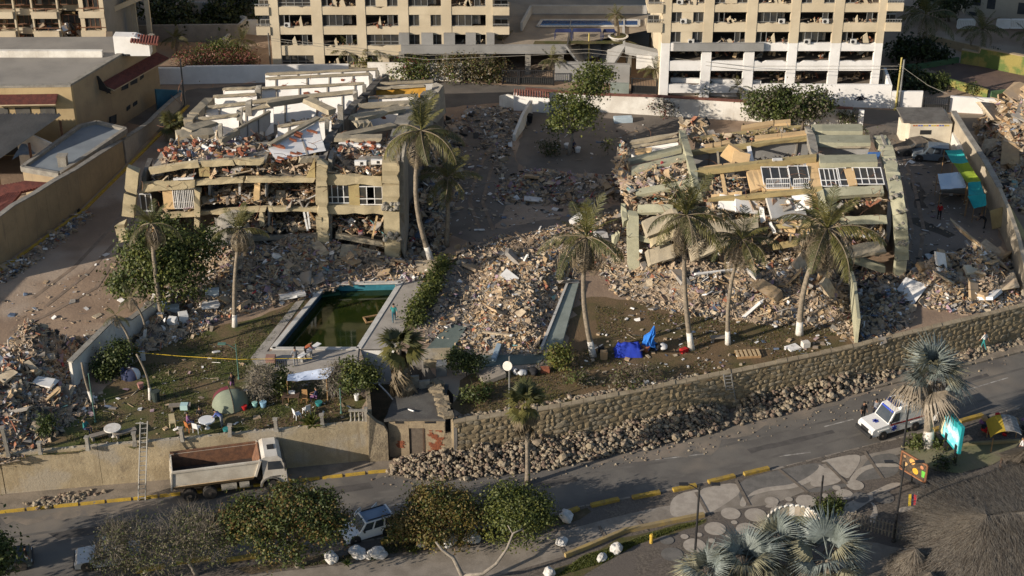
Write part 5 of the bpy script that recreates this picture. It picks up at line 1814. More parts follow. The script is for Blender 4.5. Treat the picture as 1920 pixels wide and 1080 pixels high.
laid_slab(cbr,RP(1183,276),RP(1272,262),1.5,ribs=0,seed=110,face=m_ceil,capw=.3)
for k,(a,b,dr,rb) in enumerate([((1305,262),(1502,239),2.0,3),((1297,287),(1520,259),2.9,3),((1302,328),(1398,315),2.8,2),((1328,376),(1540,356),1.7,2)]):
 laid_slab(cbr,RP(*a)+Vector((0,.1,0)),RP(*b)+Vector((0,.1,0)),dr,cap=m_olive,face=m_greyceil,ribs=rb,seed=120+k,capw=.5,caph=.35,lean=.25,holes=False)
for (a,b) in [((1390,243),(1450,233)),((1452,233),(1482,231)),((1322,278),(1336,276)),((1338,275),(1352,273)),((1353,272),(1368,269)),((1415,262),(1465,257)),((1466,257),(1512,252)),((1310,321),(1353,315)),((1356,315),(1378,311)),((1426,312),(1460,307)),((1462,307),(1520,298)),((1334,368),(1360,364)),((1364,364),(1391,361)),((1190,287),(1222,284))]:
 band(cbr,[(a[0],a[1]-3),(b[0],b[1]-3)],[(a[0],a[1]+4),(b[0],b[1]+4)],m_peach,.25,'sill_wall',5)
band(cbr,[(1302,326),(1420,311),(1530,298)],[(1302,331),(1420,317),(1530,304)],m_olive,.5,'slab_edge',14)
band(cbr,[(1395,366),(1460,356),(1540,350)],[(1395,373),(1460,364),(1540,359)],m_olive,.5,'slab_edge',12)
band(cbr,[(1447,421),(1520,418)],[(1447,429),(1520,427)],m_olive,.5,'slab_edge')
band(cbr,[(1450,462),(1497,454)],[(1450,469),(1497,461)],m_olive,.5,'slab_edge')
band(cbr,[(1400,321),(1428,312)],[(1408,358),(1436,349)],m_peach,.3,'wall_panel',3)
band(cbr,[(1512,306),(1535,301)],[(1516,352),(1541,350)],m_peach,.3,'wall_panel',3)
band(cbr,[(1476,312),(1480,311)],[(1483,357),(1487,356)],m_peach,.35,'wall_pier',2)
band(cbr,[(1430,352),(1516,349)],[(1430,358),(1518,356)],m_peach,.3,'sill_wall',6)
def leaning_window(u0,v0,u1,v1,n,parent,lean,rail=True,broken=False,frame=m_whiteframe):
 a,b=RP(u0,v1),RP(u1,v0)
 h=math.hypot(b.z-a.z,b.y-a.y)
 return window_set(b.x-a.x,h,n,parent,a+Vector((0,.12,0))-parent.location,rail=rail,broken=broken,frame=frame,tilt=-math.atan2(b.y-a.y,b.z-a.z))
leaning_window(1433,314,1477,353,3,cbr,.5,rail=False)
leaning_window(1484,312,1514,351,2,cbr,.5,rail=False)
for (u0,u1) in ((1436,1480),(1487,1515)):
 a,b=RP(u0,352),RP(u1,351)
 top_=(RP(u0,333)-RP(u0,352))
 m_=MB()
 o_=Vector((0,-.25,0))
 for f in (0.05,.5,1.0):
  m_.beam(a+top_*f+o_,b+top_*f+o_,.06,.06)
 m_.build('balcony_rail',m_whiteframe,cbr,origin='world')
 n=int((u1-u0)/3.4)
 for i in range(n+1):
  p=a.lerp(b,i/n)+o_
  m_=MB()
  m_.beam(p,p+top_,.04,.04)
  m_.build('baluster',m_whiteframe,cbr,origin='world')
for (t0,t1,b0,b1) in [((1521,242),(1616,241),(1522,254),(1617,255)),((1527,262),(1630,262),(1528,276),(1632,277)),((1535,300),(1642,298),(1537,315),(1645,313)),((1543,352),(1655,348),(1545,369),(1658,362)),((1575,407),(1662,403),(1576,421),(1664,420)),((1600,479),(1660,500),(1600,494),(1660,514))]:
 band(cbr,[t0,t1],[b0,b1],m_greenfac,.45)
laid_slab(cbr,RP(1530,278)+Vector((0,.4,0)),RP(1632,279)+Vector((0,.4,0)),1.6,capw=.3,caph=.2,ribs=0,seed=140,face=m_greyceil,holes=False,lean=.3)
m_=MB()
p=RP(1628,285)
m_.slab([p,p+Vector((1.1,0,0)),RP(1640,297)+Vector((.4,.3,-.2)),RP(1625,296)+Vector((0,.3,-.2))],(0,.1,-.1))
m_.build('blue_wall',M('blue_wall_paint',(.06,.17,.42),(.05,.13,.33)),cbr,origin='world')
leaning_window(1541,317,1572,351,4,cbr,.4)
leaning_window(1574,315,1586,350,1,cbr,.4,broken=False)
leaning_window(1604,315,1652,347,4,cbr,.4)
band(cbr,[(1582,317),(1600,314)],[(1592,349),(1608,346)],m_peach,.3,'wall_panel',3)
rc=[(1650,262),(1662,282),(1668,305),(1676,335),(1681,365),(1686,394),(1688,420),(1690,452),(1690,480),(1684,522)]
for k,(a,b) in enumerate(zip(rc,rc[1:])):
 m_=MB()
 pa,pb=RP(*a),RP(*b)
 d=(pb-pa)
 pb2=pa+d*.94
 wdt=1.15 if k!=8 else .9
 jagged_beam(m_,pa,pb2,wdt,1.0,4,.06,up=(0,.8,.6))
 m_.build('column',m_greenfac,cbr,origin='world')
 m_=MB()
 for q in range(9):
  m_.rock(pa+Vector((rnd(-.5,.5),rnd(-.4,.1),rnd(-.25,.25))),rnd(.1,.24),seed=k*20+q)
 m_.build('spalled_concrete',m_conc,cbr,origin='world')['kind']='stuff'
m_=MB()
for a,b in zip(rc[2:],rc[3:]):
 pa,pb=RP(*a),RP(*b)
 m_.slab([pa+Vector((.5,.5,0)),pb+Vector((.5,.5,0)),pb+Vector((.6,6,0)),pa+Vector((.6,6,0))],(-.25,0,0))
m_.build('side_wall',m_conc,cbr,origin='world')
for k,(a,b,w) in enumerate([((1279,256),(1284,275),.6),((1284,275),(1292,303),.6),((1292,303),(1300,333),.6),((1300,333),(1309,367),.65),((1513,250),(1520,262),.5),((1519,262),(1528,298),.7)]):
 m_=MB()
 jagged_beam(m_,RP(*a)+Vector((0,-.2,.2)),RP(*b)+Vector((0,-.2,.2)),w,1.1,4,.06,up=(0,.7,.7))
 m_.build('column',m_greenfac if k<4 else m_conc,cbr,origin='world')
for (pts,w,mt) in [([(1186,396),(1186,440),(1187,498)],1.0,m_greenfac),([(1308,500),(1310,520)],.5,m_greenfac),([(1352,318),(1360,362)],.3,m_peach),([(1345,283),(1348,312)],.18,m_capt),([(1403,272),(1412,310)],.35,m_ceil),([(1395,265),(1388,250)],.35,m_capt),([(1537,358),(1545,400)],.6,m_greenfac),([(1427,388),(1430,412)],.4,m_ceil),([(1443,415),(1452,433)],.3,m_ceil)]:
 m_=MB()
 for (a,b) in zip(pts,pts[1:]):
  jagged_beam(m_,RP(*a)+Vector((0,-.15,0)),RP(*b)+Vector((0,-.15,0)),w,.8 if w>.5 else w,4,.04,up=(0,1,.2))
 m_.build('column',mt,cbr,origin='world')
m_=MB()
rowsv=(500,460,420,385,350,315,285,262,240)
G=[]
for v in rowsv:
 ul=np.interp(v,[225,300,360,500],[1285,1185,1192,1195])
 ur=np.interp(v,[225,262,300,380,500],[1620,1645,1660,1680,1680])
 off=np.interp(v,[225,300,340,400,500],[1.0,1.6,2.6,3.6,4.2])
 dz=np.interp(v,[225,300,340,400],[-2.9,-2.7,-1.2,0])
 G.append([RP(ul+(ur-ul)*i/24,v)+Vector((0,off+rnd(-.2,.2),dz)) for i in range(25)])
m_.add([p for r in G for p in r],[(i*25+j,i*25+j+1,(i+1)*25+j+1,(i+1)*25+j) for i in range(len(rowsv)-1) for j in range(24)])
m_.build('crushed_mass',m_mound,cbr,origin='world')
m_=MB()
for r in ([g[0] for g in G],[g[-1] for g in G],G[-1]):
 for a,b in zip(r,r[1:]):
  m_.add([a,b,(b.x,b.y,T),(a.x,a.y,T)],[(0,1,2,3)])
m_.build('crushed_flank',m_conc_dark,cbr,origin='world')
for k,(a,b,n,h,sz) in enumerate([((1200,372),(1300,352),330,1.0,(.1,.5)),((1200,400),(1300,396),360,1.2,(.1,.6)),((1200,440),(1300,430),420,1.6,(.12,.8)),((1205,470),(1300,470),420,1.2,(.12,.8)),((1310,322),(1400,312),220,.9,(.1,.5)),((1320,370),(1400,360),260,.9,(.1,.5)),((1330,395),(1540,385),900,1.4,(.12,.7)),((1440,425),(1590,412),700,1.4,(.12,.7)),((1300,430),(1600,440),1500,1.6,(.12,.7)),((1550,385),(1655,380),260,1.1,(.1,.6)),((1575,440),(1660,445),350,1.3,(.12,.6)),((1545,296),(1630,292),130,.6,(.1,.4)),((1420,297),(1520,285),160,.5,(.1,.4)),((1300,282),(1500,258),200,.4,(.1,.4)),((1195,345),(1290,325),250,.7,(.1,.5)),((1280,255),(1330,248),140,.9,(.12,.7)),((1590,470),(1660,480),200,.9,(.1,.6)),((1160,330),(1190,390),260,1.6,(.15,.8)),((1168,285),(1182,330),120,.8,(.15,.7))]):
 w_=dict(WEI)
 w_['debris_cream']=6
 w_['debris_ochre']=4
 w_['debris_brick']=1.6
 dz=-.3 if a[1]>330 or k>12 else -1.7
 filler(cbr,RP(*a)+Vector((0,.2,dz)),RP(*b)+Vector((0,.2,dz)),3.0,n,h,sz,w_,seed=500+k)
for (a,b,w,h,mt) in [((1205,425),(1275,395),1.6,.3,m_capt),((1215,445),(1290,415),1.2,.3,m_tanfac),((1212,478),(1262,462),1.5,.35,m_capt),((1560,470),(1655,455),1.2,.3,m_capt),((1320,425),(1420,412),1.2,.25,m_capt),((1290,470),(1360,440),1.4,.3,m_capt),((400,425),(450,405),1.6,.3,m_conc),((385,445),(440,440),2.0,.3,m_conc),((640,470),(715,490),1.6,.3,m_capt),((430,462),(470,430),1.4,.3,m_conc)]:
 m_=MB()
 left=a[0]<800
 q=(lambda p:Q(*p,YF-1.2)) if left else (lambda p:RP(*p)+Vector((0,-.9,.1)))
 jagged_beam(m_,q(a),q(b),w,h,6,.08,up=(0,-.5,.85))
 m_.build('broken_slab',mt,cbl if left else cbr,origin='world')
for (u,v,mt,rx,ry,w,d,h) in [(1475,400,m_greyceil,.5,.1,3.2,2.4,.25),(1375,300,m_peach,.3,.5,1.6,.3,1.7),(1390,309,m_peach,.8,.2,1.5,1.2,.2),(1505,385,m_ceil,.9,-.2,1.6,1.9,.1),(1530,385,m_peach,.9,.1,1.0,1.6,.15),(1365,392,m_white,.7,.1,1.5,1.3,.2),(1400,395,m_white,.7,.2,2.0,1.6,.2),(1470,430,m_peach,1.0,.1,2.2,1.4,.2),(1500,440,m_peach,1.0,.0,1.8,1.4,.2)]:
 m_=MB()
 m_.box(RP(u,v)+Vector((0,.6,.3)),(w,d,h),R=Euler((rx,ry,rnd(-.3,.3))).to_matrix())
 m_.build('fallen_panel',mt,cbr,origin='world')
o=inst(AC,'air_conditioner',cbr,RP(1455,307)+Vector((0,-.4,.1))-cbr.location,(0.2,0,0))
for parent,pts in ((cbl,[LP(rnd(270,740),rnd(150,300)) for _ in range(50)]+[Q(rnd(262,740),rnd(310,470),YF-.4) for _ in range(40)]),(cbr,[RP(rnd(1180,1680),rnd(245,480)) for _ in range(90)])):
 m_=MB()
 for p in pts:
  d=Vector((rnd(-1,1),rnd(-1,.2),rnd(-.3,1))).normalized()
  e=Vector((rnd(-.5,.5),rnd(-.5,.3),rnd(-.6,.3)))
  m_.tube([p,p+d*.5,p+d*.9+e*.5,p+d*1.1+e],.022,3)
 m_.build('reinforcing_bars',m_rust,parent,origin='world')['kind']='stuff'
# ----- rubble heaps
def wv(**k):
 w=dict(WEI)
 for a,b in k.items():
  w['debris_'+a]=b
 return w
Heap([(365,470),(420,448),(600,468),(756,482),(815,500),(800,522),(740,524),(640,530),(600,545),(520,568),(420,590),(370,622),(335,632),(330,600),(350,560),(400,520),(375,500)],[(450,485,2.4,4),(540,490,2.2,4.5),(640,495,1.8,4),(720,492,1.3,3),(420,550,1.0,4),(520,530,1.0,4)],fall=2.5,hmin=.3,seed=21).build('broad apron of rubble and furniture at the foot of the left collapsed block',m_mound,wv(blue=.8,white=1.3,mauve=1.2,brick=1.4),11000,.08,.42,big=22,biglabel='in the spill before the left collapsed block',bigs=(.6,1.2))
Heap([(355,470),(300,470),(285,500),(330,560),(350,600),(330,640),(270,660),(245,640),(265,600),(300,560),(320,500)],[(300,610,1.0,2.5),(330,580,1.0,2.5)],seed=22,hmin=.2).build('strip of wreckage and broken appliances between the bushy tree and the leaning palm trunks',m_mound_grey,wv(white=1.6,blue=.8),1200,.1,.5)
Heap([(875,500),(930,468),(985,445),(1060,425),(1175,400),(1178,470),(1120,480),(1085,500),(1060,540),(1045,580),(1035,622),(1020,660),(940,660),(862,652),(880,610),(895,560)],[(1000,520,1.2,4.5),(960,580,1.0,3.5),(1060,460,1.2,4),(1130,430,1.2,3.5),(1000,600,.9,3),(930,520,.8,3)],seed=23,hmin=.25).build('long central heap of broken masonry filling the second pool basin',m_mound,wv(cream=5.5,ochre=4,mauve=1,white=.7),14000,.08,.36,big=26,biglabel='in the central masonry heap',bigs=(.5,1.1))
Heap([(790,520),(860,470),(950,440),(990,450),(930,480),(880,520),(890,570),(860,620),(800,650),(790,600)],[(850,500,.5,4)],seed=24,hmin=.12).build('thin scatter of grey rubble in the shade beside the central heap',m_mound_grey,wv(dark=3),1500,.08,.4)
Heap([(1176,470),(1180,400),(1300,372),(1450,380),(1560,380),(1600,420),(1600,470),(1590,520),(1600,560),(1608,640),(1560,612),(1440,605),(1300,590),(1230,572),(1150,540),(1130,500)],[(1250,470,2.6,4.5),(1350,450,3.4,5),(1450,440,3.8,5.5),(1550,460,3.2,5),(1300,530,1.5,5),(1450,530,1.6,6),(1570,560,1.2,4)],seed=25,hmin=.35,fall=2.6).build('great slope of ochre masonry rubble in front of the right collapsed block',m_mound,wv(cream=6,ochre=4.5,tan=5,mauve=1,white=.7),19000,.08,.42,big=46,biglabel='on the rubble slope before the right block',bigs=(.6,1.5))
Heap([(1602,500),(1690,525),(1712,560),(1690,612),(1640,640),(1608,640)],[(1650,560,.7,3)],seed=36,hmin=.15).build('dark bluish rubbish in the shade between the leaning strip wall and the ochre heap',m_mound_grey,wv(dark=3,blue=1.6,white=1),2400,.08,.4)
Heap([(1690,525),(1720,505),(1800,480),(1880,480),(1912,540),(1898,566),(1800,584),(1740,572),(1705,556)],[(1750,530,1.8,3.2),(1830,515,2.0,3.6),(1880,525,1.6,3)],seed=26,hmin=.18).build('heap of ochre rubble and wall blocks along the right side of the yard',m_mound,wv(ochre=4,dark=2.4),7000,.08,.42,big=22,biglabel='in the heap at the right of the yard',bigs=(.6,1.4))
Heap([(-60,700),(30,650),(110,640),(165,640),(140,700),(140,740),(175,760),(120,800),(60,840),(10,860),(-80,870)],[(60,670,2.6,3.2),(120,655,1.6,2.5),(20,740,2.4,3.5),(90,740,1.6,3),(-20,800,1.8,4),(60,800,1.0,2.5)],seed=27,hmin=.3).build('tall dark heap of brown and blue rubbish at the left edge beside the slanting wall',m_mound,wv(blue=.9,brick=2.2,mauve=1.2,white=.7,dark=3),9000,.08,.4,big=16,biglabel='in the rubbish heap at the left edge',bigs=(.5,1.1))
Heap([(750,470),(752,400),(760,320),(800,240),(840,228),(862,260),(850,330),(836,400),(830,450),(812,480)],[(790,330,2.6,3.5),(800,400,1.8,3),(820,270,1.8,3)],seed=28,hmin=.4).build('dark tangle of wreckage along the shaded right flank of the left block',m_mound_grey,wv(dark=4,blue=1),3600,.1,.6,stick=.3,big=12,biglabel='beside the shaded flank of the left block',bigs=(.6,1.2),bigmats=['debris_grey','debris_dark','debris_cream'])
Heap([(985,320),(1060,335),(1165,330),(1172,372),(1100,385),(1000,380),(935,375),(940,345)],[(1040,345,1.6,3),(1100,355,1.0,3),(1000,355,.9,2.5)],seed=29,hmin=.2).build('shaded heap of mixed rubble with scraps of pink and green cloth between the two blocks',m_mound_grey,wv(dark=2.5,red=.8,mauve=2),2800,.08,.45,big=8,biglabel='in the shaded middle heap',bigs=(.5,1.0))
Heap([(880,205),(940,200),(990,215),(960,265),(935,330),(900,250),(850,240)],[(920,215,.8,2.5),(950,240,.6,2)],seed=30,hmin=.12).build('low scatter of white and grey rubbish below the tiled gateway',m_mound_grey,wv(white=3),900,.08,.45)
Heap([(300,330),(345,255),(350,300),(330,320)],[(325,310,.6,2)],seed=31,hmin=.1).build('small pile of broken concrete beside the left flank of the tan block',m_mound_grey,wv(),260,.1,.5)
Heap([(1835,235),(1870,215),(1960,205),(2000,280),(1960,330),(1890,320),(1850,290)],[(1880,240,3.6,4),(1930,250,4.5,5),(1890,280,2.0,3.5)],seed=32,hmin=.4).build('third collapsed building reduced to a yellow rubble mound at the right edge',m_mound,wv(cream=6,ochre=5,tan=6),3200,.12,.7,stick=.25,big=22,biglabel='on the yellow mound at the right edge',bigs=(.8,2.0),bigmats=['debris_cream','debris_tan','debris_ochre'])
Heap([(1840,300),(1890,320),(1930,350),(1925,400),(1890,380),(1855,340)],[(1880,340,.8,2.5)],seed=33,hmin=.12).build('grey rubble spread behind the concrete yard wall at the right edge',m_mound_grey,wv(),900,.1,.5)
for k,(pts,lb) in enumerate([([(0,512),(40,484),(60,490),(10,525)],'rubbish swept along the foot of the ochre wall, nearest the left edge'),([(60,470),(100,440),(160,395),(172,404),(110,452),(70,482)],'rubbish and boards swept along the foot of the ochre wall further up')]):
 Heap(pts,[],seed=40+k,hmin=.2,fall=.8).build(lb,m_mound_grey,wv(white=3,blue=1.5),350,.08,.4)
for k,(pts,n,lb) in enumerate([([(1000,420),(860,440),(840,300),(930,240),(960,330),(1160,390)],500,'litter scattered on the shaded drive between the blocks'),([(1160,560),(1600,620),(1600,650),(1370,700),(1150,740),(1080,700)],420,'litter scattered over the dry lawn on the right'),([(1680,280),(1740,300),(1850,420),(1890,500),(1700,520)],330,'litter scattered over the shaded yard on the right'),([(0,560),(240,460),(320,560),(190,640),(60,650)],170,'litter scattered over the dirt drive on the left'),([(140,760),(400,640),(500,690),(640,720),(680,780),(300,820)],240,'litter scattered over the camp lawn'),([(1000,230),(1290,235),(1180,300),(1000,310)],150,'litter scattered over the walled yard behind')]):
 h_=Heap(pts,[],seed=50+k,hmin=.0)
 rs=np.random.RandomState(70+k)
 p=h_.sample(n,rs)
 size=.06*(6**(rs.random(n)**2.2))
 V=chunk_verts(np.stack([p[:,0],p[:,1],np.full(n,T+.05)],1),size,rs,.2,.5,.3)
 pal=['debris_white','debris_cream','debris_grey','debris_blue','debris_dark','debris_mauve','debris_tan']
 o=bpy.data.objects.new('litter',np_mesh('litter',V,None,[MATS[q] for q in pal],rs.choice(7,n,p=[.2,.2,.2,.06,.1,.04,.2])))
 COL.objects.link(o)
 tag(o,lb,'litter',kind='stuff')
# ----- field stones fallen from the wall along the road
def stone_bank(pts,n,z0,amp,label,seed,mats,smin=.1,smax=.36,nbig=0):
 poly=[tuple(p) for p in xy(pts,z0)]
 rs=np.random.RandomState(seed)
 a=np.array(poly)
 out=np.zeros((0,2))
 while len(out)<n:
  p=rs.uniform(a.min(0),a.max(0),(n*3,2))
  m=inside(poly,p[:,0],p[:,1])
  e=edge_dist(poly,p[:,0],p[:,1])
  m&=rs.random(len(p))<np.clip(e/.7,.08,1)
  out=np.concatenate([out,p[m]])
 out=out[:n]
 e=np.clip(edge_dist(poly,out[:,0],out[:,1])/1.6,0,1)
 z=z0+amp*e*(.5+vnoise(out[:,0],out[:,1],.7,seed))*rs.uniform(.2,1,n)
 mb_=MB()
 big_=[]
 for k in range(n):
  r=smin*(smax/smin)**(rs.random()**1.6)
  if k<nbig:
   r=rs.uniform(.24,.36)
   big_.append((out[k,0],out[k,1],z[k]+r*.3,r))
   continue
  mb_.rock((out[k,0],out[k,1],z[k]+r*.25),r,seed=seed*1000+k,flat=.75,mi=k%len(mats))
 o=mb_.build('fallen_stones',mats)
 tag(o,label,'stones',kind='stuff')
 pool_=[]
 for k in range(6):
  q=MB()
  q.rock((0,0,0),1.0,seed=seed+k,flat=.75,sub=1)
  pool_.append(q.mesh('fallen_stone',mats[k%len(mats)]))
 for k,(x,y,zz,r) in enumerate(big_):
  o=inst(pool_[k%6],'fallen_stone',None,(x,y,zz),(0,0,rs.uniform(0,6)),(r,r,r))
  c_,w_=mats[k%6%len(mats)].name.split('_')[2],{5:'left of the metal ladder',6:'right of the metal ladder'}.get(seed,'at the right edge')
  tag(o,f'larger {c_} field stone on the roadside bank {w_}','stone',f'larger {c_} stones of the roadside bank {w_}')
 return o
m_bank=[M('bank_stone_tan',(0.33,0.27,0.185),(0.24,0.195,0.135),scale=3,fine=.25),M('bank_stone_grey',(0.255,0.205,0.15),(0.18,0.145,0.105),scale=3,fine=.25),M('bank_stone_brown',(0.205,0.15,0.11),(0.15,0.11,0.085),scale=3,fine=.25),M('bank_stone_pale',(0.35,0.295,0.215),(0.27,0.225,0.165),scale=3,fine=.2)]
stone_bank([(715,896),(732,866),(850,838),(960,822),(1062,806),(1200,776),(1372,742),(1374,790),(1350,812),(1200,848),(1080,874),(940,896),(820,904)],7500,.05,1.1,'bank of fallen field stones along the road, left of the metal ladder',5,m_bank,smin=.06,smax=.22,nbig=60)
stone_bank([(1365,745),(1480,722),(1600,696),(1690,676),(1712,696),(1640,728),(1560,756),(1440,786),(1372,800)],2300,.05,.95,'bank of fallen field stones on the road, right of the metal ladder',6,m_bank,smin=.07,smax=.27,nbig=20)
stone_bank([(1690,680),(1800,654),(1930,618),(1937,642),(1830,676),(1712,706)],1300,.05,.6,'loose line of fallen stones at the foot of the wall at the right edge',7,m_bank,smin=.06,smax=.26,nbig=14)
stone_bank([(40,945),(110,925),(200,915),(205,925),(110,950),(60,960)],130,.12,.2,'small scatter of stones and rubble on the pavement at the left',8,m_bank,smax=.25)
stone_bank([(858,780),(984,760),(1160,728),(1330,696),(1330,703),(1160,737),(984,769),(858,789)],330,T,.12,'line of loose stones on the top edge of the stone wall',9,m_bank,smax=.22)
stone_bank([(690,898),(1000,868),(1350,812),(1700,712),(1900,655),(1910,680),(1700,760),(1350,850),(1000,905),(720,925)],330,0,.02,'grit and pebbles strewn over the far lane of the road',10,m_bank,smin=.03,smax=.12)
# ----- plants
l_green=leaf_mat('palm_green',(0.062,0.072,0.026),(0.105,0.10,0.04))
l_yell=leaf_mat('palm_yellow_green',(0.15,0.135,0.04),(0.10,0.10,0.03))
l_dry=leaf_mat('palm_dry',(0.21,0.17,0.11),(0.14,0.11,0.075),trans=.12)
l_dark=leaf_mat('leaf_dark_green',(0.035,0.055,0.014),(0.06,0.075,0.02))
l_mid=leaf_mat('leaf_mid_green',(0.065,0.09,0.02),(0.10,0.115,0.028))
l_lime=leaf_mat('leaf_lime',(0.15,0.155,0.03),(0.11,0.125,0.028))
l_rust=leaf_mat('leaf_rust',(0.155,0.09,0.028),(0.11,0.07,0.025))
l_gold=leaf_mat('leaf_gold',(0.165,0.125,0.03),(0.125,0.1,0.03))
l_pink=leaf_mat('flower_red',(0.20,0.055,0.05),(0.14,0.065,0.045))
l_greyleaf=leaf_mat('leaf_grey_brown',(0.14,0.12,0.08),(0.095,0.08,0.055),trans=.1)
l_silver=leaf_mat('palm_silver',(0.20,0.23,0.215),(0.12,0.14,0.125),trans=.1)
m_bark=M('palm_bark',(0.27,0.225,0.17),(0.18,0.15,0.115),scale=4,fine=.3,bump=.03,bscale=12)
m_bark_dark=M('tree_bark',(0.17,0.135,0.10),(0.11,0.09,0.07),scale=4,fine=.3,bump=.03,bscale=10)
m_bark_grey=M('grey_bark',(0.28,0.245,0.20),(0.2,0.175,0.145),scale=3,fine=.2,bump=.02)
m_limewash=M('limewash',(0.66,0.63,0.58),(0.52,0.48,0.42),scale=3,fine=.15)
def frond_mesh(name,arch,droop,mats,n=34,leaf=.29,hang=.5,seed=0,curl=0.0):
 """Pinnate palm leaf of unit length along +x; arch bends it down, hang is how far the leaflets fall."""
 rg=random.Random(seed)
 mb_=MB()
 pts=[]
 x=z=0.0
 a=0.0
 for i in range(13):
  pts.append(Vector((x,curl*(i/12)**2,z)))
  a=-arch*(i/12)**1.4-droop*(i/12)
  x+=math.cos(a)/12
  z+=math.sin(a)/12
 mb_.tube(pts,[.014*(1-.75*i/12) for i in range(13)],4,1)
 for i in range(n):
  f=.12+.87*(i+rg.random()*.4)/n
  k=f*12
  j=min(int(k),11)
  p=pts[j].lerp(pts[j+1],k-j)
  d=(pts[j+1]-pts[j]).normalized()
  side=Vector((0,1,0))
  up=side.cross(d)*-1
  L=leaf*(math.sin(math.pi*min(1,.15+f*.85))**.6)*rg.uniform(.8,1.1)
  for sgn in (-1,1):
   if rg.random()<.05:
    continue
   out=(side*sgn*rg.uniform(.75,1)+d*rg.uniform(.55,.85)+up*(rg.uniform(.05,.25)-hang*.5)).normalized()
   tip=(out*.7+Vector((0,0,-1))*hang*rg.uniform(.7,1.2)).normalized()
   w=d*.0062
   m1=p+out*L*.5
   m2=m1+tip*L*.5
   q=[p-w,p+w,m1+w*1.6,m1-w*1.6,m2]
   mb_.add(q,[(0,1,2,3),(3,2,4)],0)
 return mb_.mesh(name,mats)
FR={'fresh':[frond_mesh('frond',.5,-.05,[l_green,l_yell],hang=.25,seed=k) for k in range(2)]+[frond_mesh('frond',.6,0,[l_yell,l_yell],hang=.3,seed=7)],'mid':[frond_mesh('frond',1.35,.2,[l_green,l_dry],hang=1.05,seed=10+k,curl=(-.1,.1)[k]) for k in range(2)]+[frond_mesh('frond',1.4,.2,[l_yell,l_dry],hang=1.1,seed=13)],'dry':[frond_mesh('frond',1.5,.5,[l_dry,l_dry],hang=.9,seed=20+k,n=26,curl=(-.12,.08)[k]) for k in range(2)]+[frond_mesh('frond',1.6,.4,[l_dry,l_yell],hang=1.0,seed=23,n=28)],}
def trunk_pts(a,b,bend,n=9):
 d=b-a
 side=Vector((d.y,-d.x,0))
 side=side.normalized() if side.length>.01 else Vector((1,0,0))
 return [a.lerp(b,i/n)+Vector((1,0,0))*bend*math.sin(math.pi*i/n) for i in range(n+1)]
def coconut_palm(label,base,crown,L,nf=6,nm=9,nd=7,z=T,r=.2,bend=.3,wash=True,seed=0,group='coconut palms round the ruins',nuts=True,bare=False):
 rg=random.Random(seed)
 b=P(*base,z)
 c=Q(*crown,b.y+rg.uniform(-.4,.4))
 t=thing('coconut_palm',label,'palm tree',tuple(b),group=group)
 top=c-b
 m_=MB()
 pts=trunk_pts(Vector((0,0,-.1)),top,bend)
 m_.tube(pts,[r*(1.35-.25*min(1,i*.8)-.35*i/9) for i in range(10)],8)
 m_.build('trunk',m_bark,t,smooth=True)
 if wash:
  m_=MB()
  hh=max(1.2,min(1.7,top.z*.14))
  k=hh/top.z*9
  m_.tube([pts[0],pts[0].lerp(pts[1],min(1,k*.5)),pts[0].lerp(pts[1],k) if k<=1 else pts[1].lerp(pts[2],k-1)],[r*1.5,r*1.25,r*1.16],9)
  m_.build('whitewashed_base',m_limewash,t,smooth=True)
 if bare:
  return t
 for kind,n in (('fresh',nf),('mid',nm),('dry',nd)):
  for i in range(n):
   yaw=2*math.pi*(i+rg.uniform(-.3,.3))/n+{'fresh':.3,'mid':0,'dry':.6}[kind]
   pit={'fresh':rg.uniform(.75,1.45),'mid':rg.uniform(-.1,.6),'dry':rg.uniform(-1.15,-.05)}[kind]
   s=L*rg.uniform(.85,1.1)*{'fresh':.8,'mid':1,'dry':.85}[kind]
   inst(rg.choice(FR[kind]),'frond',t,top+Vector((0,0,.05)),(rg.uniform(-.3,.3),-pit,yaw),(s,s,s))
 if nuts:
  m_=MB()
  for i in range(9):
   a=rg.uniform(0,6.28)
   m_.rock(top+Vector((math.cos(a)*.32,math.sin(a)*.32,-.2-rg.random()*.35)),.14,seed=i)
  m_.build('coconut_cluster',l_dry if rg.random()<.5 else m_wood,t,smooth=True)['kind']='stuff'
 return t
coconut_palm('tall curved coconut palm with a whitewashed foot beside the right flank of the left block',(810,493),(790,246),4.5,6,8,15,bend=-.9,seed=1,r=.22)
coconut_palm('shorter yellow green coconut palm in the shade behind the tall curved one',(837,462),(838,333),3.4,6,8,6,bend=.1,wash=False,seed=2)
coconut_palm('coconut palm with a ragged dry crown on the camp lawn near the pool',(440,612),(450,432),2.9,6,3,16,seed=3,bend=-.2,r=.17)
coconut_palm('leaning coconut palm with a ragged crown in front of the bushy dark tree',(305,607),(283,420),3.0,6,3,16,seed=4,bend=-.1,r=.19)
coconut_palm('coconut palm at the edge of the dry lawn beside the second pool basin',(1113,668),(1100,446),4.3,6,6,16,seed=5,bend=-.5)
coconut_palm('tall coconut palm on the dry lawn behind the blue tent',(1297,655),(1287,405),4.6,7,7,16,seed=6,bend=-.35)
coconut_palm('slender dark crowned coconut palm, right of the one behind the blue tent',(1365,645),(1391,450),3.8,5,8,8,seed=7,bend=-.4,r=.17)
coconut_palm('big coconut palm with a skirt of hanging dry fronds, rightmost on the dry lawn',(1499,627),(1551,430),5.0,7,7,22,seed=8,bend=-.6,r=.24)
coconut_palm('thin sick palm with a tiny crown by the slanting wall, nearer the camp',(245,682),(216,592),1.5,2,3,4,seed=9,bend=.5,r=.11,nuts=False)
coconut_palm('thin sick palm with a tiny crown by the slanting wall, nearer the dark tree',(269,640),(246,560),1.7,2,3,5,seed=10,bend=.5,r=.11,nuts=False)
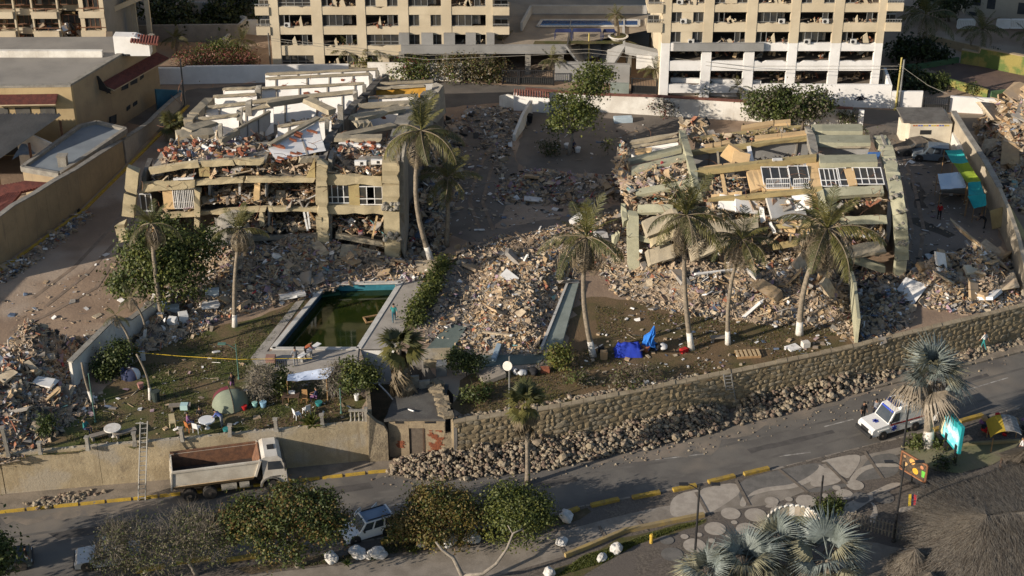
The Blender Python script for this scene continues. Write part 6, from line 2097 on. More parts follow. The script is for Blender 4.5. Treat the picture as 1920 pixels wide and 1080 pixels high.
coconut_palm('bare leaning palm trunk without a crown on the camp lawn',(281,750),(256,664),1,bare=True,seed=11,bend=.3,r=.1)
coconut_palm('forked dead palm stub at the left of the camp lawn',(176,757),(153,680),1,bare=True,seed=12,bend=-.1,r=.11)
ZP=zp
BP='palms along the street behind'
for k,(b,c,L,lb,z) in enumerate([((652,132),(652,94),2.4,'small palm in front of the middle tower, left of the bushy pair',T),((705,128),(700,86),2.6,'palm of the bushy pair in front of the middle tower, left one',T),((725,128),(722,84),2.4,'palm of the bushy pair in front of the middle tower, right one',T),((945,126),(940,80),2.2,'palm standing before the grey podium beam at the end of the brown hedge',T),((1045,150),(1034,112),2.0,'drooping palm behind the wide sliding gate',T),((1431,158),(1424,124),2.0,'left palm of the clump before the white garage front',T),((1440,158),(1440,112),2.2,'tallest palm of the clump before the white garage front',T),((1455,158),(1458,124),2.0,'right palm of the clump before the white garage front',T),((1383,185),(1385,163),1.7,'low palm against the white garden wall under the right tower',T),((330,100),(328,72),2.0,'small palm before the long grey garden wall at the left',T),((456,105),(455,76),2.0,'small palm above the red flowering hedge',T),((1738,110),(1735,28),4.6,'big shaded palm left of the villa',T),((1848,110),(1842,56),3.4,'shaded palm in front of the villa balustrade',T),((1928,95),(1925,62),2.5,'palm cut by the right edge near the villa',T),((180,92),(178,74),2.2,'palm behind the warehouse roof, left of the white stair house',T),((195,90),(212,72),2.2,'palm directly behind the white stair house',T),((1232,175),(1228,132),2.0,'thin palm beside the barred gate',T)]):
 coconut_palm(lb,b,c,L,5,8,2,z=z,r=.14,wash=False,seed=40+k,group=BP,nuts=False,bend=.1)
coconut_palm('single dusty palm growing from the round planter on the garage deck',(1158,71),(1155,28),1.7,5,5,8,z=zp,r=.3,wash=False,seed=60,group=BP,nuts=False,bend=0)
def fan_mesh(name,mats,n=20,spread=2.5,fold=.1,petiole=.45,droop=.3,seed=0,bw=.055):
 """Palmate leaf: petiole along +x and a fan of stiff pleated blades, unit blade length."""
 rg=random.Random(seed)
 m_=MB()
 m_.tube([Vector((0,0,0)),Vector((petiole*.5,0,.03)),Vector((petiole,0,0))],[.022,.018,.014],4,1)
 c=Vector((petiole,0,0))
 for i in range(n):
  a=-spread/2+spread*i/(n-1)
  L=(1-.28*abs(a/(spread/2))**2)*rg.uniform(.8,1.08)
  d=Vector((math.cos(a),math.sin(a),0))
  wv_=Vector((-math.sin(a),math.cos(a),0))*bw
  zf=fold*(1 if i%2 else -1)*.4
  mid=c+d*L*.55+Vector((0,0,.04+zf*.2-droop*.12))
  tip=c+d*L+Vector((0,0,-droop*rg.uniform(.5,1.1)))
  m_.add([c,mid-wv_*1.3,mid+wv_*1.3,tip],[(0,1,2),(1,3,2)])
 return m_.mesh(name,mats)
FAN={'green':[fan_mesh('fan_leaf',[l_green,l_yell],seed=k) for k in range(2)],'yellow':[fan_mesh('fan_leaf',[l_yell,l_yell],seed=5)],'dry':[fan_mesh('fan_leaf',[l_dry,l_dry],n=14,spread=1.6,droop=.7,seed=6+k) for k in range(2)],'silver':[fan_mesh('fan_leaf',[l_silver,l_silver],n=40,spread=3.9,droop=.55,petiole=.7,seed=9+k,bw=.02) for k in range(2)]+[fan_mesh('fan_leaf',[leaf_mat('palm_silver_yellow',(0.25,0.235,0.15),(0.17,0.16,0.105),trans=.12),l_silver],n=38,spread=3.6,droop=.6,petiole=.7,seed=12,bw=.02)],'greydry':[fan_mesh('fan_leaf',[leaf_mat('palm_grey_dry',(0.30,0.25,0.19),(0.21,0.175,0.13),trans=.1)]*2,n=26,spread=2.6,droop=.7,petiole=.6,seed=15+k,bw=.03) for k in range(2)]}
def fan_palm(label,base,crown,L,kinds,z=T,r=.22,group=None,seed=0,wash=False,cat='palm tree'):
 """kinds: list of (leaf kind, count, lowest pitch, highest pitch, drop below the crown)."""
 rg=random.Random(seed)
 b=P(*base,z)
 c=Q(*crown,b.y)
 t=thing('fan_palm',label,cat,tuple(b),group=group)
 top=c-b
 m_=MB()
 m_.tube(trunk_pts(Vector((0,0,-.1)),top,.05),[r*(1.4-.4*min(1,i*.5)-.1*i/9) for i in range(10)],9)
 m_.build('trunk',m_bark,t,smooth=True)
 if wash:
  m_=MB()
  m_.tube([Vector((0,0,0)),Vector((0,0,.5)),Vector((0,0,1.3))+top*.02],[r*1.55,r*1.3,r*1.12],10)
  m_.build('whitewashed_base',m_limewash,t,smooth=True)
 for kind,n,p0,p1,dz in kinds:
  for i in range(n):
   yaw=2.399*i+rg.uniform(-.3,.3)
   pit=rg.uniform(p0,p1)
   s=L*rg.uniform(.8,1.1)
   inst(rg.choice(FAN[kind]),'fan_leaf',t,top-Vector((0,0,rg.random()*dz)),(rg.uniform(-.5,.5),-pit,yaw),(s,s,s))
 return t
fan_palm('shaggy fan palm with a long skirt of dead leaves behind the ruined hut',(746,800),(748,648),1.5,[('green',9,.3,1.3,.1),('yellow',7,-.3,.5,.4),('dry',46,-1.35,-.8,2.6)],z=.6,seed=1)
fan_palm('slim fan palm with yellow tuft and dead skirt standing at the roadside stones',(989,905),(986,752),1.25,[('green',7,.6,1.4,.0),('yellow',12,-.5,.9,.5),('dry',30,-1.35,-.6,1.6)],z=.12,r=.17,seed=2)
fan_palm('big silver grey fan palm with whitewashed foot beside the teal billboard',(1738,836),(1745,712),2.15,[('silver',14,-.1,1.5,.2),('greydry',13,-.75,.3,.5)],z=Z0,r=.34,seed=3,wash=True)
fan_palm('small green fan palm between the grey stepped wall and the left block',(328,262),(326,232),1.3,[('yellow',10,.1,1.3,.1),('green',8,-.3,.6,.2),('dry',8,-1.1,-.3,.3)],seed=4)
SG='silver palms at the bottom edge'
for k,(b,c,L,lb,n) in enumerate([((1390,1120),(1395,1062),2.0,'silver blue fan palm at the bottom edge, nearest the left lamp post',15),((1452,1085),(1452,1024),1.8,'silver blue fan palm at the bottom edge, behind the other two',14),((1550,1105),(1553,1048),2.1,'silver blue fan palm at the bottom edge beside the small thatched sunshade',16),((1325,1140),(1330,1085),1.6,'silver blue fan palm cut by the bottom edge, leftmost of the clump',16)]):
 fan_palm(lb,b,c,L,[('silver',n,-.2,1.4,.3),('greydry',5,-.6,.1,.2)],z=Z0,seed=20+k,group=SG,r=.28)
def leaf_cloud(mb_,blobs,n,size,nm,rg,clump=18,spread=.42,flat=.75):
 """Leaf-sized faces in clumps over and through a set of ellipsoids (c, (rx, ry, rz), weight)."""
 tw=sum(b[2] for b in blobs)
 for c,rr,w in blobs:
  k=int(n*w/tw/clump)
  for _ in range(k):
   while True:
    d=Vector((rg.gauss(0,1),rg.gauss(0,1),rg.gauss(0,1)))
    if d.length>.1:
     d.normalize()
     if d.z>-.55 or rg.random()<.3:
      break
   rad=rg.uniform(.55,1.06)**.6
   rad*=.62+.75*(mnoise.noise(d*2.1+Vector((w*3,c[0],c[2])))*.5+.5)
   o=Vector(c)+Vector((d.x*rr[0],d.y*rr[1],d.z*rr[2]))*rad*1.08
   mi=rg.choice(nm)
   sp=spread*rg.uniform(.7,1.4)
   for _ in range(clump):
    p=o+Vector((rg.gauss(0,sp),rg.gauss(0,sp),rg.gauss(0,sp*flat)))
    nrm=(d*.8+Vector((rg.uniform(-1,1),rg.uniform(-1,1),rg.uniform(-.2,1)))).normalized()
    x=nrm.orthogonal().normalized()
    x=Matrix.Rotation(rg.uniform(0,6.28),3,nrm)@x
    y=nrm.cross(x)
    s=size*rg.uniform(.6,1.3)
    m2=mi if rg.random()<.8 else rg.choice(nm)
    mb_.add([p-x*s*.5,p-y*s*.32,p+x*s*.55,p+y*s*.32],[(0,1,2,3)],m2)
def twig_cloud(mb_,blobs,n,rg,r=.012,L=.9,mi=0):
 tw=sum(b[2] for b in blobs)
 for c,rr,w in blobs:
  for _ in range(int(n*w/tw)):
   d=Vector((rg.gauss(0,1),rg.gauss(0,1),rg.gauss(.2,.9))).normalized()
   o=Vector(c)+Vector((d.x*rr[0],d.y*rr[1],d.z*rr[2]))*rg.uniform(.35,.95)
   e=o+(d+Vector((rg.uniform(-.8,.8),rg.uniform(-.8,.8),rg.uniform(-.3,.8)))).normalized()*L*rg.uniform(.5,1.2)
   w_=Vector((rg.uniform(-1,1),rg.uniform(-1,1),rg.uniform(-1,1))).normalized()*r
   m=o.lerp(e,.5)+Vector((rg.uniform(-.1,.1),rg.uniform(-.1,.1),rg.uniform(-.1,.1)))
   mb_.add([o-w_,o+w_,m+w_*.7,m-w_*.7,e],[(0,1,2,3),(3,2,4)],mi)
def tree(name,label,cat,base,blobs_px,n,size,mats,pick,z=T,bark=None,group=None,seed=0,twigs=0,dy=1.0,clump=18,spread=.42,trunk_r=.18,extra=None):
 """blobs_px: (u, v, rx px, rz px, weight, dY): each crown lobe read off the photo at the tree's distance."""
 rg=random.Random(seed)
 b=P(*base,z)
 t=thing(name,label,cat,tuple(b),group=group)
 blobs=[]
 for (u,v,rx,rz,w,oy) in blobs_px:
  c=Q(u,v,b.y+oy)
  zc=c.y*CT-(c.z-CAM_H)*ST
  k=zc/FPX
  blobs.append((c-b,(rx*k,rx*k*dy,rz*k*1.05),w))
 main=list(blobs)
 for c,rr,w in main:
  for _ in range(3):
   d=Vector((rg.uniform(-1,1),rg.uniform(-1,1),rg.uniform(-.4,1))).normalized()
   blobs.append((c+Vector((d.x*rr[0],d.y*rr[1],d.z*rr[2]))*.95,tuple(q*rg.uniform(.28,.45) for q in rr),w*.16))
 m_=MB()
 if trunk_r:
  cen=sum((bl[0]*bl[2] for bl in blobs),Vector())/sum(bl[2] for bl in blobs)
  fork=Vector((cen.x*.3,cen.y*.3,max(.3,cen.z*.4)))
  m_.tube([Vector((0,0,-.2)),fork*.5,fork],[trunk_r*1.3,trunk_r,trunk_r*.9],7)
  for bl in main:
   e=bl[0]
   mid=fork.lerp(e,.5)+Vector((rg.uniform(-.3,.3),rg.uniform(-.3,.3),.1))
   m_.tube([fork,mid,e],[trunk_r*.7,trunk_r*.45,trunk_r*.2],5)
   for _ in range(3):
    q=e+Vector((rg.uniform(-1,1)*bl[1][0],rg.uniform(-1,1)*bl[1][1],rg.uniform(-.2,.9)*bl[1][2]))*.75
    m_.tube([mid.lerp(e,.5),mid.lerp(q,.6),q],[trunk_r*.3,trunk_r*.2,trunk_r*.08],4)
  m_.build('trunk',bark or m_bark_dark,t,smooth=True)
 m_=MB()
 leaf_cloud(m_,blobs,n,size,pick,rg,clump,spread)
 if twigs:
  twig_cloud(m_,blobs,twigs,rg,mi=len(mats)-1)
 m_.build('crown',mats,t)
 return t
tree('sea_grape_tree','large round dark green tree in front of the left end of the left collapsed block','tree',(300,575),[(300,480,62,50,3,0),(255,515,42,36,1.6,-.6),(350,470,50,44,2,.5),(330,520,55,42,2,-.8),(300,440,40,22,1,.8),(270,475,40,40,1,-.5)],17000,.26,[l_dark,l_mid,l_lime],[0,0,0,1,1,2],seed=1,trunk_r=.25)
tree('almond_tree','leafy tree with two crowns one above the other before the white yard wall','tree',(1066,290),[(1116,140,30,18,1.5,6),(1095,160,22,14,.8,4),(1118,168,20,12,.7,4),(1062,198,26,16,1.3,0),(1082,220,32,16,1.3,-1),(1056,232,22,12,.6,-1),(1098,205,18,10,.5,.5)],7500,.26,[l_mid,l_lime,l_dark],[0,0,1,1,2],seed=2,trunk_r=.2,bark=m_bark_grey)
tree('garden_tree','dense grey green tree before the white wall, left one of the pair','tree',(1455,240),[(1445,195,34,26,2,0),(1470,200,30,28,1.6,.3),(1430,205,22,20,1,0)],5600,.3,[l_mid,l_dark,l_greyleaf],[0,0,1,1,2],seed=3,trunk_r=.18)
tree('garden_tree','dark spreading tree with a visible trunk before the white wall, right one of the pair','tree',(1503,243),[(1515,190,36,18,2,0),(1535,195,24,14,1,0),(1500,205,28,16,1.4,0)],3600,.3,[l_dark,l_mid,l_greyleaf],[0,0,1,2],seed=4,trunk_r=.16)
tree('hedge','long brown leafed hedge on bare stems along the street','hedge',(882,152),[(840,128,26,14,1,0),(868,124,28,15,1,0),(898,125,26,15,1,0),(922,128,24,14,1,0),(850,142,24,8,.5,0),(890,142,24,8,.5,0),(920,142,20,8,.5,0)],5200,.24,[l_greyleaf,leaf_mat('hedge_brown',(.16,.11,.045),(.11,.09,.04)),l_mid],[0,0,1,1,2],seed=5,trunk_r=.08,twigs=500)
tree('shrub','green shrub with pink flowers at the end of the brown hedge, towards the left block','shrub',(770,150),[(755,132,26,16,1,0),(780,128,24,16,1,0),(795,140,18,12,.6,0)],2600,.26,[l_mid,l_dark,l_pink,l_lime],[0,0,1,3,3,2],seed=6,trunk_r=.07)
tree('shrub','round yellow green shrub before the middle tower','shrub',(690,132),[(690,116,22,12,1,0)],1300,.24,[l_lime,l_gold,l_mid],[0,0,1,2],seed=7,trunk_r=.06)
tree('flowering_hedge','long hedge covered in red flowers above the white street wall','hedge',(410,124),[(355,110,24,9,1,0),(385,108,26,10,1,0),(420,108,26,10,1,0),(450,110,24,9,1,0),(475,113,16,8,.6,0),(400,120,60,5,.8,-.3)],5200,.22,[l_pink,l_dark,l_mid,leaf_mat('bract_orange',(.22,.1,.06),(.15,.07,.045))],[0,0,3,1,2,3],seed=8,trunk_r=.05)
tree('shrub','wide green shrub behind the red flowering hedge','shrub',(405,108),[(390,95,28,9,1,0),(420,92,28,10,1,0),(445,96,18,8,.6,0)],2200,.25,[l_mid,l_dark,l_lime],[0,0,1,2],seed=9,trunk_r=.05)
for k,(b,bl,n,mats,pk,lb,tw) in enumerate([((1470,160),[(1470,148,26,9,1,0)],1200,[l_mid,l_dark,l_gold],[0,1,2],'clipped green shrub under the palms of the white garage front',0),((1326,182),[(1324,168,12,12,1,0)],700,[l_dark,l_mid],[0,0,1],'small dark shrub against the white garden wall',0),((1245,218),[(1243,200,22,18,1,0),(1255,205,14,12,.5,0)],900,[l_greyleaf,l_pink,l_mid,m_bark_dark],[0,0,1,2],'dry reddish shrub against the white yard wall',500),((1592,240),[(1588,222,13,14,1,0)],700,[l_greyleaf,l_mid],[0,1],'thin grey shrub beside the doorway in the yard wall',120),((515,740),[(516,712,20,22,1,0),(525,720,14,14,.5,-.3)],1900,[l_lime,l_mid],[0,0,1],'bright green shrub at the left end of the white shade sheet',0),((490,750),[(490,715,24,32,1,0),(482,735,18,18,.5,0)],500,[l_greyleaf,m_bark_grey],[0],'leafless grey shrub left of the bright green one',1600),((628,745),[(625,715,20,28,1,0)],450,[l_greyleaf,m_bark_grey],[0],'leafless grey shrub at the right end of the white shade sheet',1300),((672,745),[(668,705,30,26,1,0),(685,700,22,24,.8,.4),(655,712,18,18,.5,0)],3600,[l_mid,l_dark,l_lime],[0,0,1,2],'dense green shrub at the corner above the cement wall',0),((642,700),[(640,694,16,7,1,0)],500,[l_gold,l_lime],[0,0,1],'low bush with orange flowers on the pool surround edge',0),((875,705),[(862,678,20,18,1,0),(888,682,16,14,.8,0)],2400,[l_dark,l_mid],[0,0,1],'dark green shrub at the foot of the teal slab path',0),((1046,692),[(1046,665,18,18,1,0),(1050,678,15,12,.6,0)],1700,[l_lime,l_mid,l_gold],[0,0,1,2],'round yellow green shrub beside the end of the rubble basin',0),((212,700),[(205,680,24,24,1,0),(228,665,24,22,1,.8),(195,700,16,16,.6,-.5)],4200,[l_dark,l_dark,l_mid],[0,0,1,2],'dark creeper hedge growing along the shaded side of the slanting wall',0),((1190,715),[(1180,706,28,10,1,0),(1215,700,22,8,.8,0),(1150,720,18,8,.6,0)],900,[l_greyleaf,l_mid,m_bark_dark],[0,0,1],'dry scrub on the slope above the stone wall',500),((1100,720),[(1085,708,16,7,1,0),(1100,716,14,6,.6,0)],450,[l_mid,l_greyleaf],[0,1],'small straggly bush on the slope right of the fan palm',80),((895,750),[(890,738,22,10,1,0),(905,728,14,8,.5,.5)],900,[l_mid,l_dark],[0,1],'low green bush beside the shaded corner of the ruined hut',60),((1030,290),[(1028,278,18,9,1,0)],700,[l_dark,l_greyleaf],[0,0,1],'dark clipped shrub in the shaded yard',60),((1140,290),[(1138,270,8,8,1,0)],200,[l_greyleaf,l_mid],[0,1],'tiny sapling in the shaded yard',60),((1620,262),[(1618,250,6,7,1,0)],160,[l_mid,l_greyleaf],[0,1],'little weed tuft at the top corner of the right block',0),((90,815),[(82,798,14,16,1,0)],700,[l_dark,l_mid],[0,0,1],'dark bush at the foot of the rubbish heap on the left',60),((1765,160),[(1762,148,10,14,1,0)],500,[l_mid,l_dark],[0,1],'leafy bush against the painted court wall, left one',0),((1822,178),[(1824,168,9,9,1,0)],400,[l_mid,l_dark],[0,1],'leafy bush against the painted court wall, right one',0),((1562,965),[(1556,950,18,13,1,0),(1540,958,12,10,.5,0)],1500,[l_dark,l_mid],[0,0,1],'dark clipped bush beside the shell shaped seat',0),((1772,880),[(1768,868,10,9,1,0)],500,[leaf_mat('leaf_dusty_dark',(.06,.065,.05),(.09,.09,.07)),l_dark],[0,1],'spiky dark plant on the green painted apron',40),((1722,840),[(1716,828,9,8,1,0),(1757,832,9,6,.8,0)],700,[l_mid,l_dark],[0,1],'low plants round the foot of the big silver palm',0),((1870,95),[(1868,92,5,5,1,0)],100,[l_dark],[0],'dark weed in front of the villa balustrade',0),]):
 z_=Z0 if b[1]>830 and b[0]>900 else T
 tree('shrub',lb,'shrub',b,bl,n,.2,mats,pk,z=z_,seed=100+k,trunk_r=.04,twigs=tw,clump=12,spread=.26)
tree('hedge','trimmed green hedge running along the right hand edge of the pool surround','hedge',(785,600),[(780,590,13,14,1,0),(788,575,13,14,1,1.4),(797,558,13,14,1,2.8),(806,540,12,13,1,4.3),(815,524,12,13,1,5.8),(824,508,12,12,1,7.4),(832,496,10,10,.8,8.6),(775,602,12,10,.8,-.6)],5600,.22,[l_mid,l_lime,l_dark],[0,0,1,2],seed=140,trunk_r=.03,clump=14,spread=.3)
ST_='trees along the seaward pavement'
tree('sea_grape_tree','rust and dark green sea grape tree hiding the front wheel of the dump truck','tree',(560,1062),[(505,968,50,26,2,0),(570,955,46,28,2.2,.4),(475,985,40,26,1.4,-.4),(612,985,34,28,1.4,-.2),(540,1010,56,24,1.6,-.6),(455,962,28,14,.8,.2),(548,930,34,14,1,.6),(600,945,26,14,.6,.3),(430,985,22,18,.6,-.2)],22000,.2,[l_rust,l_dark,l_mid,l_gold],[0,1,1,1,2,2,3],z=Z0,seed=150,group=ST_,trunk_r=.2,bark=m_bark_grey,spread=.36)
tree('grey_thorn_tree','sparse grey twiggy tree with a few green tufts at the bottom left','tree',(370,1078),[(330,1003,60,32,2,0),(250,1020,60,36,1.8,-.5),(390,1000,44,34,1.6,.3),(300,1040,66,34,1.6,-.8),(215,1000,26,12,.6,0),(400,1020,42,34,1.2,-.4),(210,1045,44,34,1,-.6)],9000,.15,[l_greyleaf,leaf_mat('leaf_olive',(.12,.115,.05),(.085,.085,.035)),l_mid,M('grey_twig',(.19,.165,.13),(.13,.11,.085))],[0,0,1,1,1,2,2],z=Z0,seed=151,group=ST_,twigs=7000,trunk_r=.14,bark=m_bark_grey,clump=14,spread=.3)
m_=None
tree('sea_grape_tree','golden brown sea grape tree left of the white boulders','tree',(835,1012),[(800,955,40,22,1.6,0),(848,950,38,22,1.6,.2),(768,985,30,26,1.3,-.4),(825,990,52,22,1.6,-.5),(885,970,24,18,.8,0),(815,928,28,12,.8,.4),(755,1000,18,16,.5,-.3)],18000,.18,[l_gold,l_rust,l_mid,l_dark],[0,0,0,1,2,3],z=Z0,seed=152,group=ST_,trunk_r=.16,bark=m_bark_grey,spread=.34)
tree('sea_grape_tree','green sea grape tree with a forked pale trunk, right of the golden brown one','tree',(985,1010),[(948,945,38,20,1.6,.2),(992,948,34,20,1.5,.2),(970,968,46,18,1.5,-.3),(1015,972,22,13,.7,-.2),(965,990,55,9,.6,-.5),(925,965,20,16,.6,0)],14000,.18,[l_mid,l_dark,l_lime,l_gold],[0,0,1,2,2],z=Z0,seed=153,group=ST_,trunk_r=.12,bark=m_bark_grey,spread=.32)
tr=thing('bare_tree','bare pale branching trunk forking above the footpath at the bottom edge','tree',tuple(P(868,1100,Z0)))
m_=MB()
o=P(868,1100,Z0)
YB=o.y
br=lambda pts,r:m_.tube([Q(u,v,YB+dy) for (u,v,dy) in pts],r,6)
br([(868,1098,0),(866,1078,0),(850,1046,.2),(828,1030,.4),(817,1016,.5)],[.2,.17,.13,.1,.06])
br([(866,1080,0),(905,1076,0),(930,1058,.3),(950,1030,.8),(962,1000,1.4),(980,992,1.6)],[.15,.13,.11,.09,.07,.04])
br([(962,1002,1.4),(952,985,1.6)],[.06,.03])
m_.build('trunk',m_bark_grey,tr,smooth=True,origin='world')
BT='dark trees behind the street'
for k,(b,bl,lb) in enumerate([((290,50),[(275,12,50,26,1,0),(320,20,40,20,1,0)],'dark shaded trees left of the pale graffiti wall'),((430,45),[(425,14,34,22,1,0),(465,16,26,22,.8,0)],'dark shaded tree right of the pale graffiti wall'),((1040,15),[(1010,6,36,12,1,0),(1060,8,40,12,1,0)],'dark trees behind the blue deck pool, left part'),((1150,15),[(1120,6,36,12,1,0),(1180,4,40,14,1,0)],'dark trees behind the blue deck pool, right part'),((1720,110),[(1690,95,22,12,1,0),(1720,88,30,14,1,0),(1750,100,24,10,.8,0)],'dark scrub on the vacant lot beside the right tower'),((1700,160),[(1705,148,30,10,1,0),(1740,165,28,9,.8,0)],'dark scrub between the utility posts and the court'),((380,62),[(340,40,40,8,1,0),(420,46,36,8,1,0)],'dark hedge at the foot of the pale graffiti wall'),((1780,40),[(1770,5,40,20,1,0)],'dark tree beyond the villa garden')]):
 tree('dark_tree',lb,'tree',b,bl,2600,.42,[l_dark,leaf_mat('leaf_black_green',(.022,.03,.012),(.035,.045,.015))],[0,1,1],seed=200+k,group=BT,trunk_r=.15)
for k,(b,bl) in enumerate([((-150,1120),[(-160,990,80,44,2,0),(-90,1000,60,40,1.5,.5),(-220,1010,60,40,1.5,0)]),((-60,1150),[(-50,1050,60,34,2,0),(-110,1060,50,34,1.5,-.5)])]):
 tree('sea_grape_tree','sea grape tree standing beyond the left edge of the view, %s'%('taller one','lower one')[k],'tree',b,bl,7000,.3,[l_dark,l_mid],[0,1],z=Z0,seed=260+k,group=ST_,trunk_r=.2)
for k,(u,v,lb,mt) in enumerate([(405,1038-20,'x',l_mid)]):
 pass
AG='spiky plants between the white boulders'
def agave(label,u,v,z,r,mt,n=22,group=None,name='agave',cat='plant',up=.7):
 t=thing(name,label,cat,tuple(P(u,v,z)),group=group)
 rg=random.Random(int(u))
 lf=MB()
 lf.add([(0,-.06,0),(0,.06,0),(.55,.07,.12),(.55,-.07,.12),(1,0,.02)],[(0,1,2,3),(3,2,4)])
 me=lf.mesh('leaf',mt)
 for i in range(n):
  s=r*rg.uniform(.7,1.2)
  inst(me,'leaf',t,(0,0,.05),(rg.uniform(-.2,.2),-rg.uniform(.1,up+.5),2.4*i),(s,s*1.6,s))
 return t
for (u,v,lb) in [((725),1018,'spiky green plant between the boulders, beside the golden tree'),(402+380-5,1036,'spiky green plant in the bed below the golden tree'),(698,1050,'spiky green plant beside the pair of boulders'),(650,1060,'spiky plant at the left end of the rock bed'),(880,1018,'spiky plant between the two boulders under the green tree')]:
 agave(lb,u,v,Z0,.5,l_mid,group=AG)
agave('tall leafy cactus like plant standing behind the cement retaining wall',586,800,T,1.3,l_lime,26,name='succulent',up=1.1)
for k,(poly,n,mats,lb) in enumerate([([(40,860),(240,690),(330,632),(480,605),(580,560),(480,670),(520,700),(640,700),(680,790),(430,812)],9000,[l_mid,l_greyleaf,l_lime],'short worn grass over the camp lawn'),([(1062,655),(1090,570),(1300,595),(1590,620),(1590,655),(1050,762),(870,790),(855,745)],7000,[l_greyleaf,l_mid,l_gold],'short dry grass over the right hand lawn'),([(1090,1045),(1240,995),(1325,975),(1200,1018),(1130,1056),(1040,1082)],3500,[l_mid,l_lime],'grass of the verge beside the footpath'),([(560,1064),(720,1024),(1060,964),(1105,956),(960,1002),(650,1052)],2500,[l_mid,l_greyleaf,l_dark],'weeds in the planting bed between the boulders')]):
 z_=T if k<2 else Z0
 h_=Heap(poly,[],base=z_,seed=60+k)
 rs=np.random.RandomState(80+k)
 p=h_.sample(n*2,rs)
 keep=vnoise(p[:,0],p[:,1],.45,3)>(.45 if k<2 else .2)
 m_=MB()
 for (x,y) in p[keep][:n]:
  mi=random.randrange(len(mats))
  for _ in range(2):
   a=random.uniform(0,6.28)
   s=random.uniform(.05,.16)
   m_.add([(x,y,z_),(x+.06*math.cos(a),y+.06*math.sin(a),z_),(x+random.uniform(-.1,.1),y+random.uniform(-.1,.1),z_+s)],[(0,1,2)],mi)
 tag(m_.build('grass',mats),lb,'grass',kind='stuff')
# ----- ruined hut in the wall, pit sides
mb=MB()
pl_=[Vector((-10.6,101.4))]+PIT+[Vector((-4.3,101.4))]
for a,b in zip(pl_,pl_[1:]):
 if abs(a.y-b.y)<.05 and a.y>110:
  continue
 n=Vector((-(b-a).y,(b-a).x)).normalized()*.25
 mb.slab([(a.x,a.y,0),(b.x,b.y,0),(b.x,b.y,T-.01),(a.x,a.y,T-.01)],(n.x,n.y,0))
tag(mb.build('pit_wall',m_conc_dark),kind='structure')
hut2=thing('ruined_hut','small ruined roadside hut with a flat broken roof, old door and bare brick patches','hut',tuple(P(780,850,.13)))
Yh=P(780,856,.13).y
X_=lambda u:Q(u,820,Yh).x
Zh=lambda v:Q(780,v,Yh).z
m_old=M('peeling_render',(0.36,0.285,0.185),(0.27,0.21,0.14),scale=1.2,fine=.25,bump=.03,streak=((.2,.16,.11),.55),stain=((.17,.14,.10),.9,.62))
m_rubblew=M('rough_cast_wall',(0.30,0.245,0.165),(0.21,0.17,0.12),scale=2.5,fine=.35,bump=.08,bscale=6)
zt_=T+.1
def hb(name,u0,u1,z0,z1,mat,y=0.,th=.3):
 f=MB()
 f.slab([(X_(u0),Yh+y,z0),(X_(u1),Yh+y,z0),(X_(u1),Yh+y,z1),(X_(u0),Yh+y,z1)],(0,th,0))
 return f.build(name,mat,hut2,origin='world')
hb('wall',729,767,.1,zt_,m_old)
hb('wall',767.3,794,Zh(803),zt_,m_old)
hb('wall',794.3,833,.1,zt_,m_old)
hb('door',768,793,.15,Zh(804),M('weathered_door',(.16,.13,.10),(.12,.095,.075),scale=3,fine=.3),.1,.06)
hb('door_frame',793,796,.15,Zh(803),m_darkwood,-.04,.12)
hb('wall_slot',742,758,zt_-.32,zt_-.12,m_blackmetal,-.02,.06)
hb('wall_slot',797,818,zt_-.30,zt_-.12,m_blackmetal,-.02,.06)
rg=random.Random(3)
for (u0,u1,v0,v1) in ((800,833,808,846),(738,762,827,843)):
 z=Zh(v1)
 row=0
 while z<Zh(v0):
  x=X_(u0)+rg.uniform(0,.3)+(.12 if row%2 else 0)
  while x<X_(u1)-.2-rg.uniform(0,.25):
   if mnoise.noise(Vector((x*2.1,3,z*2.1)))<-.12:
    x+=.24
    continue
   f=MB()
   f.box((x+.12,Yh-.01,z+.04),(.225,.07,.075))
   f.build('brick',M('old_red_brick',(.29,.095,.045),(.2,.07,.04),scale=6,fine=.2),hut2,origin='world')
   x+=.24
  z+=.09
  row+=1
f=MB()
f.slab([(X_(833),Yh,.1),(X_(835),Yh,.1),(X_(835),Yh,zt_),(X_(833),Yh,zt_)],(0,.3,0))
f.slab([(X_(846),Yh-.1,.1),(X_(852),Yh-.2,.1),(X_(850),Yh-.2,zt_+.3),(X_(846),Yh-.1,zt_+.5)],(0,.3,0))
f.slab([(X_(835),Yh,.1),(X_(846),Yh,.1),(X_(846),Yh,2.2),(X_(835),Yh,2.2)],(0,.3,0))
f.build('side_pier',m_rubblew,hut2,origin='world')
plate('roof_slab',[(X_(722),Yh-.25,zt_+.18),(X_(836),Yh-.2,zt_+.2),(X_(838),Yh+4.6,zt_+.2),(X_(741),Yh+4.8,zt_+.15)],M('tarred_roof',(.12,.115,.105),(.085,.08,.075),scale=.8,fine=.25,stain=((.19,.17,.14),1,.62)),(0,0,-.2),hut2)
f=MB()
for k in range(26):
 g=k/25
 f.box((X_(812+24*g)+rg.uniform(-.2,.2),Yh+4.5*(1-g)+rg.uniform(-.2,.2),zt_+.3+rg.random()*.25),(rg.uniform(.5,1.1),rg.uniform(.3,.7),rg.uniform(.12,.3)),R=Euler((rg.uniform(-.2,.2),rg.uniform(-.3,.3),rg.uniform(-.5,.5))).to_matrix())
f.build('broken_parapet',m_rubblew,hut2,origin='world')['kind']='stuff'
f=MB()
f.tube([Q(705,715,Yh+6),Q(725,735,Yh+4.5),Q(748,762,Yh+2.2),Q(776,771,Yh+.6)],.06,6)
f.build('water_pipe',m_whiteframe,hut2,origin='world')
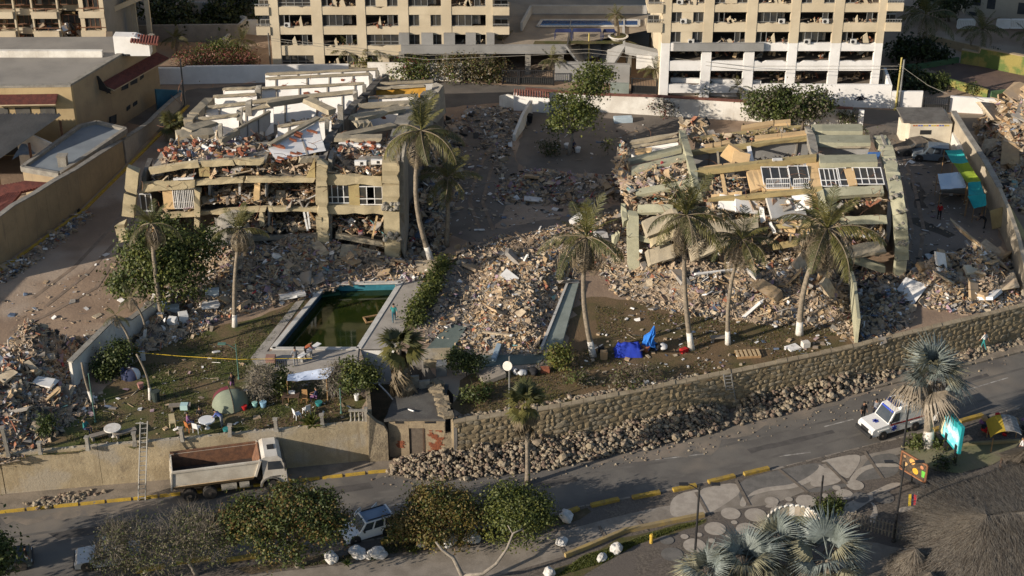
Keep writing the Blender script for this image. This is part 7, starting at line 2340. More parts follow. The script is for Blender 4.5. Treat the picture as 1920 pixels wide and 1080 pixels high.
for k,(u0,u1,h) in enumerate(((752,768,1.0),(768,786,1.3),(786,806,.9))):
 f=MB()
 a=P(u0,735,T)
 b=P(u1,733,T)
 f.slab([(a.x,a.y,.2),(b.x,b.y,.2),(b.x,b.y,T+h),(a.x,a.y,T+h)],(0,.25,0))
 f.build('rear_wall',m_conc,hut2,origin='world')
f=MB()
a,b=P(692,867,.1),P(729,864,.1)
vs=[(a.x,a.y,.1),(b.x,b.y,.1),(b.x,b.y,T-.7),(b.x-.25,b.y,T-.1),(b.x-.8,b.y,T+.2),(a.x+.2,a.y,T+.9),(a.x,a.y,T+1.1)]
f.slab(vs,(0,.4,0))
tag(f.build('rough_wall',m_rubblew),'rough cast wall stub with a broken sloping top joining the cement wall to the hut','wall')
f=MB()
f.slab([P(698,792),P(690,706),P(690,706)+Vector((0,0,.9)),P(698,792)+Vector((0,0,1.0))],(-.3,0,0))
tag(f.build('rough_wall',m_rubblew),'rough wall running back along the left side of the hut pit','wall')
def plinth(name,label,cat,pts,mat,h,z=T,dz=0):
 f=MB()
 f.prism(xy(pts,z),z-.05,z+h)
 return tag(f.build(name,mat),label,cat)
plinth('pool_edge_slab','sage painted concrete edge along the right side of the rubble filled basin','pool edge',[(1020,658),(1054,650),(1086,532),(1070,530)],m_sage,.35)
plinth('pool_edge_kerb','thin pale kerb along the inner side of the sage pool edge','kerb',[(1013,660),(1019,658),(1069,531),(1064,533)],m_coping,.5)
plinth('pool_edge_slab','teal painted slab along the left side of the rubble filled basin','pool edge',[(796,662),(850,658),(874,618),(852,612),(824,630)],m_teal,.2)
plinth('pool_floor','strip of bare teal pool floor at the near end of the rubble basin','pool floor',[(890,690),(1010,682),(1030,664),(862,668)],m_teal,.06)
plinth('loose_board','pale blue board lying across the near end of the rubble basin','board',[(921,678),(930,679),(940,652),(932,650)],M('pale_blue_board',(.3,.38,.43),(.25,.32,.37)),.35)
plinth('cream_block','low cream concrete block at the foot of the teal slab','block',[(794,690),(843,688),(845,668),(796,670)],m_plasterwall,.8)
plinth('steel_cabinet','grey metal cabinet standing in the shade behind the hut','cabinet',[(818,707),(838,705),(838,694),(820,695)],m_steel,1.0)
f=MB()
q=[P(893,696,T+.5),P(938,683,T+.8),P(949,700,T+.5),P(908,716,T+.2)]
f.slab(q,(0,-.05,-.32))
tag(f.build('concrete_slab',m_walk),'thick tilted concrete slab lying at the near left end of the rubble basin','slab')
wall('slanting pale grey wall between the rubbish heap and the camp lawn',[(141,727,680),(216,652,604),(219,649,602),(250,634,600),(300,592,562)],m_whitedirty,th=.25,cop=m_conc)
wall('thin green leaning wall strip between the dry lawn and the right yard',[(1608,645,598),(1600,580,530),(1596,540,508)],m_greenfac,th=.25)
# ----- awnings and tarps
def tarp(label,q,mat,poles=True,sag=.25,name='tarpaulin',n=8):
 t=thing(name,label,'tarpaulin',tuple(Vector((q[0].x,q[0].y,T))))
 f=MB()
 vs=[]
 for i in range(n+1):
  for j in range(n+1):
   a,b=i/n,j/n
   p=q[0].lerp(q[1],a).lerp(q[3].lerp(q[2],a),b)
   s=math.sin(math.pi*a)*math.sin(math.pi*b)
   vs.append(p+Vector((0,0,-sag*s+.12*mnoise.noise(p*1.7))))
 fs=[(i*(n+1)+j,(i+1)*(n+1)+j,(i+1)*(n+1)+j+1,i*(n+1)+j+1) for i in range(n) for j in range(n)]
 f.add(vs,fs)
 f.build('sheet',mat,t,origin='world')
 if poles:
  for p in q:
   if p.z>T+.5:
    f=MB()
    f.tube([(p.x,p.y,T),(p.x,p.y,p.z)],.035,5)
    f.build('pole',m_wood,t,origin='world')
 return t
m_tq=M('turquoise_tarp',(0.03,.33,.32),(.025,.27,.265),scale=.7)
m_gr=M('lime_tarp',(.24,.32,.03),(.2,.27,.03),scale=.7)
zA=T+2.3
tarp('turquoise tarp awning nearest the parked silver car',[P(1771,282,zA),P(1803,280,zA),P(1816,305,zA-.1),P(1787,307,zA-.2)],m_tq)
tarp('lime green tarp awning between the two turquoise ones, upper half',[P(1787,306,zA),P(1816,305,zA),P(1827,322,zA-.1),P(1798,322,zA-.1)],m_gr)
tarp('lime green tarp awning between the two turquoise ones, lower half',[P(1798,322,zA),P(1827,322,zA),P(1840,341,zA-.1),P(1813,343,zA-.2)],m_gr)
tarp('turquoise tarp awning in the row, second from the bottom',[P(1815,342,zA),P(1838,340,zA),P(1846,364,zA-.2),P(1816,366,zA-.2)],m_tq)
tarp('lowest turquoise tarp awning, sagging beside the leaning wall slab',[P(1814,367,zA-.2),P(1848,364,zA-.1),P(1850,384,zA-.6),P(1826,391,zA-.9)],m_tq,sag=.4)
tarp('pale blue white shelter sheet in front of the green awnings',[P(1758,326,T+2.2),P(1802,322,T+2.2),P(1813,352,T+1.6),P(1764,355,T+1.6)],M('pale_sheeting',(.55,.62,.68),(.46,.53,.6),scale=.5),sag=.15)
f=MB()
q=[P(1757,361,T+.2),P(1812,364,T+.1),P(1813,353,T+1.55),P(1764,356,T+1.55)]
f.slab(q,(0,.06,0))
tag(f.build('shelter_wall',M('grey_sheeting',(.42,.43,.43),(.34,.35,.35))),'hanging front sheet of the pale blue white shelter','sheet')
# ----- street furniture
def lamp(label,u,v0,v1,z=Z0,arms=2,name='street_lamp',mat=m_blackmetal,r=.09,group='dark lamp posts on the plaza',head=True):
 b=P(u,v0,z)
 h=hgt(u,v0,v1,z)
 t=thing(name,label,'lamp post',tuple(b),group=group)
 f=MB()
 f.tube([(0,0,0),(0,0,h)],[r,r*.75],8)
 f.build('pole',mat,t)
 f=MB()
 f.lathe([(r*2,0),(r*2,.1),(r*1.3,.2)],n=8)
 f.build('base',mat,t)
 for i in range(arms):
  s=-1 if i==0 else 1
  f=MB()
  f.tube([(0,0,h-.5),(s*.5,0,h-.1),(s*.8,0,h)],.035,5)
  f.build('arm',mat,t)
  f=MB()
  f.box((s*1.05,0,h+.02),(.6,.26,.1))
  f.build('lamp_head',mat,t)
 return t
lamp('tall dark lamp post with two heads at the left of the pebble plaza',1301,1068,908)
lamp('tall dark lamp post with two heads beside the picket fence',1675,1015,866)
lamp('dark lamp post with two heads beside the food picture board',1693,842,746)
lamp('plain dark post without a head beside the clipped bush',1535,968,892,arms=0)
GL='thin green posts on the camp lawn'
lamp('thin green lamp post with a pale foot in the middle of the camp lawn',448,711,645,T,1,mat=M('green_post_paint',(.08,.16,.13),(.06,.12,.1)),r=.05,group=GL)
lamp('thin green post under the white jug beside the green corner shrub',640,775,728,T,0,mat=MATS['green_post_paint'],r=.05,group=GL)
lamp('thin green post beside the forked dead palm stub',179,792,700,T,0,mat=MATS['green_post_paint'],r=.05,group=GL)
lamp('grey post with a round white dish by the roadside fan palm',955,770,668,T,0,mat=m_steel,r=.07,group=None)
lamp('pale yellow leaning utility pole by the white wall with two posts',1679,206,108,T,0,name='utility_pole',mat=M('yellow_pole',(.42,.35,.12),(.34,.28,.1)),r=.12,group=None)
lamp('grey blue utility pole by the white wall with two posts',1684,206,112,T,0,name='utility_pole',mat=m_steel,r=.12,group=None)
lamp('dark utility pole at the corner of the white street wall on the left',347,200,110,T,0,name='utility_pole',mat=m_conc_dark,r=.1,group=None)
lamp('dark utility pole before the left corner of the middle tower',509,143,62,T,0,name='utility_pole',mat=m_conc_dark,r=.1,group=None)
lamp('pale wooden pole in front of the fallen podium slabs',1103,130,62,T,0,name='utility_pole',mat=MATS['yellow_pole'],r=.1,group=None)
for k,(pts,lb) in enumerate([([Q(509,72,168),Q(800,104,166),Q(1103,92,165),Q(1400,124,163),Q(1684,124,159)],'overhead cable running the length of the street, upper one'),([Q(509,76,168),Q(800,112,166),Q(1103,99,165),Q(1400,131,163),Q(1684,130,159)],'overhead cable running the length of the street, lower one'),([Q(1684,120,159),Q(1740,160,158),Q(1776,176,157)],'slack cable from the grey blue pole to the dark gate')]):
 f=MB()
 f.tube(pts,.025,4)
 tag(f.build('cable',m_conc),lb,'cable')
def ladder(label,b0,b1,n,w,mat,name='ladder'):
 t=thing(name,label,'ladder',tuple(b0))
 d=b1-b0
 x=Vector((1,.15,0)).normalized()*w/2
 for s in (-1,1):
  f=MB()
  f.beam(x*s,d+x*s,.06,.09)
  f.build('rail',mat,t)
 for i in range(n):
  p=d*((i+.5)/n)
  f=MB()
  f.beam(p-x,p+x,.05,.05)
  f.build('rung',mat,t)
 return t
ladder('long aluminium ladder leaning on the cement retaining wall behind the truck',P(266,938,.02),Q(270,790,98.1),17,.5,M('worn_aluminium',(.33,.315,.285),(.25,.24,.215),rough=.5))
ladder('short metal ladder leaning on the stone wall between two stone banks',P(1373,757,.5),Q(1364,702,107.9),9,.6,m_steel)
bb=thing('billboard','turquoise billboard with white wave pattern on two black posts at the plaza','billboard',tuple(P(1780,857,Z0)))
pa,pb=P(1771,846,Z0),P(1789,868,Z0)
d=(pb-pa).normalized()
A0=pa-d*1.25
B0=pb+d*.35
z0,z1=Q(1763,808,A0.y).z,Q(1763,759,A0.y).z
for p in (pa,pb):
 f=MB()
 f.box((p.x,p.y,z0/2+.3),(.25,.25,z0+.6))
 f.build('post',m_blackmetal,bb,origin='world')
n_=Vector((d.y,-d.x,0))
if n_.x>0:
 n_=-n_
f=MB()
f.slab([(A0.x,A0.y,z0),(B0.x,B0.y,z0),(B0.x,B0.y,z1),(A0.x,A0.y,z1)],n_*-.22)
f.build('panel',M('turquoise_sign_paint',(.02,.30,.33),(.02,.27,.30),scale=.3),bb,origin='world')
def on_board(u,v,e=.012):
 p=A0.lerp(B0,u)+n_*e
 return Vector((p.x,p.y,z0+(z1-z0)*v))
f=MB()
f.add([on_board(.0,.02),on_board(.2,.02),on_board(.17,.3),on_board(.22,.6),on_board(.16,.98),on_board(0,.98)],[(0,1,2,3,4,5)])
f.build('print',M('pale_yellow_print',(.62,.55,.36),(.5,.44,.28),scale=2),bb,origin='world')
f=MB()
f.add([on_board(.2,.1,.014),on_board(.95,.06,.014),on_board(.96,.6,.014),on_board(.8,.82,.014),on_board(.6,.72,.014),on_board(.4,.92,.014),on_board(.24,.8,.014)],[tuple(range(7))])
f.build('print',M('light_turquoise_print',(.12,.47,.56),(.3,.58,.64),scale=2.2),bb,origin='world')
for k in range(11):
 f=MB()
 u=.3+.055*k
 f.add([on_board(u,.42+.1*math.sin(k*1.7),.017),on_board(u+.045,.40,.017),on_board(u+.04,.62+.06*math.sin(k),.017),on_board(u+.008,.58,.017)],[(0,1,2,3)])
 f.build('print',m_white,bb,origin='world')
f=MB()
for (u0,v0,u1,v1) in ((0,0,1,.03),(0,.97,1,1),(.97,0,1,1)):
 f.add([on_board(u0,v0,.02),on_board(u1,v0,.02),on_board(u1,v1,.02),on_board(u0,v1,.02)],[(0,1,2,3)])
f.build('trim',MATS['turquoise_sign_paint'],bb,origin='world')
fb=thing('menu_board','wood framed board with pictures of plated food beside the thatched roof','sign',tuple(P(1690,886,Z0)))
A0,B0=P(1686,890,Z0),P(1733,918,Z0)
d=(B0-A0).normalized()
n_=Vector((d.y,-d.x,0))
z0=.75
z1=Q(1687,845,A0.y).z
f=MB()
f.slab([(A0.x,A0.y,Z0),(B0.x,B0.y,Z0),(B0.x,B0.y,z0),(A0.x,A0.y,z0)],n_*-.12)
f.build('base_panel',m_blackmetal,fb,origin='world')
f=MB()
f.slab([(A0.x,A0.y,z0+.01),(B0.x,B0.y,z0+.01),(B0.x,B0.y,z1),(A0.x,A0.y,z1)],n_*-.1)
f.build('picture',M('dark_menu_print',(.035,.028,.022),(.10,.07,.045),scale=4),fb,origin='world')
for (u0,v0,u1,v1) in ((0,0,1,0),(0,1,1,1),(0,0,0,1),(1,0,1,1)):
 f=MB()
 f.beam(on_board(u0,v0,.04),on_board(u1,v1,.04),.1,.1)
 f.build('frame',M('red_brown_wood',(.26,.12,.06),(.2,.09,.05),scale=4),fb,origin='world')
for (cu,cv,r,c) in ((.42,.72,.26,(.62,.33,.10)),(.2,.38,.18,(.5,.32,.14)),(.58,.3,.27,(.66,.36,.04)),(.8,.7,.16,(.45,.2,.1)),(.12,.78,.12,(.35,.2,.1))):
 f=MB()
 f.add([on_board(cu+r*.42*math.cos(a),cv+r*.62*math.sin(a),.014) for a in [2*math.pi*i/14 for i in range(14)]],[tuple(range(14))])
 f.build('food_print',M('food_print_%d'%int(cu*100),c,tuple(x*.7 for x in c),scale=8),fb,origin='world')
f=MB()
f.add([on_board(.83,.2,.016),on_board(.93,.2,.016),on_board(.95,.55,.016),on_board(.81,.55,.016)],[(0,1,2,3)])
f.build('drink_print',M('lime_drink_print',(.12,.42,.06),(.1,.33,.05)),fb,origin='world')
fl=thing('flag','small yellow blue and red flag hanging on a thin pole before the thatched roof','flag',tuple(P(1716,954,Z0)))
b=P(1716,956,Z0)
hz=hgt(1716,956,928,Z0)
f=MB()
f.tube([(0,0,0),(0,0,hz+.2)],.025,6)
f.build('pole',m_steel,fl)
for k,c in enumerate(((.66,.48,.04),(.03,.04,.2),(.5,.02,.04))):
 f=MB()
 x0,x1=-.62+k*.2,-.62+(k+1)*.2
 f.add([(x0,-.06*math.sin(x0*9),hz),(x1,-.06*math.sin(x1*9),hz),(x1+.06,-.06*math.sin(x1*9)-.05,hz-1.0),(x0+.06,-.06*math.sin(x0*9)-.05,hz-1.0)],[(0,1,2,3)])
 f.build('stripe',M('flag_%d'%k,c,tuple(x*.85 for x in c)),fl)
pf=thing('picket_fence','grey weathered picket fence round the shaded terrace by the thatched sunshade','fence',tuple(P(1590,1005,Z0)))
for (a,b) in (((1572,1012),(1588,985)),((1588,985),(1712,1018)),((1712,1018),(1722,1030))):
 pa,pb=P(*a,Z0),P(*b,Z0)
 L=(pb-pa).length
 k=int(L/.24)
 for z in (.4,1.05):
  f=MB()
  f.beam(pa+Vector((0,.04,z)),pb+Vector((0,.04,z)),.04,.09)
  f.build('rail',m_walk_old,pf,origin='world')
 for i in range(k):
  p=pa.lerp(pb,i/k)
  h=1.35+rnd(-.15,.12)
  f=MB()
  f.box((p.x,p.y,Z0+h/2),(.1,.04,h),rz=rnd(-.1,.1))
  f.build('picket',M('grey_picket',(.30,.27,.22),(.22,.195,.16),scale=3,fine=.25),pf,origin='world')
sh=thing('shell_seat','curved shell shaped seat with a scalloped white rim and painted inner face','bench',tuple(P(1486,990,Z0)))
f,g2=MB(),MB()
n=14
for k in range(n):
 a0,a1=math.pi*(.02+.96*k/n),math.pi*(.02+.96*(k+1)/n)
 def arc(a,r,z):
  return Vector((math.cos(a)*r*1.0,math.sin(a)*r*.55,z))
 hh0,hh1=.35+.75*math.sin(a0),.35+.75*math.sin(a1)
 am=(a0+a1)/2
 rise=.07
 vs=[arc(a0,1.55,.0),arc(a1,1.55,.0),arc(a1,1.85,hh1),arc(am,1.87,(hh0+hh1)/2+rise),arc(a0,1.85,hh0)]
 f.slab(vs,(math.cos(am)*.12,math.sin(am)*.12,0),k%3)
 g2.tube([arc(a0,1.92,hh0),arc(am,1.95,(hh0+hh1)/2+rise+.05),arc(a1,1.92,hh1)],.075,6)
f.build('shell',[m_whitedirty,m_capt,M('faded_shell_paint',(.42,.36,.29),(.34,.29,.23))],sh)
g2.build('rim',m_whitedirty,sh,smooth=True)
f=MB()
f.prism([(math.cos(a)*r,math.sin(a)*r*.55) for a,r in [(math.pi*i/12,1.5) for i in range(13)]],0,.42)
f.build('seat',M('olive_seat_paint',(.17,.17,.09),(.13,.13,.075)),sh)
sh.rotation_euler=(0,0,.15)
BG='white painted boulders along the footpath'
for k,(u,v,r,lb) in enumerate([(672,1040,.62,'tall white boulder behind the white car, left one of the pair'),(706,1042,.6,'broad white boulder behind the white car, right one of the pair'),(620,1048,.45,'white boulder half hidden at the foot of the rust coloured tree'),(844,1018,.55,'white boulder under the golden tree'),(884,1012,.6,'white boulder under the green tree, beside the spiky plant'),(1061,972,.55,'white grey boulder at the corner where bed and footpath meet'),(1054,1018,.42,'round white boulder alone in the middle of the footpath'),(1156,1032,.48,'white boulder on the grass verge'),(1128,1048,.34,'small brown white boulder in the shade of the verge'),(1030,1078,.55,'blue white boulder cut by the bottom edge'),(790,1022,.35,'low white boulder at the foot of the golden tree')]):
 f=MB()
 f.rock((0,0,.3*r),r,seed=300+k,flat=.8,sub=3)
 o=f.build('boulder',M('white_boulder',(.62,.60,.57),(.45,.43,.40),scale=1.6,fine=.2,bump=.03),smooth=False)
 o.location=P(u,v,Z0+.03)
 tag(o,lb,'boulder',BG)
f=MB()
f.lathe([(.13,0),(.13,.55),(.16,.6),(.1,.75)],n=8)
o=f.build('bollard',m_yellow)
o.location=P(1221,1018,Z0)
tag(o,'yellow painted bollard on the grass verge beside the footpath','bollard')
# ----- thatched roofs
m_thatch=M('weathered_thatch',(.165,.14,.112),(.11,.093,.075),scale=1.2,fine=.4,bump=.06,bscale=8,big=((.20,.17,.132),.3,.5,.65))
m_thatchd=M('dark_thatch',(.12,.095,.07),(.08,.065,.05),scale=1.5,fine=.3)
m_thatchl=M('pale_thatch',(.23,.2,.16),(.17,.148,.118),scale=1.5,fine=.3)
def thatch(label,eave,ridge,parent_z,strands,seed,length=(.6,1.6),name='thatched_roof',post=True):
 """Roof from an eave ring up to a ridge line, covered with palm strands lying down the slope."""
 rg=random.Random(seed)
 c=sum(eave,Vector())/len(eave)
 t=thing(name,label,'thatched roof',(c.x,c.y,parent_z))
 near=lambda p:min((ridge[i].lerp(ridge[i+1],k/10) for i in range(len(ridge)-1) for k in range(11)),key=lambda q:(q-p).length)
 f=MB()
 n=len(eave)
 ups=[near(e) for e in eave]
 for i in range(n):
  j=(i+1)%n
  rows=5
  A=[[eave[i].lerp(ups[i],k/rows)+Vector((0,0,-.25*math.sin(math.pi*k/rows))),eave[j].lerp(ups[j],k/rows)+Vector((0,0,-.25*math.sin(math.pi*k/rows)))] for k in range(rows+1)]
  for k in range(rows):
   f.add([A[k][0],A[k][1],A[k+1][1],A[k+1][0]],[(0,1,2,3)])
 f.build('thatch',m_thatch,t,origin='world')
 f=MB()
 for _ in range(strands):
  i=rg.randrange(n)
  j=(i+1)%n
  s,k=rg.random(),rg.random()**.8
  e,u_=eave[i].lerp(eave[j],s),ups[i].lerp(ups[j],s)
  sl=(e-u_).normalized()
  p=e.lerp(u_,k)+Vector((0,0,-.25*math.sin(math.pi*k)+.05+rg.random()*.1))
  L=rg.uniform(*length)
  ac=sl.cross(Vector((0,0,1))).normalized()
  d_=(sl+ac*rg.gauss(0,.28)).normalized()
  w=ac*rg.uniform(.006,.022)
  q=p+d_*L+Vector((0,0,rg.uniform(-.05,.16)))
  f.add([p-w,p+w,q+w*.5,q-w*.5],[(0,1,2,3)],rg.choice((0,0,1,2,2)))
 f.build('thatch_strands',[m_thatch,m_thatchd,m_thatchl],t,origin='world')['kind']='stuff'
 if post:
  for e in eave[::max(1,n//4)]:
   q=e.lerp(c,.15)
   f=MB()
   f.tube([(q.x,q.y,parent_z),(q.x,q.y,e.z)],.1,6)
   f.build('post',m_darkwood,t,origin='world')
 return t
ze=3.0
big_eave=[P(u,v,ze) for u,v in ((1700,1000),(1712,960),(1722,930),(1752,905),(1800,898),(1842,890),(1872,880),(1905,870),(1960,860),(2050,900),(2080,980),(2050,1080),(1980,1140),(1880,1150),(1800,1110),(1740,1060))]
thatch('big brown thatched palm roof filling the lower right corner',big_eave,[P(1850,968,4.9),P(1985,952,4.9)],Z0,26000,1,(.4,1.3))
thatch('pale dry thatched roof edge at the right, above the big roof',[P(u,v,2.6) for u,v in ((1872,850),(1905,838),(1960,835),(1990,860),(1950,885),(1890,876))],[P(1930,840,4.4),P(1945,842,4.4)],Z0,2200,2)
def cone_ring(u,v,z,r,n=14):
 c=P(u,v,z)
 return [c+Vector((r*math.cos(2*math.pi*i/n),r*math.sin(2*math.pi*i/n),rnd(-.08,.08))) for i in range(n)]
c_=P(1712,1062,2.3)
thatch('small round thatched sunshade beside the picket fence',cone_ring(1712,1062,2.2,1.75),[c_+Vector((0,0,1.35)),c_+Vector((.05,0,1.35))],Z0,2600,3,(.4,1.0))
c_=P(1738,1105,2.3)
thatch('second thatched sunshade cut by the bottom edge',cone_ring(1738,1105,2.2,1.6),[c_+Vector((0,0,1.3)),c_+Vector((.05,0,1.3))],Z0,1800,4,(.4,1.0))
patch('shaded_terrace',[(1560,1085),(1590,1010),(1700,1030),(1720,1090)],M('sand_floor',(.24,.205,.165),(.19,.16,.13)),12,Z0,amp=.1)
rope=MB()
rope.tube([P(247,660,T+1.2),P(340,668,T+1.0),P(447,674,T+1.1),P(541,672,T+.9),P(585,672,T+.9)],.022,4)
tag(rope.build('barrier_tape',M('yellow_tape',(.62,.42,.03),(.5,.34,.03))),'yellow barrier tape stretched from the thin palm across the camp lawn to the pool','barrier tape')
# ----- vehicles
m_carwhite=M('white_car_paint',(.68,.67,.65),(.62,.61,.59),scale=.8,rough=.35,spec=.5)
m_truckwhite=M('dirty_white_truck_paint',(.62,.58,.51),(.50,.45,.38),scale=.9,fine=.12,rough=.5,stain=((.22,.13,.08),1.6,.69))
m_silver=M('silver_blue_paint',(.19,.24,.29),(.14,.18,.22),scale=.8,rough=.3,metal=.5,spec=.5)
m_darkpaint=M('dark_green_paint',(.05,.065,.065),(.035,.045,.045),scale=1,rough=.4)
m_bodybox=M('worn_tipper_paint',(.60,.55,.46),(.47,.42,.34),scale=.8,fine=.15,rough=.7,stain=((.24,.13,.07),1.3,.66))
m_rim=M('dusty_rim',(.20,.16,.13),(.14,.11,.09),rough=.7)
def wheel(parent,x,y,r,w,rim=m_rim,hub=None):
 f=MB()
 pr=[(r*.62,-w/2),(r*.9,-w/2),(r,-w*.3),(r,w*.3),(r*.9,w/2),(r*.62,w/2)]
 f.lathe(pr,n=18)
 f.v=[(a,c,b) for a,b,c in f.v]
 o=f.build('wheel',m_rubber,parent)
 o.location=(x,y,r)
 f=MB()
 f.lathe([(r*.6,-w*.42),(r*.6,w*.42)],n=14)
 f.lathe([(r*.25,-w*.55),(r*.25,w*.55)],n=8)
 f.v=[(a,c,b) for a,b,c in f.v]
 f.build('rim',rim,o)
 return o
def extrude_profile(f,prof,y0,y1,inset=0.0,mi=0):
 """Side profile (x, z) pushed across from y0 to y1."""
 n=len(prof)
 vs=[(x,y0,z) for x,z in prof]+[(x,y1,z) for x,z in prof]
 fs=[tuple(range(n)),tuple(range(2*n-1,n-1,-1))]
 for i in range(n):
  j=(i+1)%n
  fs.append((j,i,n+i,n+j))
 f.add(vs,fs,mi)
def car(name,label,cat,loc,rz,L,W,H,paint,kind='suv',wr=.34,glass=m_glass,group=None,doors=False,tilt=(0,0),crush=0.0):
 """Front is +x. Lower body, tapered cabin, glazing, lamps, bumpers, wheels."""
 t=thing(name,label,cat,loc,rz,group,tilt)
 h=L/2
 zb,zw=wr*.75,H*.56
 hood={'suv':.27,'sedan':.3,'pickup':.28,'jeep':.27}[kind]
 f=MB()
 prof=[(-h,zb+.05),(-h+.05,zw-.06),(-h+.1,zw),(h-L*hood,zw),(h-.15,zw-.14),(h,zw-.25),(h,zb+.05),(h-.1,zb),(-h+.1,zb)]
 extrude_profile(f,prof,-W/2,W/2)
 x0,x1={'suv':(-h+.08,h-L*hood),'sedan':(-h+L*.2,h-L*hood),'pickup':(-L*.08,h-L*hood),'jeep':(-h+.1,h-L*hood)}[kind]
 rear={'suv':.16,'sedan':.45,'pickup':.12,'jeep':.05}[kind]
 Hc=H-crush
 cab=[(x0,zw+.002),(x0+rear,Hc),(x1-L*.13,Hc),(x1,zw+.002)]
 i_=.1
 n=4
 vs=[(x,-W/2+(.03 if z<Hc else i_),z) for x,z in cab]+[(x,W/2-(.03 if z<Hc else i_),z) for x,z in cab]
 f.add(vs,[(0,1,2,3),(7,6,5,4),(1,0,4,5),(2,1,5,6),(3,2,6,7)])
 f.build('body',paint,t)
 for s in (-1,1):
  nwin=3 if kind=='suv' else 2 if kind!='pickup' else 1
  for k in range(nwin):
   a,b=(k+.08)/nwin,(k+.92)/nwin
   bl,br_=x0+.08+(x1-x0-.22)*a,x0+.08+(x1-x0-.22)*b
   tl=x0+rear+(x1-L*.13-x0-rear)*a+.02
   tr_=x0+rear+(x1-L*.13-x0-rear)*b
   z0,z1=zw+.06,Hc-.07
   k0,k1=(z0-zw)/(Hc-zw),(z1-zw)/(Hc-zw)
   y=lambda q:s*(W/2-.03-(i_-.03)*q+.012)
   f=MB()
   f.slab([(bl,y(k0),z0),(br_,y(k0),z0),(tr_,y(k1),z1),(tl,y(k1),z1)],(0,-s*.02,0))
   f.build('window',glass,t)
 f=MB()
 f.slab([(x1-.02,-W/2+.12,zw+.06),(x1-.02,W/2-.12,zw+.06),(x1-L*.13+.04,W/2-.18,Hc-.06),(x1-L*.13+.04,-W/2+.18,Hc-.06)],(.02,0,.01))
 f.build('windscreen',glass,t)
 if kind!='pickup':
  f=MB()
  f.slab([(x0-.01,-W/2+.14,zw+.08),(x0-.01,W/2-.14,zw+.08),(x0+rear*.8-.01,W/2-.18,Hc-.1),(x0+rear*.8-.01,-W/2+.18,Hc-.1)],(-.02,0,.005))
  f.build('rear_window',glass,t)
 for s in (-1,1):
  f=MB()
  f.box((h+.005,s*(W/2-.22),zw-.33),(.05,.3,.16))
  f.build('headlight',m_whiteframe,t)
  f=MB()
  f.box((-h-.005,s*(W/2-.13),zw-.25),(.05,.16,.3))
  f.build('tail_light',M('red_lamp_glass',(.3,.015,.015),(.25,.015,.015),rough=.2),t)
  f=MB()
  f.box((x1-.3,s*(W/2+.1),zw+.12),(.1,.16,.14))
  f.build('mirror',m_blackmetal,t)
  for x in (-L*.30,L*.32):
   wheel(t,x,s*(W/2-.1),wr,.22)
   f=MB()
   f.lathe([(wr*1.22,0),(wr*1.22,.02)],n=16)
   f.v=[(a+x,s*(W/2-.005)+c*s,b+wr) for a,b,c in f.v]
   f.build('wheel_arch',m_rubber,t)
 f=MB()
 f.box((h+.04,0,zb+.16),(.14,W*.96,.22))
 f.build('front_bumper',m_blackmetal,t)
 f=MB()
 f.box((-h-.04,0,zb+.16),(.12,W*.96,.22))
 f.build('rear_bumper',m_blackmetal,t)
 if doors:
  for s,x in ((-1,x1-.15),(-1,x0+(x1-x0)*.5)):
   f=MB()
   f.slab([(0,0,zb+.1),(-.9,-.45,zb+.1),(-.9,-.45,zw),(-.75,-.38,Hc-.05),(-.2,0,Hc-.05),(0,0,zw)],(.02,-.05,0))
   o=f.build('open_door',paint,t)
   o.location=(x,s*W/2,0)
   f=MB()
   f.slab([(-.12,-.09,zw+.05),(-.8,-.45,zw+.05),(-.7,-.4,Hc-.12),(-.25,-.15,Hc-.12)],(.01,-.02,0))
   f.build('window',glass,o)
 return t
def heading(a,b):
 return math.atan2((b-a).y,(b-a).x)
pa,pb=P(348,938,.0),P(500,918,.0)
rz=heading(pa,pb)
tk=thing('dump_truck','dirty white three axle dump truck with a rusty empty tipper, parked by the cement wall','truck',tuple(pa.lerp(pb,.5)+Vector((.15,.95,0))),rz)
wx=((pb-pa).length)/2
for x in (-wx,-wx+1.42):
 for s in (-1,1):
  wheel(tk,x,s*.98,.52,.5)
for s in (-1,1):
 wheel(tk,wx,s*1.02,.52,.32)
f=MB()
for s in (-1,1):
 f.beam((-wx-1.0,s*.42,.85),(wx+.8,s*.42,.85),.12,.28)
for x in (-wx,-wx+1.42,wx):
 f.beam((x,-1,.52),(x,1,.52),.14,.14)
f.build('chassis',m_blackmetal,tk)
for (x,s,d) in ((.9,-1,(1.1,.5,.5)),(2.0,-1,(.7,.45,.45)),(.9,1,(1.1,.5,.5))):
 f=MB()
 f.lathe([(d[1]/2,-d[0]/2),(d[1]/2,d[0]/2)],n=12)
 f.v=[(c+x-1,a+s*.95,b+.75) for a,b,c in f.v]
 f.build('fuel_tank',m_conc,tk)
bx0,bx1,bw,bz0,bz1=-wx-1.15,wx-1.05,1.25,1.12,2.72
side=[(-1,'side'),(1,'side')]
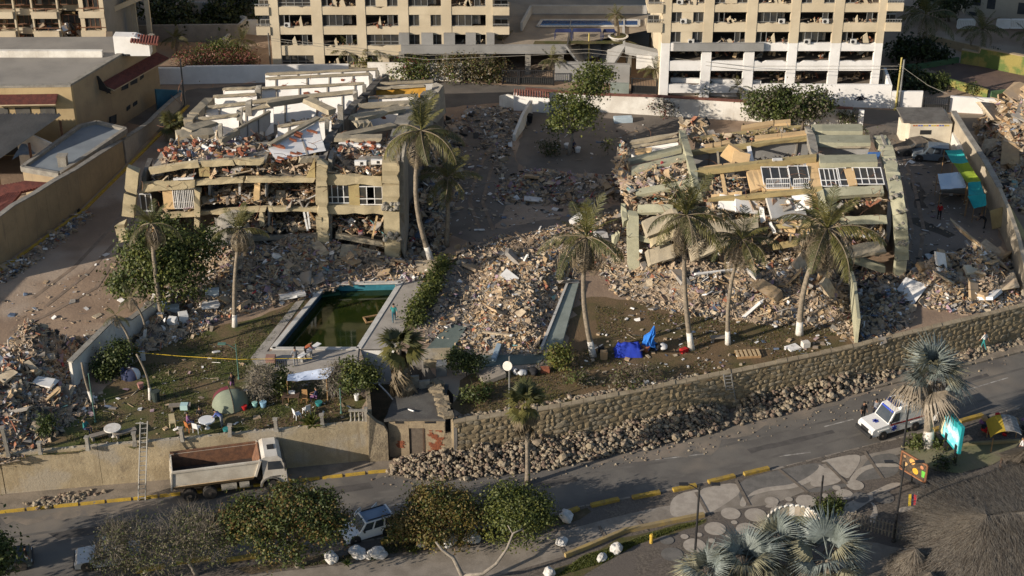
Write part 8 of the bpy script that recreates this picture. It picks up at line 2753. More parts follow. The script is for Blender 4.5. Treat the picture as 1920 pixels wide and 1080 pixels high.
for s in (-1,1):
 f=MB()
 f.slab([(bx0,s*.95,bz0),(bx1-.25,s*.95,bz0),(bx1,s*bw,bz0+.5),(bx1+.35,s*bw,bz1+.1),(bx0+.15,s*bw,bz1-.1),(bx0,s*bw,bz0+.45)][:] if False else [(bx0,s*bw,bz0+.42),(bx1-.1,s*bw,bz0+.42),(bx1+.3,s*bw,bz1),(bx0+.1,s*bw,bz1)],(0,-s*.09,0))
 f.build('tipper_side',m_bodybox,tk)
 f=MB()
 f.slab([(bx0+.05,s*.98,bz0),(bx1-.2,s*.98,bz0),(bx1-.12,s*(bw+.05),bz0+.4),(bx0,s*(bw+.05),bz0+.4)],(0,-s*.06,.02))
 f.build('tipper_skirt',M('tan_primer',(.50,.36,.21),(.4,.28,.16),scale=1.5,fine=.2),tk)
 f=MB()
 f.beam((bx0+.05,s*bw,bz1+.05),(bx1+.3,s*bw,bz1+.05),.16,.14)
 f.build('top_rail',m_rust if s>0 else m_bodybox,tk)
 f=MB()
 f.slab([(bx0+.1,s*(bw-.1),bz0+.4),(bx1-.1,s*(bw-.1),bz0+.4),(bx1+.28,s*(bw-.1),bz1-.02),(bx0+.12,s*(bw-.1),bz1-.02)],(0,-s*.012,0))
 f.build('tipper_lining',m_rust if s>0 else MATS['red_lamp_glass'] if False else M('shaded_rust',(.09,.055,.04),(.06,.04,.03),scale=2),tk)  # near lining: same rust, darkened in colour for the shaded side of the bed
f=MB()
f.box(((bx0+bx1)/2,0,bz0+.36),(bx1-bx0-.1,2*bw-.2,.08))
f.build('tipper_floor',M('shaded_steel_floor',(.07,.05,.04),(.045,.035,.03),scale=2),tk)  # shadow inside the empty bed is put into this dark floor colour
f=MB()
f.slab([(bx1-.1,-bw+.02,bz0+.35),(bx1-.1,bw-.02,bz0+.35),(bx1+.35,bw-.02,bz1+.15),(bx1+.35,-bw+.02,bz1+.15)],(.08,0,0))
f.build('headboard',m_rust,tk)
f=MB()
f.beam((bx1-.02,-bw,bz0+.45),(bx1+.42,-bw,bz1+.18),.2,.16)
f.beam((bx1-.02,bw,bz0+.45),(bx1+.42,bw,bz1+.18),.2,.16)
f.build('corner_post',m_truckwhite,tk)
f=MB()
f.slab([(bx0-.02,-bw,bz0+.1),(bx0-.02,bw,bz0+.1),(bx0+.12,bw,bz1-.05),(bx0+.12,-bw,bz1-.05)],(-.08,0,0))
for y in (-bw,-.4,.4,bw):
 f.beam((bx0-.1,y,bz0+.1),(bx0+.04,y,bz1-.05),.14,.1)
f.build('tailgate',m_bodybox,tk)
cx0,cx1=wx-.55,wx+1.15
f=MB()
extrude_profile(f,[(cx0,.95),(cx0,2.95),(cx0+.25,3.08),(cx1-.55,3.05),(cx1-.28,2.75),(cx1,1.75),(cx1+.02,.75),(wx+.65,.72),(wx+.6,1.15),(wx-.55,1.15)],-1.22,1.22)
f.build('cab',m_truckwhite,tk)
for s in (-1,1):
 f=MB()
 f.slab([(cx0+.38,s*1.226,1.95),(cx1-.22,s*1.226,1.9),(cx1-.42,s*1.226,2.6),(cx0+.42,s*1.226,2.65)],(0,s*.02,0))
 f.build('window',m_glass,tk)
 f=MB()
 for i in range(9):
  a0,a1=math.pi*i/9,math.pi*(i+1)/9
  f.slab([(wx+.66*math.cos(a0),s*1.0,.55+.66*math.sin(a0)),(wx+.66*math.cos(a1),s*1.0,.55+.66*math.sin(a1)),(wx+.78*math.cos(a1),s*1.0,.55+.78*math.sin(a1)),(wx+.78*math.cos(a0),s*1.0,.55+.78*math.sin(a0))],(0,s*.3,0))
 f.build('mudguard',m_conc_dark,tk)
 f=MB()
 f.beam((cx1-.25,s*1.25,2.6),(cx1-.1,s*1.55,2.5),.04,.04)
 f.box((cx1-.1,s*1.5,2.2),(.1,.22,.5))
 f.build('mirror',m_blackmetal,tk)
 f=MB()
 f.box((cx1+.03,s*.9,1.0),(.06,.4,.22))
 f.build('headlight',m_whiteframe,tk)
 f=MB()
 f.box((cx0+.85,s*1.23,1.3),(.75,.02,.12))
 f.build('step_panel',m_conc_dark,tk)
f=MB()
f.slab([(cx1+.01,-1.1,1.82),(cx1+.01,1.1,1.82),(cx1-.26,1.05,2.72),(cx1-.26,-1.05,2.72)],(.02,0,.005))
f.build('windscreen',m_glass,tk)
f=MB()
f.box((cx0+.75,0,3.075),(.5,.6,.05))
f.build('roof_hatch',m_blackmetal,tk)
f=MB()
f.box((cx1+.06,0,.75),(.14,2.4,.35))
f.build('bumper',m_conc_dark,tk)
f=MB()
f.box((cx0-.25,-.5,1.6),(.3,.8,1.2))
f.build('air_filter',m_blackmetal,tk)
a,b=P(1632,826,0),P(1702,806,0)
am=thing('ambulance','white off road ambulance with blue star marks and a red stripe on the road','ambulance',tuple(a.lerp(b,.5)+Vector((.25,.75,0))),heading(b,a))
L,W=5.2,1.85
f=MB()
extrude_profile(f,[(-2.6,.55),(-2.6,1.25),(.5,1.25),(.55,1.25),(1.0,1.28),(2.2,1.16),(2.42,1.02),(2.45,.6),(2.3,.5),(-2.5,.5)],-W/2,W/2)
f.build('body',m_carwhite,am)
f=MB()
cab=[(-2.58,1.252),(-2.55,2.42),(-2.3,2.5),(-.1,2.5),(-.05,2.28),(.45,2.2),(1.0,1.285)]
vs=[(x,-W/2+(.03 if z<1.6 else .1),z) for x,z in cab]+[(x,W/2-(.03 if z<1.6 else .1),z) for x,z in cab]
n=len(cab)
f.add(vs,[tuple(range(n)),tuple(range(2*n-1,n-1,-1))]+[((i+1)%n,i,n+i,n+(i+1)%n) for i in range(n)])
f.build('cabin',m_carwhite,am)
m_bluemark=M('blue_sign_paint',(.03,.06,.34),(.03,.05,.28))
m_redmark=M('dark_red_stripe',(.30,.03,.03),(.24,.025,.025))
for s in (-1,1):
 for (x0,x1) in ((-2.3,-1.75),(-1.65,-1.1),(-1.0,-.5)):
  f=MB()
  f.slab([(x0,s*(W/2-.085),1.62),(x1,s*(W/2-.085),1.62),(x1,s*(W/2-.082),2.15),(x0,s*(W/2-.082),2.15)],(0,s*.02,0))
  f.build('window',M('pale_frosted_glass',(.42,.44,.45),(.34,.36,.37),rough=.3),am)
 f=MB()
 f.slab([(.0,s*(W/2-.06),1.35),(.8,s*(W/2-.05),1.35),(.42,s*(W/2-.085),2.05),(.02,s*(W/2-.085),2.1)],(0,s*.03,0))
 f.build('window',m_glass,am)
 f=MB()
 f.box((-.85,s*(W/2+.004),1.2),(3.4,.02,.13))
 f.build('stripe',m_redmark,am)
 for x in (-1.55,1.45):
  wheel(am,x,s*(W/2-.08),.41,.26,m_rim)
  f=MB()
  f.box((x,s*(W/2+.03),.95),(1.0,.1,.08))
  f.build('wheel_flare',m_carwhite,am)
 f=MB()
 f.box((2.47,s*.62,.88),(.05,.26,.2))
 f.build('headlight',m_whiteframe,am)
 f=MB()
 for k in range(3):
  f.box((.45,s*(W/2+.012),.85),(.12,.02,.5),R=Matrix.Rotation(math.pi/3*k,3,'Y'))
 f.build('star_mark',m_bluemark,am)
 f=MB()
 f.box((.95,s*(W/2+.12),1.5),(.1,.2,.18))
 f.build('mirror',m_blackmetal,am)
f=MB()
for k in range(3):
 f.box((1.55,0,1.26),(.5,.12,.02),R=Matrix.Rotation(math.pi/3*k,3,'Z'))
f.build('star_mark',m_bluemark,am)
f=MB()
f.slab([(.98,-.78,1.34),(.98,.78,1.34),(.5,.72,2.12),(.5,-.72,2.12)],(.03,0,.01))
f.build('windscreen',m_glass,am)
f=MB()
f.slab([(.55,-.7,2.08),(.55,.7,2.08),(.49,.7,2.2),(.49,-.7,2.2)],(.04,0,.01))
f.build('sun_strip',m_bluemark,am)
f=MB()
f.box((.1,0,2.56),(.35,1.3,.12))
f.build('light_bar',M('dark_blue_lamp',(.03,.04,.1),(.03,.03,.08),rough=.2),am)
f=MB()
f.lathe([(.28,2.5),(.3,2.54),(.2,2.6)],c=(-.9,0,0),n=12)
f.build('roof_vent',m_conc,am)
f=MB()
f.box((2.55,0,.6),(.22,1.9,.26))
f.build('front_bumper',m_blackmetal,am)
f=MB()
f.box((2.46,0,.86),(.04,.9,.24))
f.build('grille',m_blackmetal,am)
f=MB()
f.slab([(-2.62,.9,.7),(-3.3,1.25,.7),(-3.3,1.25,2.3),(-2.62,.9,2.3)],(0,.05,0))
f.build('open_door',m_carwhite,am)
f=MB()
f.box((-2.7,0,.5),(.2,1.8,.14))
f.build('rear_bumper',m_blackmetal,am)
zc=lambda u,v:tuple(P(u,v,0))
a,b=P(655,1010,0),P(712,985,0)
car('estate_car','white car with a blue grey roof and both near doors open, between the bottom trees','car',zc(690,1000),math.radians(207),3.9,1.65,1.5,m_carwhite,'suv',doors=True)
t=COL.objects['estate_car']
f=MB()
f.box((-.62,0,1.515),(1.9,1.3,.03))
f.build('roof',M('blue_grey_roof_paint',(.16,.22,.3),(.12,.17,.24),rough=.4),t)
for y in (-.6,.6):
 f=MB()
 f.beam((-1.5,y,1.57),(.2,y,1.57),.05,.05)
 f.build('roof_rail',m_blackmetal,t)
car('parked_car','silver white car half hidden under the grey thorn tree','car',zc(205,1052),math.radians(190),4.4,1.8,1.5,M('silver_paint',(.5,.5,.49),(.44,.44,.43),rough=.3,metal=.3,spec=.5),'sedan')
car('off_road_vehicle','dark green open backed jeep carrying people at the bottom left corner','jeep',zc(0,1062),math.radians(15),4.3,1.8,1.55,m_darkpaint,'pickup',wr=.38)
car('parked_suv','silver blue small off road car parked in front of the cream hut','car',tuple(P(1745,299,T)),math.radians(168),3.6,1.6,1.6,m_silver,'suv')
car('wrecked_car','crushed brown grey dusty car behind the silver blue one','car',tuple(P(1716,284,T)),math.radians(195),4.3,1.75,1.55,M('dusty_wreck_paint',(.17,.14,.11),(.11,.095,.08),scale=2,fine=.3),'sedan',crush=.3,tilt=(0,.06))
o=car('overturned_car','pale blue car lying upside down behind the rubble in the right hand yard','car',tuple(P(1778,500,T)+Vector((0,0,1.2))),math.radians(8),3.9,1.65,1.45,M('pale_blue_paint',(.42,.47,.5),(.33,.37,.4),rough=.5),'sedan',wr=.3,tilt=(math.pi,0))
o=None
# ----- people
m_skin=M('brown_skin',(.30,.17,.11),(.26,.145,.09),rough=.6)
m_hair=M('black_hair',(.015,.012,.01),(.025,.02,.017),rough=.6)
m_shoe=M('dark_shoes',(.03,.028,.026),(.05,.045,.04))
def person(label,loc,rz,pose,shirt,trousers,h=1.7,group=None,hat=None):
 """One continuous figure grown with the skin modifier over a posed skeleton; +x is forward."""
 t=thing('person',label,'person',loc,rz,group)
 k=h/1.7
 lean,pz_,knee,ank=0.0,.93,{},{}
 if pose=='sit':
  pz_=.46
 if pose=='bend':
  lean,pz_=.95,.9
 hipx=0.0
 V,E,Rd,cat=[],[],[],[]
 def add(p,r,c,par=None):
  V.append(Vector(p)*k)
  Rd.append(r*k)
  cat.append(c)
  if par is not None:
   E.append((par,len(V)-1))
  return len(V)-1
 up=Vector((math.sin(lean),0,math.cos(lean)))
 pv=Vector((hipx,0,pz_))
 root=add(pv,.135,'t')
 b1=add(pv+up*.22,.13,'s',root)
 ch=add(pv+up*.40,.155,'s',b1)
 nk=add(pv+up*.545,.055,'k',ch)
 hd=pv+up*.66+Vector((.03,0,0))
 h1=add(hd,.088,'k',nk)
 add(hd+up*.10,.08,'h',h1)
 nose=add(hd+Vector((.095,0,.01)),.02,'k',h1)
 for s in (-1,1):
  sh_=add(pv+up*.46+Vector((0,s*.175,0)),.062,'s',ch)
  if pose=='walk':
   e,w=Vector((.12*s,s*.25,.95+.18)),Vector((.26*s,s*.24,.92))
  elif pose=='sit':
   e,w=Vector((.14,s*.25,pz_+.22)),Vector((.36,s*.14,pz_+.18))
  elif pose=='bend':
   e,w=Vector((.52,s*.24,.95)),Vector((.68,s*.14,.78))
  elif pose=='hips':
   e,w=Vector((-.08,s*.34,1.15)),Vector((.08,s*.18,1.0))
  else :
   e,w=Vector((.0,s*.25,1.14)),Vector((.08,s*.26,.89))
  el=add(e,.045,'s',sh_)
  wr_=add(w,.031,'k',el)
  d=(w-e).normalized()
  pm=add(w+d*.07,.035,'k',wr_)
  for q in range(4):
   off=Vector((0.018*(q-1.5),0,0)) if abs(d.z)>.5 else Vector((0,.018*(q-1.5),0))
   f1=add(w+d*.11+off,.0095,'k',pm)
   add(w+d*(.15+.012*(1.5-abs(q-1.5)))+off*1.1+Vector((.012,0,-.006)),.008,'k',f1)
  add(w+d*.09+Vector((.045,0,.0)),.010,'k',pm)
  hp=add(pv+Vector((0,s*.1,-.04)),.1,'t',root)
  if pose=='walk':
   kn,an=Vector((.16*-s,s*.1,.5)),Vector((.02 if s<0 else -.34,s*.1,.09 if s<0 else .14))+Vector((.2 if s<0 else 0,0,0))
  elif pose=='sit':
   kn,an=Vector((.43,s*.13,.47)),Vector((.42,s*.13,.08))
  else :
   kn,an=Vector((.02,s*.11,.5)),Vector((0,s*.12,.08))
  kx=add(kn,.066,'t',hp)
  ax=add(an,.043,'t',kx)
  hl=add(an+Vector((.06,0,-.04)),.042,'b',ax)
  add(an+Vector((.17,0,-.05)),.036,'b',hl)
 me=bpy.data.meshes.new('tmp')
 me.from_pydata([tuple(v) for v in V],E,[])
 o=bpy.data.objects.new('tmp',me)
 COL.objects.link(o)
 o.modifiers.new('skin','SKIN')
 sv=me.skin_vertices[0].data
 for i,r in enumerate(Rd):
  sv[i].radius=(r,r*(1.15 if cat[i]=='s' and r>.12 else 1))
 sv[0].use_root=True
 o.modifiers.new('sub','SUBSURF').levels=1
 dg=bpy.context.evaluated_depsgraph_get()
 em=bpy.data.meshes.new_from_object(o.evaluated_get(dg))
 bpy.data.objects.remove(o)
 em.name='body'
 em.materials.clear()
 for m in (shirt,trousers,m_skin,m_shoe):
  em.materials.append(m)
 ci={'s':0,'t':1,'k':2,'h':2,'b':3}
 for p in em.polygons:
  best,bi=9,2
  for (a,b) in E:
   A,B=V[a],V[b]
   AB=B-A
   f=max(0,min(1,(p.center-A).dot(AB)/max(1e-6,AB.length_squared)))
   d=(p.center-A-AB*f).length
   if d<best:
    best,bi=d,ci[cat[b] if f>.35 else cat[a]]
  p.material_index=bi
  p.use_smooth=True
 ob=bpy.data.objects.new('body',em)
 COL.objects.link(ob)
 ob.parent=t
 f=MB()
 vs,fs=ICO[2]
 c=(hd+up*.075+Vector((-.018,0,0)))*k
 keep=[v for v in vs]
 f.add([c+Vector((v.x*.108,v.y*.1,max(v.z,-.45)*.1))*k for v in keep],fs)
 f.build('hair' if hat is None else 'cap',m_hair if hat is None else hat,t,smooth=True)
 return t
def cloth(n,c):
 return M(n,c,tuple(x*.75 for x in c),scale=6)
navy,grey_,teal_,red_,blue_,black_,white_,plum,khaki=cloth('navy_cloth',(.04,.05,.1)),cloth('grey_cloth',(.2,.21,.23)),cloth('teal_cloth',(.03,.2,.2)),cloth('red_cloth',(.45,.02,.02)),cloth('blue_cloth',(.10,.14,.38)),cloth('black_cloth',(.02,.02,.022)),cloth('white_cloth',(.62,.61,.6)),cloth('plum_cloth',(.2,.1,.2)),cloth('khaki_cloth',(.25,.2,.12))
at=lambda u,v,z=T:tuple(P(u,v,z))
TD=T+.06
person('person in grey clothes standing on the near pool surround',at(555,687,TD),1.9,'hips',grey_,grey_)
person('person in a rust brown top bending over the white diving board by the pool',at(573,672,TD),.3,'bend',cloth('rust_cloth',(.25,.07,.03)),black_)
person('person in teal clothes walking along the right hand pool surround',at(739,604,TD),1.7,'walk',teal_,cloth('dark_teal_cloth',(.03,.1,.14)))
person('person in a red shirt and black trousers standing alone in the shaded right yard',at(1760,412),1.0,'stand',red_,black_)
person('person in a white shirt and teal trousers on the stones below the wall',at(1843,655,.45),2.4,'walk',white_,teal_)
person('person dressed in black standing beside the ambulance bonnet',at(1617,788,0),-1.2,'stand',black_,black_)
person('person in a grey top standing behind the ambulance bonnet',at(1640,783,0),-2.0,'stand',grey_,navy)
person('person in a teal top sitting at the left end of the camp lawn',at(161,812),-.3,'sit',teal_,navy)
person('person with dark hair standing behind the dome tent',at(437,735),2.0,'stand',black_,plum)
person('person in a blue shirt bending over the picnic table',at(417,800),2.9,'bend',blue_,grey_)
person('person in a plum top sitting at the left of the picnic table',at(353,800),.2,'sit',plum,navy)
person('person in dark clothes sitting behind the picnic table',at(376,788),-1.4,'sit',black_,khaki)
person('person in dark clothes sitting in the shade under the white sheet',at(594,752),3.0,'sit',navy,plum)
person('person in a dark top standing in the back of the jeep',at(52,1062,0),.6,'stand',black_,white_)
person('person in black riding upright in the back of the jeep at the left edge',at(14,1046,.7),.2,'stand',black_,black_)
person('person in navy clothes sitting among white tubs in the shaded yard',at(1074,283),-1.0,'sit',navy,black_)
person('person in black stooping by the leaning wall slab in the right yard',at(1846,428),2.8,'bend',black_,black_)
person('person in a white top standing by the yellow stall at the right edge',at(1915,856,0),1.8,'stand',white_,red_)
# ----- camp furniture and small things
def chair(label,u,v,rz,mat,z=T,h=.45,group='chairs in the camp',cat='chair',back=True,name='chair'):
 t=thing(name,label,cat,tuple(P(u,v,z)),rz,group)
 f=MB()
 f.box((0,0,h),(.46,.46,.05))
 f.build('seat',mat,t)
 if back:
  f=MB()
  f.slab([(-.22,-.22,h+.02),(-.22,.22,h+.02),(-.3,.2,h+.48),(-.3,-.2,h+.48)],(-.03,0,0))
  f.build('backrest',mat,t)
 for sx in (-1,1):
  for sy in (-1,1):
   f=MB()
   f.beam((sx*.18,sy*.19,h-.02),(sx*.22,sy*.22,0),.045,.045)
   f.build('leg',mat,t)
 return t
m_plast=M('white_plastic',(.66,.66,.65),(.58,.58,.57),rough=.5)
m_wick=M('wicker',(.33,.19,.08),(.25,.14,.06),scale=5)
chair('orange brown wicker chair under the white shade sheet',571,755,-1.6,m_wick,h=.5)
chair('small dark wooden chair in the shade left of the wicker chair',541,742,-1.4,m_darkwood)
chair('cream folding chair with a dark back standing alone before the picnic group',324,800,-1.3,M('cream_plastic',(.45,.38,.24),(.36,.3,.18)))
chair('orange chair at the picnic table, nearest the wall',356,808,.8,M('orange_plastic',(.36,.13,.04),(.28,.1,.03)))
chair('white chair with striped cloth at the picnic table',370,810,1.2,m_plast)
chair('white plastic chair near the wall, lying askew left of the succulent',558,785,.6,m_plast)
chair('white plastic chair behind the tall succulent',575,776,2.2,m_plast)
chair('dark blue camp chair with a pale cover in the shade of the thin palms',236,712,-.6,navy)
def round_table(label,u,v,r,mat,h=.75,z=T,cat='table',name='round_table'):
 t=thing(name,label,cat,tuple(P(u,v,z)))
 f=MB()
 f.lathe([(r,h-.07),(r,h),(r*.97,h+.01)],n=20)
 f.build('table_top',mat,t)
 f=MB()
 f.lathe([(r*.35,0),(r*.16,.12),(r*.16,h-.1),(r*.3,h-.07)],n=10)
 f.build('pedestal',mat,t)
 return t
round_table('round white concrete table at the left of the camp lawn',213,818,.62,m_limewash)
round_table('white round picnic table covered with cups and purple cloth',389,803,.6,m_plast)
for (u,v,rz,lb) in ((190,822,.5,'grey concrete bench at the left of the round concrete table'),(236,818,.5,'grey concrete bench at the right of the round concrete table'),(338,768,.1,'low concrete bench with a towel over it on the camp lawn'),(1350,640,.1,'low concrete bench beside the slender dark palm')):
 t=thing('bench',lb,'bench',tuple(P(u,v)),rz,'concrete benches')
 f=MB()
 f.box((0,0,.42),(1.6,.45,.09))
 f.build('seat',m_walk,t)
 for s in (-1,1):
  f=MB()
  f.box((s*.6,0,.19),(.16,.38,.38))
  f.build('leg',m_walk,t)
f=MB()
a=P(338,768)
f.slab([a+Vector((.05,-.26,.1)),a+Vector((.6,-.26,.1)),a+Vector((.6,-.25,.48)),a+Vector((.05,-.25,.48))],(0,.02,0))
f.slab([a+Vector((.05,-.25,.48)),a+Vector((.6,-.25,.48)),a+Vector((.6,.25,.48)),a+Vector((.05,.25,.48))],(0,0,.02))
tag(f.build('towel',M('mint_towel',(.40,.56,.54),(.32,.46,.45))),'mint green towel hung over the low concrete bench','towel')
def tent(label,u,v,r,h,panels,z=T,rz=0.):
 t=thing('tent',label,'tent',tuple(P(u,v,z)),rz)
 n=len(panels)
 for k,m in enumerate(panels):
  a0,a1=2*math.pi*k/n,2*math.pi*(k+1)/n
  f=MB()
  R_=7
  vs=[]
  for i in range(R_+1):
   q=math.pi/2*i/R_
   rr,zz=r*math.cos(q)**.8,h*math.sin(q)
   for s in range(4):
    aa=a0+(a1-a0)*s/3
    vs.append((rr*math.cos(aa),rr*math.sin(aa),zz))
  f.add(vs,[(i*4+s,i*4+s+1,(i+1)*4+s+1,(i+1)*4+s) for i in range(R_) for s in range(3)])
  f.build('tent_panel',m,t,smooth=True)
 f=MB()
 for k in range(n):
  aa=2*math.pi*k/n
  f.tube([(r*1.01*math.cos(math.pi/2*i/7)**.8*math.cos(aa),r*1.01*math.cos(math.pi/2*i/7)**.8*math.sin(aa),h*math.sin(math.pi/2*i/7)+.01) for i in range(8)],.02,4)
 f.build('tent_pole',m_darkwood,t)
 return t
mg,mo,mr=M('sage_nylon',(.20,.225,.165),(.17,.19,.14)),M('tan_nylon',(.26,.19,.08),(.22,.16,.07)),M('maroon_nylon',(.16,.035,.045),(.13,.03,.04))
tent('green and tan dome tent with a maroon top stripe on the camp lawn',432,757,1.4,1.3,[mo,mr,mg,mg],rz=.35)
tent('small collapsed navy and white tent under the thin palms',246,706,.75,.75,[navy,m_plast,navy,navy,m_plast],rz=.5)
tarp('white blue shade sheet strung between the shrubs above the camp kitchen',[P(538,714,T+1.9),P(612,711,T+2.0),P(632,686,T+2.3),P(540,702,T+2.0)],M('white_blue_sheet',(.50,.56,.68),(.42,.48,.6)),sag=.25)
m_blue=M('royal_blue_tarp',(.02,.045,.38),(.015,.035,.28),scale=1.5)
f=MB()
n=22
vs=[]
for i in range(n):
 for j in range(n):
  x,y=-1.1+2.2*i/(n-1),-.75+1.5*j/(n-1)
  e=min(1,min(1.1-abs(x),.75-abs(y))*3.2)
  vs.append((x+.08*mnoise.noise(Vector((x*3,y*3,1))),y,max(.02,(.75+.3*mnoise.noise(Vector((x*2.2,y*2.2,5)))+.12*abs(mnoise.noise(Vector((x*7,y*3,2)))))*e)))
f.add(vs,[(i*n+j,(i+1)*n+j,(i+1)*n+j+1,i*n+j+1) for i in range(n-1) for j in range(n-1)])
o=f.build('tarp_bundle',m_blue,smooth=True)
o.location=P(1178,662)
tag(o,'heap of royal blue tarpaulin thrown over goods at the right of the lone lawn palm','tarpaulin')
t=thing('beach_umbrella','closed bright blue beach umbrella leaning out of an orange pot on the dry lawn','umbrella',tuple(P(1212,655)),0,None,(.1,.22))
f=MB()
f.tube([(0,0,0),(0,0,2.4)],.03,6)
f.build('pole',m_steel,t)
f=MB()
f.lathe([(.50,.45),(.42,.7),(.34,1.2),(.2,1.7),(.05,2.35)],n=15)
f.v=[(a*(1.25 if i%3 else .6)+.12*math.sin(c*4),b*(1.1 if i%2 else .6),c+(.18*math.sin(i*2.1) if i<15 else 0)) for i,(a,b,c) in enumerate(f.v)]
f.build('folded_canopy',M('bright_blue_canvas',(.03,.17,.55),(.02,.13,.45),scale=2),t)
f=MB()
f.lathe([(.05,0),(.2,2.0),(.3,.6)],n=6)
def pot(label,u,v,r,h,mat,z=T,name='bucket',cat='bucket',lid=None):
 t=thing(name,label,cat,tuple(P(u,v,z)))
 f=MB()
 f.lathe([(r*.75,0),(r*.9,h*.5),(r,h),(r*.85,h),(r*.7,h*.6)],n=12)
 f.build('tub',mat,t)
 f=MB()
 f.lathe([(r*1.04,h-.05),(r*1.08,h-.02),(r*1.04,h+.01)],n=12)
 f.build('rim',mat,t)
 return t
m_or,m_pk=M('orange_pot',(.38,.14,.06),(.3,.11,.05)),M('pink_plastic',(.40,.20,.16),(.33,.16,.13))
pot('orange pot holding the closed blue umbrella',1211,659,.3,.5,m_or)
pot('dark round litter bin beside the bare leaning palm trunk',293,752,.34,.9,M('dark_green_bin',(.03,.04,.035),(.04,.05,.045)),name='litter_bin',cat='litter bin')
pot('pink bucket behind the bare leaning palm trunk',264,728,.24,.45,m_pk)
pot('teal bucket beside the picnic table',425,812,.25,.4,teal_)
pot('pale blue water container right of the dome tent',494,763,.25,.45,M('pale_blue_plastic',(.22,.38,.5),(.17,.3,.42)),name='water_container',cat='container')
pot('small green water container right of the dome tent',478,763,.2,.4,M('mint_plastic',(.25,.45,.42),(.2,.36,.34)),name='water_container',cat='container')
pot('teal basin on the ground beside the wicker chair',598,760,.27,.3,teal_,name='basin',cat='basin')
pot('white jug hanging place below the green corner shrub',669,750,.2,.5,m_plast,name='jug',cat='jug')
pot('red and white pot on a stove before the dome tent',458,768,.22,.35,red_,name='cooking_pot',cat='pot')
pot('white tub left of the person sitting in the shaded yard',1064,277,.35,.4,m_plast,name='tub',cat='tub')
pot('pale tub right of the person sitting in the shaded yard',1083,285,.3,.5,m_plast,name='tub',cat='tub')
pot('black rubbish bin in the corner of the white dividing wall',992,230,.4,.9,black_,name='litter_bin',cat='litter bin')
pot('blue barrel in the open garage under the right hand tower',1561,160,.35,.9,blue_,name='barrel',cat='barrel')
def crate(label,u,v,d,mat,z=T,rz=0.,name='box',cat='box',tilt=(0,0),dz=0.):
 f=MB()
 f.box((0,0,d[2]/2),d)
 f.box((0,0,d[2]+.01),(d[0]*.9,d[1]*.9,.03))
 o=f.build(name,mat)
 o.location=P(u,v,z)+Vector((0,0,dz))
 o.rotation_euler=(tilt[0],tilt[1],rz)
 return tag(o,label,cat)
m_card=M('cardboard',(.36,.24,.13),(.3,.2,.11))
crate('brown carton box beside the lone lawn palm',1132,672,(.55,.5,.65),m_card)
crate('small dark case behind the brown carton box',1127,660,(.5,.4,.4),black_)
crate('red crate under the dark things right of the blue umbrella',1282,660,(.6,.4,.3),red_,rz=.6)
crate('brick red square block beside the tilted concrete slab',1022,697,(.7,.5,.35),m_brick)
crate('white painted block on the dry lawn near the white sheet',1510,650,(.6,.5,.45),m_whitedirty,rz=.3)
crate('flat white board lying on the dry lawn near the wall',1487,652,(1.1,.9,.05),m_white,rz=.5)
crate('white appliance dumped by the dark bushy tree, rightmost',345,605,(.75,.7,.9),m_plast,rz=.3,name='washing_machine',cat='appliance')
crate('white appliance dumped by the dark bushy tree, left of the other',326,614,(.7,.65,.95),m_plast,rz=-.2,name='washing_machine',cat='appliance',tilt=(.2,0))
crate('pale fridge lying on its side among the wreckage by the dark tree',318,588,(1.6,.7,.7),M('pale_enamel',(.5,.55,.57),(.42,.46,.48)),rz=.1,name='fridge',cat='fridge')
crate('grey white cupboard standing in the rubble left of the pool',400,568,(1.1,.5,1.3),M('pale_enamel',(1,1,1)),rz=.1,name='cupboard',cat='cupboard')
crate('yellow board leaning on the thin palm above the barrier tape',252,672,(.7,.1,1.3),m_wood,rz=.3,name='board',cat='board',tilt=(.3,0))
crate('white board standing beside the yellow board',268,676,(.45,.08,1.0),m_plast,rz=.2,name='board',cat='board',tilt=(.25,0))
crate('brick red block on the pool surround corner',508,677,(.75,.6,.45),M('faded_red_block',(.3,.18,.14),(.24,.14,.11)),TD)
crate('pale blue bath lying by the white yard wall',1168,228,(1.9,.8,.5),M('pale_blue_enamel',(.45,.53,.58),(.37,.45,.5)),rz=.1,name='bath',cat='bath')
crate('white tray on the camp kitchen table',548,752,(.5,.35,.08),m_plast,dz=.75,name='tray',cat='tray')
crate('cream square slab in the ochre rubble at the right of the yard',1816,536,(1.2,.9,.3),M('cream_slab',(.5,.46,.36),(.42,.38,.29)),dz=1.4,rz=.2,name='slab',cat='slab',tilt=(.4,.1))
crate('large flat wall block lying on the ochre rubble, left one',1735,528,(1.9,.9,.4),m_card,dz=1.3,rz=.4,name='slab',cat='slab',tilt=(.2,.1))
crate('upright tan wall block on the ochre rubble, right one',1758,528,(.5,1.2,1.3),M('tan_block',(.45,.32,.18),(.36,.26,.15)),dz=1.0,rz=-.6,name='slab',cat='slab',tilt=(.3,.3))
crate('leaning tan door panel on the right slope, left one of a pair',1348,500,(.9,.15,1.5),m_peach,dz=1.5,rz=-.5,name='wall_panel_slab',cat='slab',tilt=(-.3,.2))
crate('leaning tan wall panel on the right slope, right one of a pair',1368,498,(1.3,.2,1.4),M('tan_block',(1,1,1)),dz=1.6,rz=.2,name='wall_panel_slab',cat='slab',tilt=(-.4,0))
crate('dark green slab floating in the murky pool',612,552,(2.3,.8,.12),M('algae_green',(.03,.09,.05),(.025,.07,.04)),T-.66,rz=.25,name='floating_slab',cat='slab')
t=thing('camp_table','low camp table with pots under the white shade sheet','table',tuple(P(546,756)))
f=MB()
f.box((0,0,.72),(1.3,.7,.05))
f.build('table_top',m_darkwood,t)
for sx in (-1,1):
 for sy in (-1,1):
  f=MB()
  f.box((sx*.58,sy*.28,.35),(.05,.05,.7))
  f.build('leg',m_darkwood,t)
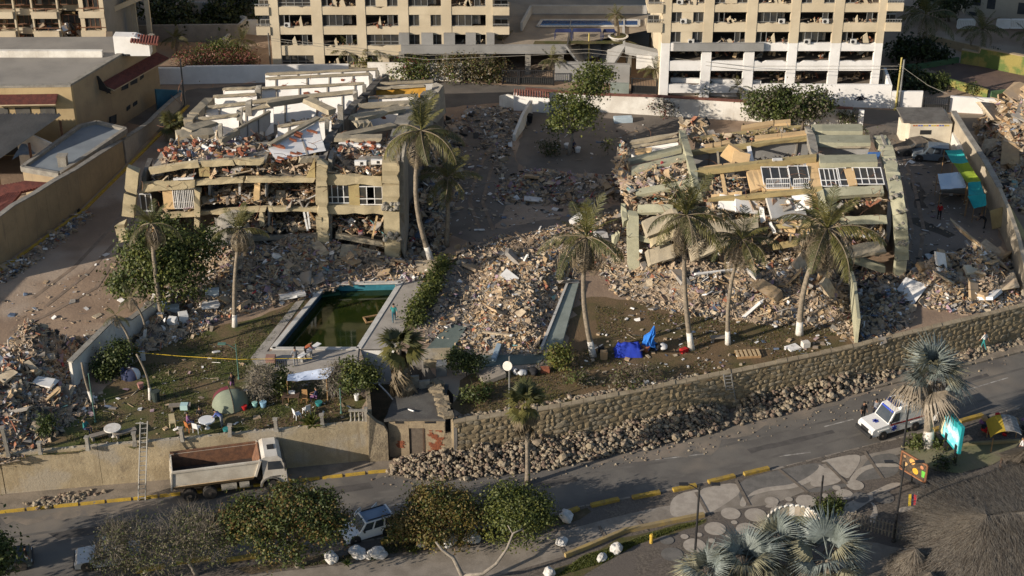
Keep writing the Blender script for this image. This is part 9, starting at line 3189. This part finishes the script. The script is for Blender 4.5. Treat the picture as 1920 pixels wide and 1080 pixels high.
t=thing('pallet','wooden pallet lying on the dry lawn','pallet',tuple(P(1402,666)),.1)
for k in range(3):
 f=MB()
 f.box((0,-.45+.45*k,.1),(1.9,.1,.2))
 f.build('bearer',m_wood,t)
for k in range(6):
 f=MB()
 f.box((-.85+.34*k,0,.22),(.2,1.0,.03))
 f.build('plank',M('pale_plank',(.48,.36,.21),(.38,.28,.16),scale=4),t)
t=thing('wooden_frame','wooden frame floating in the murky pool','frame',tuple(P(702,598,T-.66)),.35)
for (x,y,l,r) in ((0,.45,1.6,0),(0,-.45,1.6,0),(.8,0,1.0,1),(-.8,0,1.0,1)):
 f=MB()
 f.box((x,y,.05),(l,.12,.1) if not r else (.12,l,.1))
 f.build('rail',m_wood,t)
t=thing('diving_board','white diving board on a low stand at the near end of the pool','diving board',tuple(P(580,668,TD)),1.0)
f=MB()
f.box((0,0,.55),(2.6,.42,.07))
f.build('board',m_white,t)
for x in (-1.0,.1):
 f=MB()
 f.box((x,0,.27),(.12,.4,.5))
 f.build('support',m_steel,t)
t=thing('floor_grate','dark floor grate in the lawn at the edge of the pool surround','grate',tuple(P(526,683,T+.02)),.1)
for k in range(6):
 f=MB()
 f.box((-.4+.16*k,0,.03),(.07,.9,.06))
 f.build('bar',m_blackmetal,t)
f=MB()
for k in range(5):
 f.rock((rnd(-.5,.5),rnd(-.2,.2),rnd(.1,.4)),rnd(.2,.4),seed=760+k,sub=2,mi=k%3)
o=f.build('clothes_pile',[black_,white_,navy],smooth=True)
o.location=P(1238,655)
tag(o,'dark pile of bags and clothes right of the closed blue umbrella','bags')
f=MB()
for k in range(7):
 f.rock((rnd(-.9,.9),rnd(-.3,.3),rnd(.1,.4)),rnd(.18,.36),seed=780+k,sub=2,mi=k%3)
o=f.build('clothes_pile',[black_,white_,grey_],smooth=True)
o.location=P(985,700)
tag(o,'pile of black and white bags beside the post with the round dish','bags')
f=MB()
f.slab([P(1198,660,T),P(1206,658,T),P(1206,656,T+1.5),P(1201,657,T+1.7)],(.1,.2,0))
tag(f.build('hanging_cloth',M('pale_pink_cloth',(.45,.36,.42),(.36,.28,.36))),'pale pink cloth propped up between the blue tarpaulin and the blue umbrella','cloth')
f=MB()
f.lathe([(.12,0),(.3,.05),(.36,.12),(.33,.13)],n=14)
o=f.build('dish',m_whitedirty)
o.location=Q(952,686,P(955,770).y-.12)
o.rotation_euler=(1.1,0,-.2)
tag(o,'round white dish on the grey post by the roadside fan palm','satellite dish')
t=thing('street_stall','roadside stall with a yellow curved cover and heaps of goods at the right edge','stall',tuple(P(1905,835,0)))
f=MB()
n=8
for i in range(n):
 a0,a1=math.pi*(.1+.7*i/n),math.pi*(.1+.7*(i+1)/n)
 f.slab([(-1.2+1.3*math.cos(a0)*-1,-1.2,1.2+.9*math.sin(a0)),(-1.2+1.3*math.cos(a1)*-1,-1.2,1.2+.9*math.sin(a1)),(-1.0+1.3*math.cos(a1)*-1,1.0,1.2+.9*math.sin(a1)),(-1.0+1.3*math.cos(a0)*-1,1.0,1.2+.9*math.sin(a0))],(0,0,.05),0 if i<4 else 1)
f.build('cover',[M('yellow_vinyl',(.42,.29,.03),(.33,.23,.03)),M('printed_vinyl',(.3,.29,.27),(.15,.14,.13),scale=3)],t)
for (x,y) in ((-2.2,-1.1),(-2.0,.9),(0,-1.1),(.2,.9)):
 f=MB()
 f.box((x,y,.7),(.07,.07,1.4))
 f.build('post',m_wood,t)
f=MB()
for k in range(40):
 f.rock((rnd(-2.2,1.5),rnd(1.2,2.8),rnd(.1,1.1)),rnd(.15,.34),seed=800+k,mi=k%6)
tag(f.build('goods',[red_,white_,black_,m_card,navy,plum],t),kind='stuff')
# ----- labels that single out the members of short rows
def ordinals(name,fmt,key=lambda o:o.location.x):
 os_=sorted([o for o in COL.objects if o.parent is None and o.name.split('.')[0]==name],key=key)
 w='first second third fourth fifth sixth seventh eighth ninth tenth eleventh twelfth thirteenth fourteenth'.split()
 for i,o in enumerate(os_):
  o['label']=fmt%w[i]
ordinals('kerb_bar','yellow kerb bar on the seaward road edge, %s from the left')
ordinals('fence_post','bare concrete stub post on the cement retaining wall, %s from the left')
ordinals('tyre','old black tyre on the flat warehouse roof, %s from the left')
